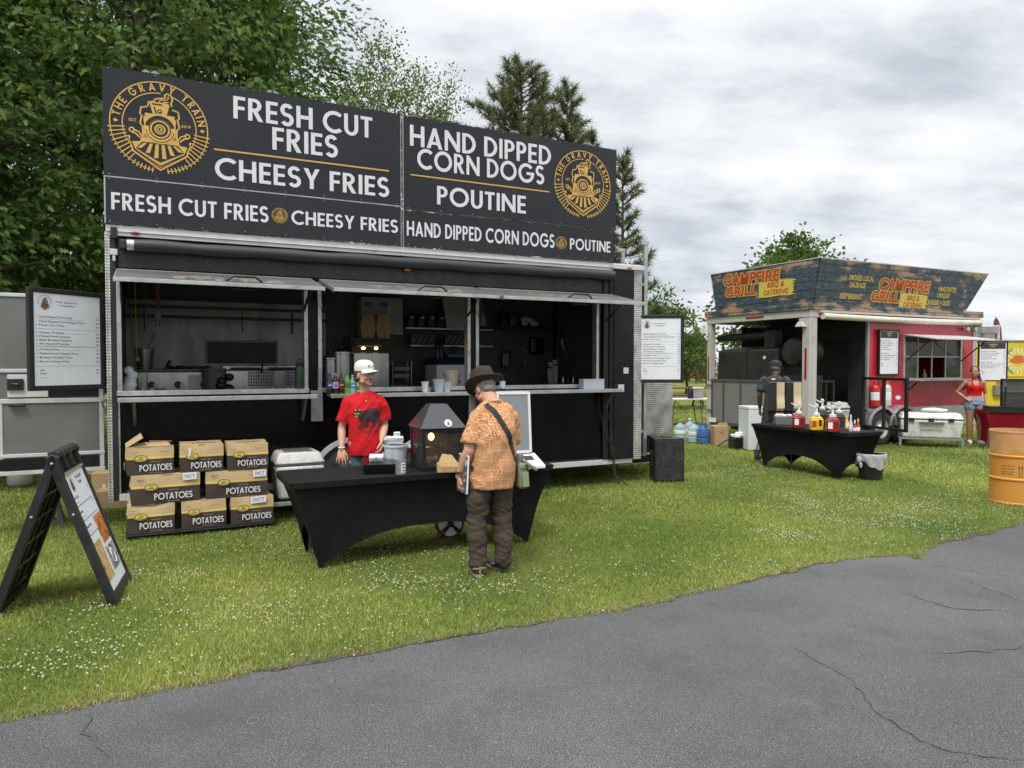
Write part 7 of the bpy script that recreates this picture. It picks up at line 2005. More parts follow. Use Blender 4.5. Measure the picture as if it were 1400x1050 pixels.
for px,mt,lb in((1196,'ext_red','red fire extinguisher with a white label at the left on the red trailer wall'),(1212,'ext_orange','fire extinguisher with an orange top at the right on the red trailer wall')):
 u,_=gp(px,545,-.1)
 t=thing('fire_extinguisher',lb,'extinguisher',gl(u,-.105,.80),T2A,'extinguishers on the red trailer')
 part('bottle','ext_red' if mt=='ext_red' else 'cream_post',t,lambda m:m.lathe([(.06,0),(.085,.02),(.085,.38),(.06,.44),(.025,.46)],20),smooth=40)
 part('label','sticker_white',t,lambda m:m.lathe([(.0857,.14),(.0862,.145),(.0862,.30),(.0857,.305)],20,cap=False),smooth=50)
 part('head',mt,t,lambda m:(m.lathe([(.03,.461),(.03,.5),(.015,.52)],12),m.tube([(-.05,-.01,.53),(.06,-.01,.51)],.012,6),m.tube([(.03,0,.48),(.09,-.01,.42),(.09,-.01,.2)],.01,6)),smooth=40)
 part('bracket','steel_dark',t,lambda m:m.box(-.03,.086,.1,.03,.1035,.4))
for k,(q,mt,lb)in enumerate(((.05,'sign_red','small red bottle at the left inside the window of the red trailer'),(.13,'milky_plastic','small pale bottle inside the left pane of the red trailer window'),(.30,'label_blue','blue tub of cutlery inside the second pane of the red trailer window'),(.46,'cup_dim','white squeeze bottle inside the red trailer window'),(.66,'sign_yellow','yellow mustard bottle inside the third pane of the red trailer window'))):
 t=thing('counter_bottle',lb,'bottle',gl(wu0+(wu1-wu0)*q,.38,1.3005),T2A,'bottles in the red trailer window')
 part('bottle',mt,t,lambda m:m.lathe([(.045,0),(.048,.15),(.02,.2)],14),smooth=40)
 part('nozzle','plastic_white',t,lambda m:m.lathe([(.018,.2005),(.006,.27)],10),smooth=40)
# ------------------------------------------------------------------ condiment table before the red trailer
CB0,CB1=Vector((3.97,11.78,0)),Vector((4.76,10.06,0))
CH=.69
stretch_table('condiment_table','black stretch covered table with condiment jugs before the red trailer',CB0,CB1,.76,CH,.27,inset=.22,arch_p=2.2,end_arch=.22)
CZ=CH+.0055
CA=math.atan2((CB1-CB0).y,(CB1-CB0).x)
mat('ketchup_red',(.28,.008,.012),.3,0,.06);mat('mustard_yellow',(.75,.45,.01),.35,0,.05);mat('sauce_brown',(.06,.018,.012),.3,0,.1)
def pump_jug(px,py,mt,lb,lab=None,s=1.0):
 t=thing('pump_jug',lb,'condiment jug',G(px,py,CZ),R(-8),'condiment jugs on the black table')
 b=part('jug',mt,t,lambda m:(m.hexa([(-.085*s,-.06,0),(.085*s,-.06,0),(.085*s,.07,0),(-.085*s,.07,0),(-.088*s,-.062,.17),(.088*s,-.062,.17),(.088*s,.07,.17),(-.088*s,.07,.17)]),m.hexa([(-.086*s,-.06,.1705),(.086*s,-.06,.1705),(.086*s,.068,.1705),(-.086*s,.068,.1705),(-.045,-.035,.215),(.045,-.035,.215),(.045,.045,.215),(-.045,.045,.215)])),bevel=.012,smooth=40)
 part('grip','kitchen_dark',b,lambda m:m.box(.02*s,-.068,.07,.06*s,-.0625,.16),bevel=.01)
 if lab:part('label',lab,b,lambda m:m.box(-.078*s,-.067,.05,-.015,-.0625,.14),bevel=.003)
 p=part('pump','plastic_white',t,lambda m:(m.lathe([(.05,.2155),(.05,.25),(.025,.26),(.018,.28),(.018,.34),(.028,.345),(.028,.39),(.016,.395)],16),m.tube([(0,0,.33),(-.04,-.01,.34),(-.12,-.03,.38)],[.014,.014,.010],8)),smooth=40)
 return t
pump_jug(1092,585,'ketchup_red','red pump jug of ketchup nearest the grey napkin tray','sticker_white')
pump_jug(1116,588,'mustard_yellow','yellow pump jug of mustard with a white pump','sign_red')
pump_jug(1138,590.5,'ketchup_red','red pump jug with a white label right of the yellow jug','sticker_white')
pump_jug(1124,577,'kitchen_dark','dark pump jug standing behind the yellow jug',None,.9)
pump_jug(1147,583,'sauce_brown','brown pump jug of barbecue sauce behind the right red jug',None,.9)
t=thing('napkin_tray','grey plastic tray heaped with white packets on the black table','tray',G(1060,581,CZ),R(-12))
mat('tray_grey',(.15,.155,.145),.5,0,.1)
part('tray','tray_grey',t,lambda m:(m.hexa([(.01,.01,0),(.31,.01,0),(.31,.2,0),(.01,.2,0),(0,0,.14),(.32,0,.14),(.32,.21,.14),(0,.21,.14)])),bevel=.008)
random.seed(6)
part('packets','paper_white',t,lambda m:[m.box(x,y,.142+k*.001,x+.05,y+.04,.158+k*.001)for k,(x,y)in enumerate([(random.uniform(.01,.25),random.uniform(.01,.15))for _ in range(14)])])
t=thing('black_caddy','black box between the mustard and ketchup jugs','caddy',G(1127,582,CZ),R(-12))
part('box','black_plastic',t,lambda m:m.box(-.05,0,0,.14,.15,.17),bevel=.008)
part('rim','black_plastic',t,lambda m:m.box(-.055,-.005,.1705,.145,.155,.18),bevel=.004)
for px,py,mt,cp_m,h,lb in((1158,586,'mustard_yellow','sign_yellow',.16,'yellow squeeze bottle at the back of the bottle group'),(1163,590,'milky_plastic','plastic_white',.2,'clear pump bottle in the middle of the bottle group'),(1168.5,591,'sign_red','plastic_white',.13,'small red hot sauce bottle with a white label, left of two'),(1173,591,'sign_red','sign_yellow',.15,'small hot sauce bottle at the right end of the bottle group')):
 t=thing('sauce_bottle',lb,'sauce bottle',G(px,py,CZ),0,'sauce bottles on the black table')
 part('bottle',mt,t,lambda m:m.lathe([(.024,0),(.026,.01),(.026,h*.6),(.012,h*.85),(.01,h)],14),smooth=40)
 part('label','sticker_white',t,lambda m:m.lathe([(.0265,h*.15),(.0268,h*.16),(.0268,h*.5),(.0265,h*.51)],14,cap=False),smooth=50)
 part('cap',cp_m,t,lambda m:m.lathe([(.012,h+.0005),(.012,h+.03),(.004,h+.05)],10),smooth=40)
mat('bamboo',(.50,.40,.26),.5,0,.12,8,.05,40,stretch=(1,1,.2))
for px,lb in((1053,'tall black cutlery dispenser with a curved wood front, at the left'),(1076,'tall black cutlery dispenser with a curved wood front, at the right')):
 t=thing('cutlery_dispenser',lb,'dispenser',G(px,577,CZ)+Vector((.12,.05,0)),R(-8),'cutlery dispensers on the black table')
 part('case','black_plastic',t,lambda m:(m.box(-.13,0,.18,.13,.22,.68),m.box(-.13,.05,.0,.11,.22,.179)),bevel=.012)
 def fr3(m):
  for k in range(10):
   za,zb=.235+k*.044,.235+(k+1)*.044
   ya=-.03-.035*math.sin(max(0,(1-(k)/4.5))*1.57);yb=-.03-.035*math.sin(max(0,(1-(k+1)/4.5))*1.57)
   m.hexa([(.0,ya,za),(.125,ya,za),(.125,-.001,za),(.0,-.001,za),(.0,yb,zb),(.125,yb,zb),(.125,-.001,zb),(.0,-.001,zb)])
  m.hexa([(.0,-.001,.19),(.125,-.001,.19),(.125,.0,.19),(0,0,.19),(.0,-.065,.2345),(.125,-.065,.2345),(.125,-.001,.2345),(.0,-.001,.2345)])
 part('wood_front','bamboo',t,fr3,smooth=30)
 part('chute','bamboo',t,lambda m:m.hexa([(.0,-.07,.08),(.12,-.07,.08),(.12,.049,.09),(.0,.049,.09),(.0,-.075,.13),(.12,-.075,.13),(.12,.049,.16),(0,.049,.16)]),bevel=.006)
p=G(1199,658)
t=thing('waste_bin','black bin with a clear plastic liner beside the condiment table','bin',p+Vector((0,.18,0)),0)
part('tub','black_plastic',t,lambda m:m.lathe([(.145,0),(.19,.36),(.20,.362),(.20,.378),(.18,.378),(.14,.01)],28),smooth=35)
def liner(m):
 n=36;v=[];f=[]
 random.seed(2)
 prof=[(.205,.385,.0),(.212,.375,.004),(.212,.33,.010),(.208,.28,.012),(.203,.22,.015)]
 for(r_,z,a)in[(.17,.30,.004),(.195,.384,.003)]+prof:
  for k in range(n):
   th=6.283*k/n
   zz=z-(0 if z>.23 else .05*math.sin(3*th)+.02*math.sin(8*th))
   rr=r_+a*math.sin(9*th+z*30)+random.uniform(-.003,.003)
   v.append((rr*math.cos(th),rr*math.sin(th),zz))
 for i in range(6):
  for k in range(n):f.append((i*n+k,i*n+(k+1)%n,(i+1)*n+(k+1)%n,(i+1)*n+k))
 m.add(v,f)
 m.ball((-.20,-.06,.30),.05,8,6,(.8,.8,1.1));m.ball((-.19,-.09,.22),.03,8,6,(.8,.8,1.6))
mat('liner_grey',(.5,.51,.52),.25,0,.08,8,.4,30,alpha=.72)
part('liner','liner_grey',t,liner,smooth=70)
p=G(1389,693);p=p*1.035;p.z=0
t=thing('trash_drum','orange steel drum with a clear plastic bag over its rim at the right edge','drum',p,R(-8))
mat('drum_orange',(.56,.25,.04),.5,.05,.06,4,.04,30,.5,dirt=(.33,.14,.03),damt=.35,dscale=4)
dr_=part('barrel','drum_orange',t,lambda m:m.lathe([(.27,0),(.285,.006),(.285,.02),(.278,.03),(.278,.285),(.290,.297),(.290,.31),(.278,.322),(.278,.56),(.290,.572),(.290,.585),(.278,.597),(.278,.85),(.286,.86),(.286,.875),(.27,.875),(.265,.05)],48),smooth=30)
def dtext(m,s,a0,z,h,span):
 v,f=font_geo(s,.01);x0=min(q[0]for q in v);x1=max(q[0]for q in v)
 m.add([(.2788*math.cos(a0+span*(q[0]-x0)/(x1-x0)),.2788*math.sin(a0+span*(q[0]-x0)/(x1-x0)),z+q[1]/.73*h)for q in v],f)
def dmarks(m):
 for k,s in enumerate(('GRADE A PRODUCT','KEEP DRY AND COOL','DO NOT STACK')):dtext(m,s,-2.62,.46-k*.035,.013,.5)
 dtext(m,'EMPTY DRUM',-2.62,.36,.018,.42)
 for c in(-1.96,-1.86):
  m.add([(.2788*math.cos(c+a),.2788*math.sin(c+a),z)for a,z in((-.012,.36),(.012,.36),(.012,.44),(.034,.44),(0,.48),(-.034,.44),(-.012,.44))],[(0,1,2,6),(5,3,4)])
 m.add([(.2788*math.cos(-1.99+a),.2788*math.sin(-1.99+a),z)for a in(0,.08,.16)for z in(.345,.352)],[(0,2,3,1),(2,4,5,3)])
part('markings','ink',dr_,dmarks)
def dbag(m):
 n=48;v=[];f=[];random.seed(8)
 for(r_,z,a)in((.255,.80,.004),(.268,.884,.004),(.29,.885,.003),(.296,.86,.004),(.298,.78,.008),(.302,.70,.010),(.308,.645,.016)):
  for k in range(n):
   th=6.283*k/n
   zz=z-(0 if z>.66 else .03*math.sin(2*th+.7)+.015*math.sin(7*th))
   rr=r_+a*math.sin(11*th+z*25)+random.uniform(-.002,.002)
   v.append((rr*math.cos(th),rr*math.sin(th),zz))
 for i in range(6):
  for k in range(n):f.append((i*n+k,i*n+(k+1)%n,(i+1)*n+(k+1)%n,(i+1)*n+k))
 m.add(v,f)
mat('film_clear',(.62,.5,.4),.15,0,.05,6,.3,25,alpha=.16)
part('clear_bag','film_clear',t,dbag,smooth=70)
p=G(1229,610);ra=R(-22)
def lc(x,y,z):return p+Vector((math.cos(ra)*x-math.sin(ra)*y,math.sin(ra)*x+math.cos(ra)*y,z))
t=thing('steel_stand','low pale metal stand under the long cooler by the red trailer wheels','stand',p,ra)
part('frame','galv',t,lambda m:(m.box(0,0,.15,1.15,.05,.19),m.box(0,.45,.15,1.15,.5,.19),m.box(0,.051,.15,.05,.449,.19),m.box(1.1,.051,.15,1.15,.449,.19)))
for x in(.0,1.1):
 for y in(.0,.45):part('leg','galv',t,lambda m:m.box(x+.002,y+.002,0,x+.048,y+.048,.149))
c2=cooler(lc(.02,0,.191),ra,1.12,.5,.50,'long white cooler with black latches and a rolled towel on top',inserts=False)
part('front_latch','black_plastic',c2,lambda m:[m.box(x,-.03,.33,x+.1,-.006,.40)for x in(.15,.5,.85)],bevel=.006)
part('end_handle','black_plastic',c2,lambda m:m.box(1.121,.15,.18,1.135,.35,.30),bevel=.02)
mat('towel',(.62,.63,.66),.9,0,.06,10,.5,60)
t=thing('rolled_towel','rolled pale grey towel lying on the long cooler','towel',lc(.62,.22,.70),ra+R(8))
part('roll','towel',t,lambda m:(m.ball((0,0,.045),.05,16,10,(4.4,1.5,.95)),m.ball((.13,-.03,.04),.045,12,8,(2.6,1.2,.9))),smooth=70)
part('fold','towel',t,lambda m:m.ball((.25,.02,.04),.03,12,8,(1,2.0,1.0)),smooth=70)
t=thing('white_freezer','plain white chest freezer end behind the walking man','freezer',G(1023,617),R(4))
mat('freezer_white',(.62,.65,.66),.35,0,.03)
part('body','freezer_white',t,lambda m:m.box(0,0,.02,.33,.5,.80),bevel=.012)
part('lid','freezer_white',t,lambda m:m.box(-.004,-.004,.801,.334,.504,.86),bevel=.012)
part('foot','black_plastic',t,lambda m:m.box(.04,.04,0,.29,.46,.0195))
mat('jug_clear',(.42,.55,.56),.1,0,.05,alpha=.55);mat('jug_blue',(.06,.14,.36),.12,0,.06,alpha=.85);mat('cap_green',(.1,.32,.2),.4,0,.05)
for px,py,mt,cpm,lb in((930,604,'jug_clear','cap_green','clear water jug with a green cap at the left of the jugs'),(943,601,'jug_clear','plastic_white','clear water jug half hidden in the middle of the jugs'),(949,606,'jug_clear','cap_green','clear water jug with a green cap next to the blue one'),(961,608,'jug_blue','label_blue','blue water jug with a handle at the right of the jugs')):
 t=thing('water_jug',lb,'water jug',G(px,py)*1.008,0,'large water jugs on the grass')
 part('jug',mt,t,lambda m:m.lathe([(.12,0),(.135,.02),(.135,.12),(.125,.13),(.125,.15),(.135,.16),(.135,.28),(.12,.33),(.05,.38),(.028,.40),(.028,.43)],24),smooth=35)
 part('cap',cpm,t,lambda m:m.lathe([(.032,.4305),(.034,.435),(.034,.46),(.03,.465)],14),smooth=40)
 if mt=='jug_blue':part('handle','label_blue',t,lambda m:m.tube([(-.06,-.06,.34),(-.07,-.09,.42),(.02,-.09,.45),(.06,-.05,.36)],.014,8),smooth=60)
 else:part('label','label_white',t,lambda m:m.lathe([(.1355,.17),(.1358,.171),(.1358,.25),(.1355,.251)],24,cap=False),smooth=50)
t=thing('cardboard_box','brown carton with a dark printed mark on the grass by the porch','box',G(977,609),R(6))
part('box','cardboard',t,lambda m:m.box(0,0,0,.30,.28,.40),bevel=.006)
part('handle_flap','cardboard',t,lambda m:m.hexa([(.1,.1,.401),(.32,.1,.401),(.32,.13,.401),(.1,.13,.401),(.14,.1,.46),(.31,.1,.46),(.31,.13,.46),(.14,.13,.46)]))
part('print','box_brown',t,lambda m:put_font(m,'Vip',(.15,-.002,.24),TX,TZ,.05,align='c',shear=.2))
t=thing('wire_crate','black lattice crate piled with white packets on the grass beside the carton','crate',G(1004,615),R(6))
part('crate','black_plastic',t,lambda m:[m.tube([(x,0,.0),(x+.07,0,.22)],.008,5)for x in np.arange(0,.26,.05)]+[m.tube([(x+.07,0,.0),(x,0,.22)],.008,5)for x in np.arange(0,.26,.05)]+[m.box(0,.02,0,.32,.3,.2),m.box(-.01,-.012,.2,.33,.012,.235),m.box(-.01,-.012,-.0,.33,.012,.02)])
part('packets','paper_white',t,lambda m:[m.box(.02+.1*k,.02,.236+.03*k,.14+.08*k,.25,.29+.04*k)for k in range(3)],bevel=.01)
t=thing('black_hose','looped black hose rising between the carton and the freezer','hose',G(1012,612),0)
part('hose','rubber',t,lambda m:m.tube([(-.45,.0,.03),(-.3,.0,.14),(-.1,.05,.2),(.0,.05,.45),(.06,.1,.58),(.14,.12,.60),(.18,.14,.5),(.18,.16,.3)],.014,8),smooth=60)
# ------------------------------------------------------------------ the red table, the yellow trailer and what is behind
p0=G(1352,611);p1=p0+Vector((2.0,-.5,0))
mat('red_cloth',(.33,.006,.02),.8,0,.12,4,.1,200,.3)
stretch_table('red_table','table under a stretched red cover at the right edge',p0+Vector((-.1,0,0)),p1,.75,.745,.06,'red_cloth',inset=.2,arch_p=3,end_arch=.06)
q0=G(1353,564,.751)
t=thing('black_tray','shallow black tray standing on the red table','tray',q0,R(-20))
part('tray','black_metal',t,lambda m:m.box(0,0,0,.95,.5,.10),bevel=.008)
part('rim','black_metal',t,lambda m:m.box(-.01,-.01,.1005,.96,.51,.115),bevel=.004)
t=thing('glass_showcase','small black framed glass showcase standing on the black tray','showcase',q0+Vector((.30,.02,.1155)),R(-20))
for x in(0,.62):
 part('side_frame','black_metal',t,lambda m:(m.box(x,0,0,x+.03,.03,.38),m.box(x,.27,0,x+.03,.3,.5),m.hexa([(x,0,.381),(x+.03,0,.381),(x+.03,.03,.381),(x,.03,.381),(x,.1,.47),(x+.03,.1,.47),(x+.03,.13,.5),(x,.13,.5)])))
part('cap_board','black_metal',t,lambda m:m.box(0,.12,.4705+.03,.65,.3,.53))
part('pane','smoked_pane',t,lambda m:m.box(.031,.01,0,.619,.014,.38))
part('racks','alu_dull',t,lambda m:[m.box(.031,.03,z,.619,.26,z+.012)for z in(.02,.15,.28)])
part('back','cab_back',t,lambda m:m.box(.031,.28,0,.619,.29,.5))
yo=AT(1334,500,23.0);yo.z=0
mat('yellow_paint',(.62,.48,.03),.4,0,.06,2,dirt=(.4,.3,.03),damt=.3)
t=thing('yellow_trailer','bright yellow food trailer partly hidden behind the menu board at the right edge','food trailer',yo,R(8))
part('body','yellow_paint',t,lambda m:m.box(0,0,.25,5,2.2,2.42),bevel=.03)
part('roof_edge','alu_dull',t,lambda m:m.box(-.02,-.03,2.425,5.02,2.2,2.47))
part('lower_band','yellow_paint',t,lambda m:(m.box(-.01,-.03,.24,5.0,-.001,.30),m.box(.0,-.02,1.28,5.0,-.001,1.31)))
part('vent_box','grey_panel',t,lambda m:m.box(.62,-.12,.68,.98,-.001,1.0),bevel=.01)
part('lamp_strip','amber_lens',t,lambda m:m.box(.75,-.03,1.05,1.05,-.001,1.15),bevel=.01)
m=MB();c=Vector((1.52,-.004,1.80))
for k in range(16):
 a=math.pi*2*k/16;m.prism([(.22,-.012),(.42,-.02),(.42,.02),(.22,.012)],c,(math.cos(a),0,math.sin(a)),(-math.sin(a),0,math.cos(a)),0)
bd=m.build('sunburst','sticker_white',t)
m=MB();m.prism(arc(0,0,.30,.085,0,360,24)[:-1],c+Vector((-.0,-.004,.0)),TX,TZ,0);m.prism(arc(.03,.12,.2,.05,0,360,24)[:-1],c+Vector((-.0,-.006,.0)),TX,TZ,0);m.build('orange_shape','ext_orange',bd)
m=MB();m.prism(arc(0,0,.46,.46,115,165,10)+arc(0,0,.40,.40,165,115,10),c+Vector((0,-.005,0)),TX,TZ,0);m.prism(arc(0,0,.46,.46,205,250,10)+arc(0,0,.40,.40,250,205,10),c+Vector((0,-.005,0)),TX,TZ,0);m.build('green_arcs','cap_green',bd)
fanp=AT(1384,466,24.0)
fn=part('exhaust_fan','alu_dull',t,lambda m:(m.lathe([(.30,2.471),(.30,2.55),(.24,2.56),(.24,2.72),(.36,2.74),(.38,2.95),(.34,2.98),(.05,3.0)],22,(1.25,1.0,0))),smooth=30)
part('fan_motor','galv',fn,lambda m:m.box(.78,.9,2.6,1.0,1.1,2.85),bevel=.02)
fp=AT(1357,466,26.0);fp.z=0
t=thing('feather_flag','tall dark maroon feather flag with pale writing rising behind the yellow trailer','flag',fp,R(5))
mat('flag_cloth',(.12,.025,.035),.8,0,.15,4)
part('pole','alu_dull',t,lambda m:m.tube([(0,0,0),(0,0,2.8),(.03,0,3.25),(.12,0,3.42)],.015,8),smooth=60)
fc=part('flag','flag_cloth',t,lambda m:m.prism([(.02,1.5),(.32,1.5),(.36,2.6),(.32,3.0),(.2,3.3),(.1,3.4),(.04,3.25),(.02,2.8)],(0,-.01,0),TX,TZ,.008))
m=MB();put_font(m,'BARBECUE',(.26,-.026,2.35),(0,0,1),(-1,0,0),.10,width=.78,bold=.02);m.build('lettering','sticker_white',fc)
p=AT(917,545,19.2);p.z=0
t=thing('folding_table','grey folding table with trestle legs behind the water jugs','table',p,R(6))
part('top','plastic_white',t,lambda m:m.box(-.3,0,.70,1.3,.7,.74),bevel=.01)
for x in(.05,.95):
 for y in(.08,.62):part('leg','steel_dark',t,lambda m:m.tube([(x+(.1 if x<.5 else-.1),y,.69),(x,y,0)],.014,6))
part('brace','steel_dark',t,lambda m:m.tube([(.15,.1,.69),(.5,.1,.35),(.85,.1,.69)],.01,6))
t=thing('black_jar','small dark jar standing on the grey folding table','jar',AT(944,545,19.4),0)
part('jar','black_plastic',t,lambda m:m.lathe([(.08,.0),(.08,.25),(.05,.3)],14),smooth=40)
part('lid','steel_dark',t,lambda m:m.lathe([(.055,.301),(.055,.34),(.03,.36)],14),smooth=40)
t=thing('grey_bin','pale grey bin standing on the grey folding table','bin',AT(954,544.5,19.5),0)
part('bin','grey_cab',t,lambda m:m.box(-.16,0,0,.16,.3,.26),bevel=.02)
part('lid','plastic_white',t,lambda m:m.box(-.17,-.01,.2605,.17,.31,.29),bevel=.008)
mat('picnic_red',(.16,.055,.03),.7,0,.2,6)
p=AT(918,500,27.0);p.z=0
t=thing('picnic_table','red brown wooden picnic table on the lawn between the trailers','picnic table',p,R(4))
part('table_top','picnic_red',t,lambda m:[m.box(-.6,.12*k,.74,1.6,.12*k+.11,.79)for k in range(6)])
for y in(-.55,1.0):part('bench','picnic_red',t,lambda m:m.box(-.6,y,.42,1.6,y+.28,.47))
for x in(-.2,1.1):part('trestle','picnic_red',t,lambda m:(m.hexa([(x,-.5,0),(x+.06,-.5,0),(x+.06,-.4,0),(x,-.4,0),(x,.15,.739),(x+.06,.15,.739),(x+.06,.25,.739),(x,.25,.739)]),m.hexa([(x+.061,1.2,0),(x+.12,1.2,0),(x+.12,1.1,0),(x+.061,1.1,0),(x+.061,.55,.739),(x+.12,.55,.739),(x+.12,.45,.739),(x+.061,.45,.739)])))
GARDEN=[(.075,.125,.03),(.095,.15,.04),(.12,.17,.05),(.06,.105,.026)]
b=AT(905,500,36);b.z=0
broad_tree('park_tree','small round green tree rising behind the right menu board of the black trailer','tree',b,5.2,(1.45,1.4),1.6,5200,.16,OVAL,GARDEN,'young trees on the far lawn',clump=.30,low=.2,trunk_r=.10,seed=41,tip_n=60)
b=AT(938,500,40);b.z=0
broad_tree('park_tree','low spreading green tree just right of the same menu board','tree',b,3.6,(1.3,1.2),1.2,3200,.16,OVAL,GARDEN,'young trees on the far lawn',clump=.28,low=.2,trunk_r=.09,seed=43,tip_n=44)
b=AT(1084,500,27);b.z=0
broad_tree('park_tree','green tree standing behind the burnt wood sign of the red trailer','tree',b,6.4,(2.7,1.9),2.0,17000,.15,OVAL,GARDEN,'young trees on the far lawn',clump=.34,low=.2,trunk_r=.14,seed=45,tip_n=150)
b=AT(952,500,62);b.z=0
pine('spruce_tree','small pointed spruce tree far off between the two trailers',b,4.7,1.1,.4,46,47,PINEG,None,tuft=40,nl=.3,cat='spruce')
b=AT(966,500,50);b.z=0
pine('spruce_tree','dark spruce tree partly hidden by the left post of the red trailer',b,3.0,.9,.3,34,49,PINEG,None,tuft=40,nl=.3,cat='spruce')
random.seed(77)
hp,hd_=[],[]
for k in range(420):
 x=RNG.uniform(-60,190);y=150+RNG.uniform(-6,6);hh=1.6+2.6*abs(math.sin(x*.07)*math.sin(x*.021+1))+RNG.uniform(0,1.0)
 n=26;hp.append(np.stack([x+RNG.normal(0,1.1,n),y+RNG.normal(0,1,n),RNG.uniform(.1,hh,n)],1));hd_.append(RNG.normal(0,1,(n,3)))
hr=empty('far_hedge_root')if False else None
ho=leaves(np.concatenate(hp),np.concatenate(hd_),.9,OVAL,[(.05,.075,.03),(.065,.09,.04),(.04,.06,.028)],'far_treeline',None,droop=0)
tag(ho,kind='stuff')
def car(loc,rotz,mt,label):
 t=thing('parked_car',label,'car',loc,rotz,'cars parked far off')
 part('body',mt,t,lambda m:(m.box(-2.1,-.85,.3,2.1,.85,.85),m.hexa([(-1.5,-.8,.851),(1.2,-.8,.851),(1.2,.8,.851),(-1.5,.8,.851),(-1.0,-.65,1.42),(.6,-.65,1.42),(.6,.65,1.42),(-1.0,.65,1.42)])),bevel=.08)
 part('windows','kitchen_dark',t,lambda m:m.hexa([(-1.35,-.82,.90),(1.05,-.82,.90),(1.05,-.801,.90),(-1.35,-.801,.90),(-.95,-.70,1.34),(.55,-.70,1.34),(.55,-.66,1.34),(-.95,-.66,1.34)]))
 for x in(-1.3,1.3):part('wheel','rubber',t,lambda m:m.lathe([(.05,-.9),(.32,-.88),(.33,-.7),(.1,-.65)],18,(x,0,.33),ax='y'),smooth=40)
mat('car_white',(.6,.6,.62),.25,0,.03,coat=.5);mat('car_red',(.35,.03,.025),.25,0,.03,coat=.5)
b=AT(934,508,75);b.z=0;car(b,R(5),'car_white','white car parked far off behind the picnic table')
b=AT(957,508,70);b.z=0;car(b,R(-8),'car_red','red car parked far off beside the left post of the red trailer')
b=AT(955,500,66);b.z=0
t=thing('far_canopy','small red canopy tent far off beside the spruce','tent',b,0)
part('canopy','car_red',t,lambda m:m.hexa([(-1.5,-1,1.9),(1.5,-1,1.9),(1.5,1,1.9),(-1.5,1,1.9),(-.3,-.2,2.5),(.3,-.2,2.5),(.3,.2,2.5),(-.3,.2,2.5)]))
for x in(-1.4,1.4):part('leg','plastic_white',t,lambda m:m.box(x-.05,-.95,0,x+.05,-.85,1.899))
# ------------------------------------------------------------------ people
from mathutils import noise as mnoise,Euler
mat('skin_light',(.52,.29,.20),.5,0,.08,14,.05,90,.4,dirt=(.50,.22,.16),damt=.35,dscale=8)
mat('skin_pink',(.52,.27,.19),.55,0,.1,12,.08,70,.4,dirt=(.45,.17,.12),damt=.5,dscale=9)
mat('skin_tan',(.36,.19,.115),.5,0,.08,12)
mat('skin_brown',(.10,.055,.038),.5,0,.1,12)
mat('tee_red',(.50,.012,.018),.85,0,.08,6,.12,220,.2)
mat('top_red',(.50,.012,.016),.8,0,.08,6,.1,200,.2)
mat('trouser_brown',(.062,.047,.036),.85,0,.16,7,.15,180,.2)
mat('denim',(.20,.27,.36),.85,0,.25,9,.15,160,.2)
mat('denim_dark',(.05,.09,.12),.85,0,.2,9)
mat('shirt_grey',(.035,.036,.042),.85,0,.15,6)
mat('shorts_dark',(.02,.02,.022),.85,0,.15,6)
mat('hair_brown',(.035,.02,.013),.6,0,.3,30,.5,90);mat('hair_black',(.012,.009,.009),.5,0,.3,30,.4,90);mat('hair_grey',(.16,.15,.14),.7,0,.35,40,.5,120)
mat('cap_white',(.66,.65,.60),.8,0,.05,6,.1,150,.2);mat('cap_black',(.015,.015,.016),.8,0,.2,6)
mat('hat_felt',(.042,.032,.023),.9,0,.2,9,.15,140,.2);mat('hat_band',(.12,.095,.07),.7,0,.15,30)
mat('shoe_brown',(.06,.048,.038),.8,0,.25,12,.2,90);mat('shoe_sole',(.30,.27,.22),.8,0,.15,10);mat('shoe_stripe',(.21,.17,.115),.7,0,.1,9)
mat('shoe_white',(.66,.65,.64),.6,0,.06,9);mat('eye_white',(.6,.57,.54),.3,0,.03);mat('eye_dark',(.02,.014,.01),.2,0,.1);mat('lip',(.33,.12,.10),.5,0,.1)
mat('bear_brown',(.045,.018,.018),.8,0,.15,8,.1,200);mat('bear_green',(.16,.55,.07),.7,0,.15,20);mat('bear_tan',(.5,.3,.12),.8,0,.1)
mat('olive_canvas',(.20,.23,.145),.85,0,.1,8,.2,160,.2);mat('strap_black',(.018,.018,.019),.8,0,.2,12)
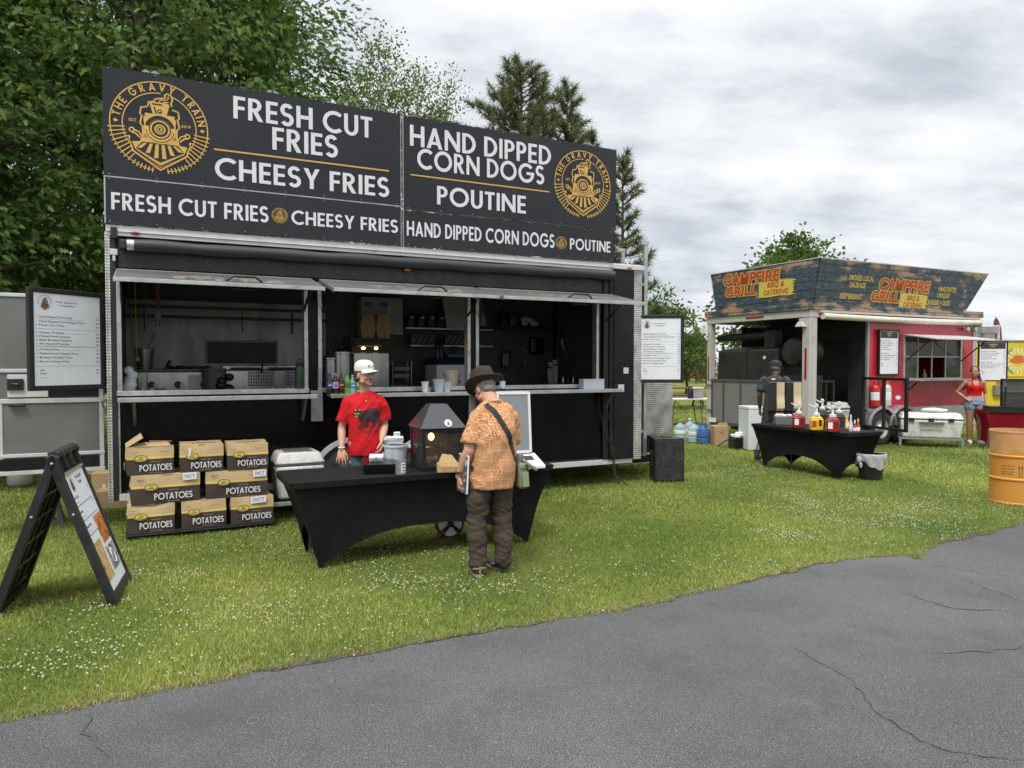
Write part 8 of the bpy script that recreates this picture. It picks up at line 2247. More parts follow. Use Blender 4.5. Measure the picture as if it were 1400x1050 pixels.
def tapa_mat():
 m=bpy.data.materials.new('tapa_print');m.use_nodes=True;N=m.node_tree.nodes;L=m.node_tree.links;b=N['Principled BSDF']
 tc=N.new('ShaderNodeTexCoord');sp=N.new('ShaderNodeSeparateXYZ');L.new(tc.outputs['Object'],sp.inputs[0])
 def mt(op,*a):
  n=N.new('ShaderNodeMath');n.operation=op
  for i,v in enumerate(a):
   if isinstance(v,(int,float)):n.inputs[i].default_value=v
   else:L.new(v,n.inputs[i])
  return n.outputs[0]
 cell=14.0
 wp=N.new('ShaderNodeTexNoise');wp.inputs['Scale'].default_value=5;L.new(tc.outputs['Object'],wp.inputs['Vector']);wob=mt('MULTIPLY',mt('SUBTRACT',wp.outputs[0],.5),.07)
 x=mt('ADD',mt('ADD',sp.outputs['X'],wob),mt('MULTIPLY',sp.outputs['Y'],.55));z=mt('ADD',sp.outputs['Z'],wob)
 X,Z=mt('MULTIPLY',x,cell),mt('MULTIPLY',z,cell)
 fx,fz=mt('SUBTRACT',mt('FRACT',X),.5),mt('SUBTRACT',mt('FRACT',Z),.5)
 cb=N.new('ShaderNodeCombineXYZ');L.new(mt('FLOOR',X),cb.inputs[0]);L.new(mt('FLOOR',Z),cb.inputs[1])
 wn_=N.new('ShaderNodeTexWhiteNoise');wn_.noise_dimensions='3D';L.new(cb.outputs[0],wn_.inputs['Vector']);rnd=wn_.outputs['Value']
 ax,az=mt('ABSOLUTE',fx),mt('ABSOLUTE',fz)
 r=mt('SQRT',mt('ADD',mt('MULTIPLY',fx,fx),mt('MULTIPLY',fz,fz)))
 ang=mt('ARCTAN2',fz,fx)
 petals=mt('SINE',mt('ADD',mt('MULTIPLY',ang,8.0),mt('MULTIPLY',r,9.0)))
 rings=mt('SINE',mt('MULTIPLY',r,46.0))
 diam=mt('SINE',mt('MULTIPLY',mt('ADD',ax,az),40.0))
 chev=mt('SINE',mt('MULTIPLY',mt('ADD',fz,mt('PINGPONG',mt('MULTIPLY',fx,1.0),.12)),60.0))
 def sel(a,b_,t):
  k=mt('GREATER_THAN',rnd,t);return mt('ADD',mt('MULTIPLY',a,mt('SUBTRACT',1.0,k)),mt('MULTIPLY',b_,k))
 pat=sel(sel(sel(petals,mt('MULTIPLY',petals,rings),.28),diam,.5),chev,.76)
 brd=mt('GREATER_THAN',mt('MAXIMUM',ax,az),.445)
 ns=N.new('ShaderNodeTexNoise');ns.inputs['Scale'].default_value=70;ns.inputs['Detail'].default_value=3;L.new(tc.outputs['Object'],ns.inputs['Vector'])
 v=mt('ADD',mt('ADD',pat,mt('MULTIPLY',mt('SUBTRACT',ns.outputs[0],.5),2.4)),mt('MULTIPLY',brd,.7))
 rp=N.new('ShaderNodeValToRGB');e=rp.color_ramp.elements
 e[0].position=.30;e[0].color=(.34,.12,.04,1);e[1].position=.78;e[1].color=(.62,.42,.25,1)
 q=e.new(.52);q.color=(.46,.215,.085,1)
 L.new(mt('MULTIPLY_ADD',v,.25,.5),rp.inputs[0]);L.new(rp.outputs[0],b.inputs['Base Color']);b.inputs['Roughness'].default_value=.85;b.inputs['Specular IOR Level'].default_value=.2
 MATS['tapa_print']=m
tapa_mat()
def ell(m,c,r,n=16,k=10,rot=None):
 mm=MB();mm.ball((0,0,0),1,n,k,r)
 Rm=rot if rot is not None else Matrix.Identity(3)
 m.add([Rm@Vector(p)+Vector(c)for p in mm.v],mm.f)
def chain(m,pts,rs,n=14):
 pts=[Vector(p)for p in pts]
 m.tube(pts,rs,n)
 for p,r in zip(pts,rs):m.ball(p,r*.995,12,8)
def loft(m,secs,n=28):
 """closed elliptical sections (cx, cy, z, rx, ry), squarish"""
 v=[];f=[]
 for(cx_,cy_,z,rx,ry)in secs:
  for k in range(n):
   a=2*math.pi*k/n;c_,s_=math.cos(a),math.sin(a)
   v.append((cx_+rx*math.copysign(abs(c_)**.85,c_),cy_+ry*math.copysign(abs(s_)**.85,s_),z))
 for i in range(len(secs)-1):
  for k in range(n):f.append((i*n+k,i*n+(k+1)%n,(i+1)*n+(k+1)%n,(i+1)*n+k))
 f.append(tuple(range(n))[::-1]);f.append(tuple((len(secs)-1)*n+k for k in range(n)))
 m.add(v,f)
def skin_up(m,name,mt,parent,voxel,it=4,wr=0.0,wf=(9,9,14),seed=0.0):
 """fuse overlapping shapes into one continuous surface, smooth it, add cloth folds"""
 me=bpy.data.meshes.new('t');me.from_pydata(m.v,[],m.f)
 o=bpy.data.objects.new('t',me);COL.objects.link(o)
 r=o.modifiers.new('r','REMESH');r.mode='VOXEL';r.voxel_size=voxel
 s=o.modifiers.new('s','SMOOTH');s.factor=.5;s.iterations=it
 dg=bpy.context.evaluated_depsgraph_get();dg.update()
 nm=bpy.data.meshes.new_from_object(o.evaluated_get(dg))
 bpy.data.objects.remove(o);bpy.data.meshes.remove(me)
 if wr>0:
  nv=len(nm.vertices);co=np.empty(nv*3,np.float32);nm.vertices.foreach_get('co',co);co=co.reshape(-1,3)
  no=np.array([tuple(v.normal)for v in nm.vertices])
  d=np.array([mnoise.noise(Vector((p[0]*wf[0]+seed,p[1]*wf[1],p[2]*wf[2]+p[0]*5)))-1.1*abs(mnoise.noise(Vector((p[0]*wf[0]*1.1+5,p[1]*wf[1]*1.1+seed,p[2]*wf[2]*1.2-p[0]*9))))-.4*abs(mnoise.noise(Vector((p[0]*wf[0]*2.3,p[1]*wf[1]*2.3+seed,p[2]*wf[2]*2.4+p[0]*12))))for p in co])
  d=d-np.percentile(d,35);co=co+no*(d*wr)[:,None]
  nm.vertices.foreach_set('co',co.astype(np.float32).ravel())
 nm.polygons.foreach_set('use_smooth',np.ones(len(nm.polygons),bool));nm.materials.clear();nm.materials.append(MATS[mt]);nm.update()
 nm.name=name
 ob=bpy.data.objects.new(name,nm);COL.objects.link(ob);ob.parent=parent
 return ob
def hand(m,w,d,n,side,curl=.5,k=1.0,spread=.10):
 """w wrist, d towards the fingers, n palm normal (fingers curl towards n), side: +1/-1 which way the thumb lies"""
 d=Vector(d).normalized();n=Vector(n);n=(n-d*n.dot(d)).normalized();s=d.cross(n)*side
 w=Vector(w)
 for o in(-.026,-.009,.009,.026):chain(m,[w+d*.005+s*o*.7,w+d*.05*k+s*o,w+d*.088*k+s*o*1.12],[.0145,.0145,.0115],10)
 for i,(o,L_)in enumerate(((.031,.070),(.0105,.079),(-.0105,.074),(-.031,.058))):
  c=curl*(1+.18*i);b=w+d*.086*k+s*o*1.15
  sp_=s*(o/.03)*spread
  d1=(d*math.cos(c*.6)+n*math.sin(c*.6)+sp_).normalized();d2=(d*math.cos(c*1.5)+n*math.sin(c*1.5)+sp_).normalized();d3=(d*math.cos(c*2.2)+n*math.sin(c*2.2)+sp_).normalized()
  p1=b+d1*L_*.48;p2=p1+d2*L_*.30;p3=p2+d3*L_*.24
  chain(m,[b,p1,p2,p3],[.0098,.0092,.0082,.0068],8)
 t0=w+d*.022+s*.026;t1=w+d*.055+s*.052+n*.012;t2=w+d*.085+s*.060+n*(.02+.015*curl);t3=w+d*.106+s*.058+n*(.026+.02*curl)
 chain(m,[t0,t1,t2,t3],[.016,.0125,.0105,.0078],8)
def head(m,c,Rm,k=1.0,fem=False):
 T=lambda p:Vector(c)+Rm@(Vector(p)*k)
 E=lambda p,r:ell(m,T(p),tuple(q*k for q in r),18,12,Rm)
 E((0,.012,.03),(.076,.094,.094));E((0,-.018,-.03),(.066,.070,.080));E((0,-.048,-.075),(.044,.040,.036));E((0,-.074,-.096),(.022,.018,.016))
 for s in(-1,1):
  E((s*.040,-.058,-.03),(.026,.026,.026));E((s*.076,.012,-.012),(.011,.020,.032));E((s*.034,-.078,.026),(.026,.012,.009));E((s*.05,-.02,-.065),(.022,.04,.028))
  E((s*.011,-.094,-.030),(.009,.010,.008))
 chain(m,[T((0,-.080,.022)),T((0,-.094,-.002)),T((0,-.108,-.026))],[.009*k,.0098*k,.0125*k],10)
 E((0,-.082,-.060),(.022,.012,.0065));E((0,-.080,-.071),(.019,.013,.007))
def face_bits(t,c,Rm,k=1.0,brow='hair_brown',lips='lip'):
 T=lambda p:Vector(c)+Rm@(Vector(p)*k)
 for s in(-1,1):
  e=MB();ell(e,T((s*.033,-.0765,.008)),(.013*k,.009*k,.0085*k),12,8,Rm);ey=e.build('eye','eye_white',t,smooth=60)
  e=MB();ell(e,T((s*.033,-.0838,.008)),(.0062*k,.004*k,.0064*k),10,6,Rm);e.build('iris','eye_dark',ey,smooth=60)
  e=MB();e.tube([T((s*.018,-.0885,.024)),T((s*.036,-.088,.030)),T((s*.055,-.074,.024))],[.0032*k,.0042*k,.0025*k],6);e.build('eyebrow',brow,t,smooth=60)
  e=MB();e.tube([T((s*.020,-.083,.014)),T((s*.034,-.0862,.0185)),T((s*.048,-.077,.013))],.0022*k,5);e.build('eyelid',brow,ey,smooth=60)
 e=MB();ell(e,T((0,-.0905,-.0605)),(.021*k,.006*k,.0048*k),14,8,Rm);ell(e,T((0,-.0892,-.0705)),(.018*k,.0065*k,.0055*k),14,8,Rm);e.build('lips',lips,t,smooth=60)
def cap(t,c,Rm,k,mt,brim_yaw=0):
 T=lambda p:Vector(c)+Rm@(Vector(p)*k)
 m=MB();n=24;v=[];f=[]
 lv=[(0,1.0),(.035,1.015),(.065,.97),(.09,.82),(.105,.58),(.112,.28)]
 for z,q in lv:
  for a in range(n):
   th=2*math.pi*a/n;fr=1+.08*max(0,-math.sin(th))
   v.append(T((.088*q*math.cos(th),.012+.106*q*math.sin(th)*fr,.038+z+.012*max(0,-math.sin(th))*(1-z/.12))))
 for i in range(len(lv)-1):
  for a in range(n):f.append((i*n+a,i*n+(a+1)%n,(i+1)*n+(a+1)%n,(i+1)*n+a))
 f.append(tuple((len(lv)-1)*n+a for a in range(n)))
 m.add(v,f);crown=m.build('cap',mt,t,smooth=60)
 m=MB();v=[];f=[]
 for j in range(7):
  q=j/6
  for a in range(13):
   th=math.pi+math.pi*(.12+.76*a/12)
   ext=.085*math.sin(math.pi*(a+.5)/13)**.6
   x=.086*math.cos(th)*(1+.05*q)+0;y=.012+.110*math.sin(th)-ext*q
   for dz in(0,.004):v.append(T((x,y,.046+.004*(1-q)-.008*q+dz-.028*(x/.09)**2*q)))
 A=lambda j,a,d:(j*13+a)*2+d
 for j in range(6):
  for a in range(12):
   f.append((A(j,a,1),A(j+1,a,1),A(j+1,a+1,1),A(j,a+1,1)));f.append((A(j,a,0),A(j,a+1,0),A(j+1,a+1,0),A(j+1,a,0)))
 for a in range(12):f.append((A(6,a,0),A(6,a+1,0),A(6,a+1,1),A(6,a,1)))
 for j in range(6):f.append((A(j,0,0),A(j+1,0,0),A(j+1,0,1),A(j,0,1)));f.append((A(j,12,1),A(j+1,12,1),A(j+1,12,0),A(j,12,0)))
 m.add(v,f);m.build('brim',mt,crown,smooth=50)
 m=MB();m.ball(T((0,.012,.143)),.006*k,8,6);m.build('button',mt,crown,smooth=60)
 return crown,T
def shoes(t,an,yaw,mt,sole,k=1.0,stripe=None):
 m=MB();m.xf=Matrix.Translation(Vector((an[0],an[1],0)))@Matrix.Rotation(yaw,4,'Z')
 ell(m,(0,.005,.055),(.040*k,.062*k,.045));ell(m,(0,-.075*k,.045),(.044*k,.080*k,.034));ell(m,(0,-.135*k,.040),(.040*k,.055*k,.026));ell(m,(0,.02,.09),(.036*k,.045*k,.04))
 b=skin_up(m,'shoe',mt,t,.008,4)
 m=MB();m.xf=Matrix.Translation(Vector((an[0],an[1],0)))@Matrix.Rotation(yaw,4,'Z')
 o=[(.040*k*math.cos(a)*(1.05 if math.sin(a)<0 else .95),-.055*k+.135*k*math.sin(a))for a in np.linspace(0,2*math.pi,25)[:-1]]
 m.prism(o,(0,0,.002),(1,0,0),(0,1,0),.024);m.build('sole',sole,b,bevel=.005,smooth=40)
 if stripe:
  m=MB();m.xf=Matrix.Translation(Vector((an[0],an[1],0)))@Matrix.Rotation(yaw,4,'Z')
  m.tube([(-.046*k,-.05,.04),(-.048*k,.0,.06),(-.035*k,.055,.075),(0,.070,.078),(.035*k,.055,.075),(.048*k,.0,.06),(.046*k,-.05,.04)],.011,8);m.tube([(0,.076,.03),(0,.074,.10)],.009,8)
  m.build('trim',stripe,b,smooth=60)
 return b
def rotm(yaw=0,pitch=0,roll=0):return Matrix.Rotation(yaw,3,'Z')@Matrix.Rotation(pitch,3,'X')@Matrix.Rotation(roll,3,'Y')
def project_print(poly,tgt,o,ux,uz,mt,name,step=.006,lift=.0022,holes=()):
 """lay a flat printed shape onto a garment's surface"""
 bv=BVHTree.FromPolygons([v.co for v in tgt.data.vertices],[tuple(p.vertices)for p in tgt.data.polygons])
 ux=Vector(ux).normalized();uz=Vector(uz).normalized();nz=ux.cross(uz)
 bm=bmesh.new();vs=[bm.verts.new((p[0],p[1],0))for p in poly];bm.faces.new(vs)
 bmesh.ops.triangulate(bm,faces=bm.faces[:])
 for _ in range(6):
  e=[e for e in bm.edges if e.calc_length()>step]
  if not e:break
  bmesh.ops.subdivide_edges(bm,edges=e,cuts=1);bmesh.ops.triangulate(bm,faces=bm.faces[:])
 m=MB();v=[]
 for w in bm.verts:
  p=Vector(o)+ux*w.co.x+uz*w.co.y+nz*.35
  h=bv.ray_cast(p,-nz,1.0)
  v.append((h[0]+nz*lift)if h[0]is not None else p-nz*.35)
 f=[]
 for q in bm.faces:f.append([w.index for w in q.verts]if q.normal.z>0 else[w.index for w in q.verts][::-1])
 bm.free();m.add(v,f)
 return m.build(name,mt,tgt,smooth=60)
# ---- young man in the red shirt, behind the table
VP=AT(498,500,7.32);VP.z=0
VR=R(20)
t=thing('person','young man in a red bear print T shirt and white cap behind the table','person',VP,VR)
HC=Vector((0,-.03,1.538));HR=rotm(R(34),R(1))
m=MB()
head(m,HC,HR,.98)
chain(m,[(0,.02,1.32),(0,.0,1.48)],[.056,.054])
loft(m,[(0,.0,.86,.13,.09),(0,.0,1.0,.12,.085),(0,.0,1.2,.13,.085),(0,.01,1.26,.11,.07),(0,.015,1.34,.05,.045)])
SH,EL,WR_={},{},{}
t.scale=(1.022,1.022,1.022)
arms={-1:[(-.158,.01,1.255),(-.222,.03,1.01),(-.238,-.075,.80)],1:[(.158,.01,1.255),(.205,.02,1.02),(.150,-.13,.88)]}
for s in(-1,1):
 a=arms[s];chain(m,[a[0],Vector(a[0]).lerp(Vector(a[1]),.55),a[1],Vector(a[1]).lerp(Vector(a[2]),.35),a[2]],[.040,.043,.040,.041,.027])
hand(m,arms[-1][2],(-.10,-.30,-1),(.25,.8,.1),1,.22,.95,.22)
hand(m,arms[1][2],(-.10,-.35,-1),(-.8,.2,0),-1,.6,.95)
for s in(-1,1):chain(m,[(s*.085,0,.86),(s*.10,-.01,.48),(s*.105,.03,.09)],[.082,.055,.042])
body=skin_up(m,'body','skin_light',t,.0056,3)
face_bits(t,HC,HR,.98)
m=MB();T=lambda p:HC+HR@(Vector(p)*.98)
m.tube([T((-.026,-.0945,-.053)),T((0,-.1005,-.0475)),T((.026,-.0945,-.053))],[.002,.0042,.002],6);m.build('moustache','hair_brown',t,smooth=60)
m=MB();ell(m,T((0,.035,.0)),(.080,.078,.075),18,12,HR)
for k in range(40):
 a=random.uniform(.15,math.pi-.15);m.ball(T((.080*math.cos(a),.03+.075*math.sin(a),random.uniform(-.065,.03))),random.uniform(.012,.02),8,6)
skin_up(m,'hair','hair_brown',t,.007,2,.004,(60,60,40))
cr,T=cap(t,HC,HR,1.0,'cap_white')
m=MB();put_font(m,'PROVEN',T((-.012,-.1035,.078)),HR@Vector((1,-.02,0)),HR@Vector((0,.25,.97)),.024,width=.075,bold=.02,align='c');m.build('lettering','ink',cr)
m=MB();put_font(m,'GOODS COMPANY',T((-.012,-.1075,.066)),HR@Vector((1,-.02,0)),HR@Vector((0,.25,.97)),.006,width=.07,bold=.01,align='c');m.build('lettering','box_yellow',cr)
m=MB()
loft(m,[(0,.0,.725,.172,.122),(0,.0,.80,.172,.122),(0,.0,1.0,.165,.118),(0,.0,1.18,.168,.122),(0,.005,1.26,.165,.11),(0,.01,1.32,.115,.085),(0,.015,1.362,.074,.064)])
for s in(-1,1):
 a=[Vector(q)for q in arms[s]];e=a[0].lerp(a[1],.74)
 m.tube([a[0]+Vector((-s*.05,0,.012)),a[0].lerp(a[1],.15),a[0].lerp(a[1],.4),e],[.055,.066,.073,.080],18)
 m.ball(a[0],.060,14,10);chain(m,[(s*.035,.012,1.335),(s*.10,.012,1.29),a[0]],[.040,.050,.056])
sh=skin_up(m,'shirt','tee_red',t,.010,4,.018,(5,5,6),3.1)
m=MB();m.tube([(.058*math.cos(a)*1.08,.008+.062*math.sin(a),1.372-.016*(1-math.sin(a)))for a in np.linspace(0,6.283,25)[:-1]],.008,8,closed=True);m.build('collar','tee_red',sh,smooth=60)
m=MB()
for s in(-1,1):
 a=[Vector(q)for q in arms[s]];m.tube([a[0].lerp(a[1],.715),a[0].lerp(a[1],.755)],[.082,.083],20,cap=False)
m.build('sleeve_hem','tee_red',sh,smooth=60)
m=MB();m.tube([(.06*math.cos(a)*1.05,.0-.075*max(0,-math.sin(a))+.05*max(0,math.sin(a)),1.40-.085*max(0,-math.sin(a)))for a in np.linspace(0,6.283,30)[:-1]],.0028,6,closed=True)
m.ball((0,-.112,1.275),.008,8,6,(.8,.6,1.6));
mat('silver_chain',(.6,.55,.45),.25,.9,.1);m.build('necklace','silver_chain',t,smooth=60)
bear=[(-.135,.065),(-.125,.085),(-.105,.088),(-.085,.093),(-.065,.083),(-.03,.086),(.03,.105),(.08,.105),(.115,.085),(.132,.05),(.135,.0),(.130,-.05),(.134,-.075),(.115,-.085),(.098,-.078),(.104,-.06),(.092,-.035),(.085,-.06),(.07,-.088),(.045,-.088),(.045,-.075),(.056,-.06),(.046,-.032),(.02,-.03),(.012,-.055),(-.004,-.085),(-.035,-.09),(-.04,-.078),(-.02,-.066),(-.018,-.035),(-.04,-.03),(-.055,-.065),(-.075,-.095),(-.112,-.10),(-.112,-.088),(-.088,-.07),(-.072,-.02),(-.085,.005),(-.10,.018),(-.12,.012),(-.128,.03)]
O=(.015,-.1,1.10)
b=project_print(bear,sh,O,(1,0,0),(0,0,1),'bear_brown','bear_print')
for(p,mt,nm,lf)in(([(-.132,.047),(-.112,.043),(-.112,.060),(-.133,.063)],'bear_green','sunglasses',.0042),([(-.106,.043),(-.086,.048),(-.084,.065),(-.106,.060)],'bear_green','sunglasses',.0042),([(-.124,.018),(-.110,.014),(-.100,.024),(-.104,.036),(-.118,.036)],'bear_tan','muzzle',.0042),(arc(-.118,.086,.008,.008,0,360,10)[:-1],'bear_tan','ear',.0042),(arc(-.082,.092,.008,.008,0,360,10)[:-1],'bear_tan','ear',.0042)):
 project_print(p,sh,O,(1,0,0),(0,0,1),mt,nm,.006,lf)
bv=BVHTree.FromPolygons([v.co for v in sh.data.vertices],[tuple(p.vertices)for p in sh.data.polygons])
for txt,z,h,w in(('Canada',.965,.040,.17),('UN-BEAR-ABLE',.935,.010,.13)):
 m=MB();put_font(m,txt,(.03,-.4,z),TX,TZ,h,width=w,align='c',shear=.3,bold=-.004 if h>.02 else 0)
 for i,p in enumerate(m.v):
  h_=bv.ray_cast(Vector(p),Vector((0,1,0)),1)
  if h_[0]is not None:m.v[i]=tuple(h_[0]-Vector((0,.0026,0)))
 m.build('shirt_lettering','ink',sh)
m=MB();loft(m,[(0,0,.82,.125,.085),(0,0,.88,.12,.08),(0,0,.92,.11,.07)])
for s in(-1,1):chain(m,[(s*.085,0,.86),(s*.10,-.01,.48),(s*.105,.03,.12)],[.072,.072,.066])
skin_up(m,'trousers','denim_dark',t,.013,4,.012)
for s in(-1,1):shoes(t,(s*.105,.03),0,'shoe_white','shoe_sole')
m=MB();w=Vector(arms[-1][2])+Vector((0,0,.02));m.tube([w+Vector((.031*math.cos(a),.031*math.sin(a),0))for a in np.linspace(0,6.283,17)[:-1]],.005,6,closed=True);m.build('bracelet','paper_white',t,smooth=60)
# ---- older man seen from behind
CPp=AT(669,500,5.66);CPp.z=0
t=thing('person','older man seen from behind in an orange print shirt and brown hat','person',CPp,R(204))
HC=Vector((-.015,-.135,1.478));HR=rotm(R(12),R(30))
m=MB();head(m,HC,HR,1.0)
chain(m,[(-.035,.0,1.33),(-.025,-.075,1.42)],[.064,.060])
loft(m,[(0,.01,.84,.14,.105),(-.02,0,1.0,.13,.11),(-.035,.02,1.2,.12,.09),(-.035,.0,1.27,.09,.065),(-.035,-.01,1.33,.045,.045)])
arms={1:[(.112,-.01,1.25),(.180,.02,1.0),(.228,-.08,.785)],-1:[(-.195,-.01,1.25),(-.23,-.10,1.0),(-.08,-.24,1.20)]}
for s in(-1,1):
 a=arms[s];chain(m,[a[0],Vector(a[0]).lerp(Vector(a[1]),.55),a[1],Vector(a[1]).lerp(Vector(a[2]),.3),a[2]],[.040,.047,.047,.047,.031])
hand(m,arms[1][2],(-.02,-.06,-1),(-1,.15,0),1,.95,1.0,.03)
hand(m,arms[-1][2],(.1,.15,1),(.3,1,0),1,1.2,.95,.03)
for s in(-1,1):chain(m,[(s*.09,.02,.84),(s*.105,0,.46),(s*.11,.03,.09)],[.07,.052,.042])
skin_up(m,'body','skin_pink',t,.0056,3)
face_bits(t,HC,HR,1.0,'hair_grey')
T=lambda p:HC+HR@Vector(p)
m=MB();ell(m,T((0,.024,.018)),(.079,.088,.062),18,12,HR);ell(m,T((0,.060,-.03)),(.058,.045,.04),16,10,HR);skin_up(m,'hair','hair_grey',t,.006,2,.004,(70,70,50))
m=MB()
for s in(-1,1):m.tube([T((s*.08,.02,.008)),T((s*.078,-.06,.010)),T((s*.06,-.098,.008))],.0028,6);ell(m,T((s*.036,-.098,.004)),(.026,.004,.018),12,8,HR)
m.build('sunglasses','black_gloss',t,smooth=60)
m=MB();n=40;v=[];f=[]
prof=[(.082,.102,.026),(.120,.140,.030),(.150,.170,.034),(.156,.176,.036),(.154,.174,.041),(.12,.14,.037),(.086,.107,.036),(.084,.105,.075),(.080,.100,.115),(.070,.088,.133),(.045,.06,.136),(.012,.02,.127)]
for i,(rx,ry,z)in enumerate(prof):
 for k in range(n):
  th=2*math.pi*k/n;c_,s_=math.cos(th),math.sin(th)
  up=(.030*abs(c_)**2.2-.020*abs(s_)**3*(1 if s_<0 else .2))*(1 if i in(1,2,3,4,5)else 0)*((rx-.08)/.075 if i<6 else 0)
  dent=-.014*max(0,1-abs(c_)*1.6)*(1 if i>=9 else 0)+(.006 if i>=8 and s_<-.5 else 0)
  v.append(T(((rx*1.10 if i>5 else rx*.98)*c_,.012+(ry*1.10 if i>5 else ry*.98)*s_,(z-.03)*1.3+.034+up+dent)))
for i in range(len(prof)-1):
 for k in range(n):f.append((i*n+k,i*n+(k+1)%n,(i+1)*n+(k+1)%n,(i+1)*n+k))
f.append(tuple((len(prof)-1)*n+k for k in range(n)))
m.add(v,f);hat=m.build('hat','hat_felt',t,smooth=60)
m=MB();m.tube([T((.0955*math.cos(a),.012+.119*math.sin(a),.062))for a in np.linspace(0,6.283,33)[:-1]],.0045,6,closed=True);m.build('hat_cord','hat_band',hat,smooth=60)
m=MB()
loft(m,[(-.005,.010,.70,.184,.160),(-.01,.010,.78,.184,.162),(-.022,.008,.95,.176,.160),(-.036,.018,1.15,.172,.148),(-.04,.012,1.23,.162,.125),(-.04,.0,1.30,.115,.095),(-.036,-.015,1.372,.074,.068)])
for s in(-1,1):
 a=[Vector(q)for q in arms[s]];e=a[0].lerp(a[1],.80)
 m.tube([a[0]+Vector((-s*.05,0,.01)),a[0].lerp(a[1],.15),a[0].lerp(a[1],.45),e],[.060,.068,.076,.084],18);m.ball(a[0],.066,14,10);chain(m,[(-.036+s*.035,.0,1.355),(-.036+s*.10,.0,1.30),a[0]],[.05,.058,.062])
sh=skin_up(m,'shirt','tapa_print',t,.010,4,.017,(5,5,7),7.7)
m=MB();m.tube([(-.034+.07*math.cos(a),-.018+.066*math.sin(a),1.375+.012*math.sin(a))for a in np.linspace(0,6.283,25)[:-1]],.015,8,closed=True);m.build('collar','tapa_print',sh,smooth=60)
m=MB();loft(m,[(-.01,.02,.74,.140,.115),(-.01,.015,.84,.130,.11),(-.015,.01,.90,.115,.09)])
for s in(-1,1):chain(m,[(s*.09,.02,.84),(s*.098,.015,.66),(s*.108,0,.46),(s*.112,.02,.25),(s*.112,.025,.10)],[.078,.092,.080,.074,.070],18)
skin_up(m,'trousers','trouser_brown',t,.0075,2,.014,(7,7,17),1.3)
m=MB();m.box(.17,.0,.30,.21,.08,.42);m.box(-.205,.02,.30,-.17,.1,.42)
shoes(t,(.112,.03),R(-8),'shoe_brown','shoe_sole',1.1,'shoe_stripe');shoes(t,(-.112,-.06),R(10),'shoe_brown','shoe_sole',1.1,'shoe_stripe')
m=MB();w=Vector(arms[1][2])+Vector((.0,.012,.035));m.tube([w+Vector((.036*math.cos(a),.036*math.sin(a),0))for a in np.linspace(0,6.283,17)[:-1]],.008,6,closed=True);m.build('watch_band','strap_black',t,smooth=60)
def cw_(p):return CPp+Matrix.Rotation(R(204),3,'Z')@Vector(p)
bk=thing('magazine','black and white magazine held against the thigh of the man in the orange shirt','magazine',cw_((.222,-.0,.665)),R(204))
part('pages','paper_white',bk,lambda m:m.hexa([(-.012,-.14,0),(.0,-.14,0),(.0,.07,.0),(-.012,.07,0),(-.022,-.13,.30),(-.010,-.13,.30),(-.010,.08,.30),(-.022,.08,.30)]),bevel=.002)
photo_mat('cover_print',[(.01,.01,.01),(.08,.08,.08),(.5,.5,.5)],26,2)
part('cover','cover_print',bk,lambda m:m.hexa([(.001,-.138,.004),(.003,-.138,.004),(.003,.066,.004),(.001,.066,.004),(-.009,-.128,.296),(-.007,-.128,.296),(-.007,.076,.296),(-.009,.076,.296)]))
bg=thing('shoulder_bag','olive green shoulder bag on a black strap across the orange shirt','bag',CPp,R(204))
bvs=BVHTree.FromPolygons([v.co for v in sh.data.vertices],[tuple(p.vertices)for p in sh.data.polygons])
m=MB();pts=[]
for q in np.linspace(0,1,26):
 p=Vector((.055-.275*q**.85,.4,1.375-.50*q));
 h_=bvs.find_nearest(Vector((p.x,.16 if 0<q<.9 else .06,p.z)))
 pts.append((h_[0]+h_[1]*.004,h_[1]))
v=[];f=[]
for i,(p,nn_)in enumerate(pts):
 dd=(pts[min(i+1,25)][0]-pts[max(i-1,0)][0]).normalized();s_=dd.cross(nn_).normalized()*.020
 v+=[p-s_,p+s_,p+s_+nn_*.003,p-s_+nn_*.003]
for i in range(25):
 for a,b_ in((0,1),(1,2),(2,3),(3,0)):f.append((4*i+a,4*i+b_,4*i+4+b_,4*i+4+a))
m.add(v,f);m.build('strap','strap_black',bg,smooth=30)
part('pouch','olive_canvas',bg,lambda m:m.hexa([(-.30,-.03,.68),(-.225,-.05,.68),(-.215,.11,.68),(-.29,.12,.68),(-.295,-.02,.89),(-.225,-.04,.89),(-.215,.10,.89),(-.285,.11,.89)]),bevel=.022,smooth=50)
part('flap','olive_canvas',bg,lambda m:m.hexa([(-.315,-.02,.82),(-.30,-.02,.82),(-.29,.10,.82),(-.305,.11,.82),(-.30,-.02,.905),(-.26,-.02,.91),(-.25,.10,.91),(-.29,.105,.905)]),bevel=.008)
part('pocket','olive_canvas',bg,lambda m:m.hexa([(-.29,.121,.70),(-.235,.113,.70),(-.235,.135,.70),(-.29,.142,.70),(-.288,.118,.82),(-.233,.110,.82),(-.235,.120,.82),(-.288,.128,.82)]),bevel=.006)
part('zip','strap_black',bg,lambda m:m.tube([(-.287,.123,.845),(-.222,.112,.845)],.004,6))
part('bottle_top','cooler_grey',bg,lambda m:m.lathe([(.035,.88),(.036,.93),(.03,.95),(.016,.955)],16,(-.245,.04,0)),smooth=40)
part('tag_strap','olive_canvas',bg,lambda m:m.tube([(-.27,.12,.89),(-.31,.13,.86),(-.36,.12,.83)],.016,8),smooth=60)
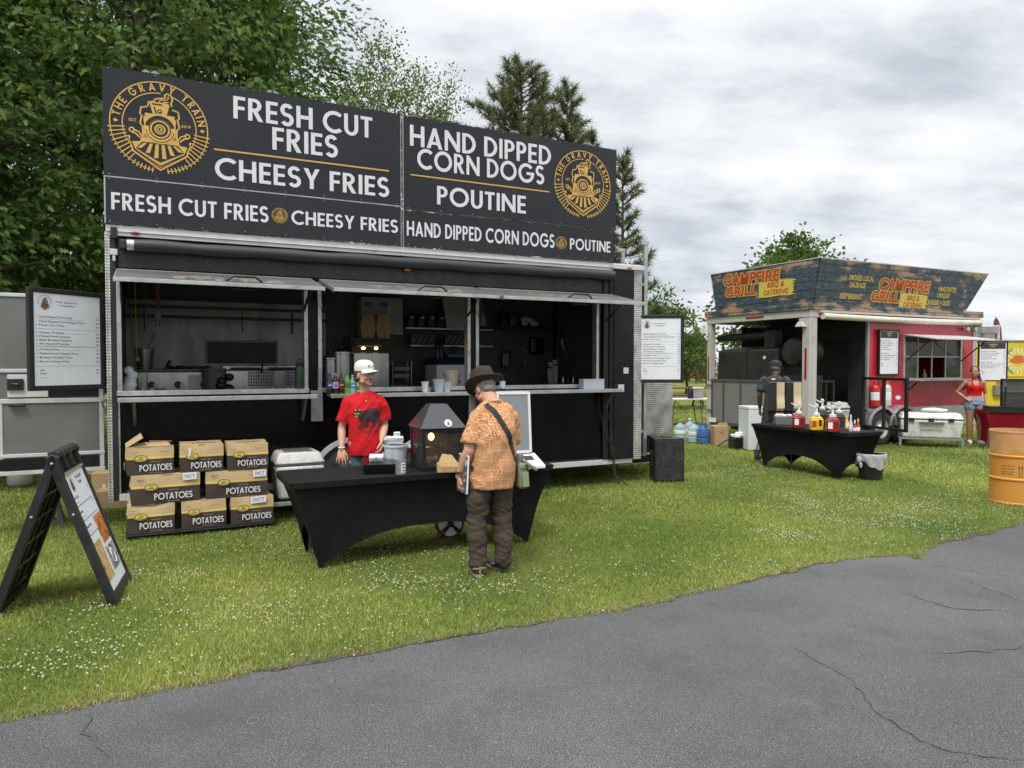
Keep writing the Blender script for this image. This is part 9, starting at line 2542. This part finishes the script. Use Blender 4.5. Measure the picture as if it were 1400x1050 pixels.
# ---- man walking behind the condiment table
MP_=AT(1060,500,12.75);MP_.z=0
t=thing('person','man in a grey shirt and dark cap walking behind the black condiment table','person',MP_,R(146))
HC=Vector((0,-.03,1.60));HR=rotm(R(-14),R(6))
m=MB();head(m,HC,HR,1.0);chain(m,[(0,.02,1.42),(0,0,1.53)],[.058,.055])
arms={1:[(.20,.02,1.40),(.255,.06,1.12),(.27,-.02,.88)],-1:[(-.20,.02,1.40),(-.24,-.04,1.13),(-.22,-.2,.95)]}
for s in(-1,1):a=arms[s];chain(m,[a[0],a[1],Vector(a[1]).lerp(Vector(a[2]),.3),a[2]],[.058,.044,.044,.029]);hand(m,a[2],(0,-.2,-1),(-s,.2,0),s,.6)
loft(m,[(0,0,.92,.14,.1),(0,0,1.1,.14,.1),(0,.01,1.35,.15,.09)])
legs={1:[(.09,.02,.92),(.12,.16,.50),(.16,.55,.14)],-1:[(-.09,0,.92),(-.10,-.12,.50),(-.10,-.10,.10)]}
for s in(-1,1):chain(m,[legs[s][0],legs[s][1],Vector(legs[s][1]).lerp(Vector(legs[s][2]),.35),legs[s][2]],[.085,.058,.062,.040])
skin_up(m,'body','skin_brown',t,.0075,3)
m=MB();T=lambda p:HC+HR@Vector(p)
ell(m,T((0,.026,.02)),(.080,.088,.07),16,10,HR);skin_up(m,'hair','hair_grey',t,.009,2)
cr,T=cap(t,HC,HR,1.04,'cap_black')
m=MB();m.tube([T((.095*math.cos(a),.012+.112*math.sin(a),.062))for a in np.linspace(math.pi*.9,math.pi*2.1,16)],.006,6);m.build('glasses_band','hat_band',cr,smooth=60)
m=MB();loft(m,[(0,0,.90,.175,.125),(0,0,1.1,.17,.12),(0,.01,1.3,.195,.125),(0,.01,1.42,.16,.09),(0,.02,1.47,.08,.06)])
for s in(-1,1):
 a=[Vector(q)for q in arms[s]];m.tube([a[0]+Vector((-s*.05,0,.01)),a[0],a[0].lerp(a[1],.75)],[.07,.078,.08],16)
sg_=skin_up(m,'shirt','shirt_grey',t,.013,3,.012)
part('badge','sticker_white',sg_,lambda m:m.box(-.03,.118,1.40,.03,.128,1.43))
m=MB();loft(m,[(0,0,.86,.155,.12),(0,0,.95,.16,.12),(0,0,1.0,.15,.11)])
for s in(-1,1):q=[Vector(p)for p in legs[s]];chain(m,[q[0],q[0].lerp(q[1],.55),q[0].lerp(q[1],.98)],[.11,.10,.095])
skin_up(m,'shorts','shorts_dark',t,.014,3,.012)
for s in(-1,1):
 sb=shoes(t,(legs[s][2][0],legs[s][2][1]),0,'shorts_dark','shorts_dark',1.1)
 m=MB();m.tube([(legs[s][2][0],legs[s][2][1],.09),(legs[s][2][0],legs[s][2][1]-.02,.18)],[.047,.05],12);m.build('sock','cap_black',t,smooth=60)
# ---- woman in the red top
WP=AT(1333,500,14.95);WP.z=0
t=thing('person','woman in a red halter top and denim shorts standing with a hand on her hip','person',WP,R(-12))
HC=Vector((-.01,-.03,1.52));HR=rotm(R(-30),R(2))
m=MB();head(m,HC,HR,.95);chain(m,[(0,.02,1.34),(0,0,1.46)],[.046,.045])
loft(m,[(.0,0,.84,.165,.115),(.0,0,.93,.165,.115),(0,0,1.05,.125,.09),(0,-.01,1.2,.14,.105),(0,.0,1.29,.135,.08),(0,.01,1.345,.08,.055)])
for s in(-1,1):ell(m,(s*.065,-.085,1.20),(.055,.05,.055))
arms={-1:[(-.165,.01,1.30),(-.305,.08,1.09),(-.185,-.05,.965)],1:[(.165,.01,1.30),(.235,.07,1.06),(.20,-.03,.90)]}
for s in(-1,1):a=arms[s];chain(m,[a[0],a[1],Vector(a[1]).lerp(Vector(a[2]),.3),a[2]],[.046,.036,.036,.024])
hand(m,arms[-1][2],(.55,-.55,-.25),(.2,.6,-.6),1,.35,.85);hand(m,arms[1][2],(-.2,-.3,-1),(-1,.1,0),-1,.5,.85)
legs={-1:[(-.085,0,.84),(-.085,-.02,.46),(-.075,.02,.09)],1:[(.085,0,.84),(.10,-.03,.46),(.11,.0,.09)]}
for s in(-1,1):q=legs[s];chain(m,[q[0],Vector(q[0]).lerp(Vector(q[1]),.4),q[1],Vector(q[1]).lerp(Vector(q[2]),.3),q[2]],[.098,.088,.060,.062,.036])
skin_up(m,'body','skin_tan',t,.007,3)
face_bits(t,HC,HR,.95,'hair_black')
T=lambda p:HC+HR@(Vector(p)*.95)
m=MB();ell(m,T((0,.028,.038)),(.083,.092,.088),18,12,HR);chain(m,[T((0,.11,.03)),T((.03,.14,-.06)),T((.07,.13,-.18)),T((.09,.10,-.27))],[.035,.045,.035,.012]);chain(m,[T((-.07,-.04,.06)),T((-.078,-.03,-.03))],[.014,.007])
skin_up(m,'hair','hair_black',t,.008,2,.005,(50,50,25))
m=MB();loft(m,[(0,0,1.00,.134,.100),(0,0,1.06,.132,.097),(0,-.012,1.17,.150,.120),(0,-.012,1.235,.145,.112)])
for s in(-1,1):
 ell(m,(s*.066,-.092,1.20),(.062,.052,.062));chain(m,[(s*.075,-.12,1.23),(s*.075,-.075,1.33),(s*.045,.02,1.40)],[.022,.014,.010],10)
skin_up(m,'top','top_red',t,.009,3)
m=MB();loft(m,[(0,0,.83,.18,.128),(0,0,.92,.178,.126),(0,0,.99,.145,.105)])
for s in(-1,1):q=[Vector(p)for p in legs[s]];chain(m,[q[0],q[0].lerp(q[1],.18)],[.112,.108])
so=skin_up(m,'shorts','denim',t,.010,3,.008,(14,14,14))
m=MB();m.tube([(.147*math.cos(a),.107*math.sin(a),.975)for a in np.linspace(0,6.283,25)[:-1]],.010,6,closed=True);m.build('waistband','denim',so,smooth=60)
for s in(-1,1):shoes(t,(legs[s][2][0],legs[s][2][1]),R(s*12),'shoe_white','shoe_white',.95)
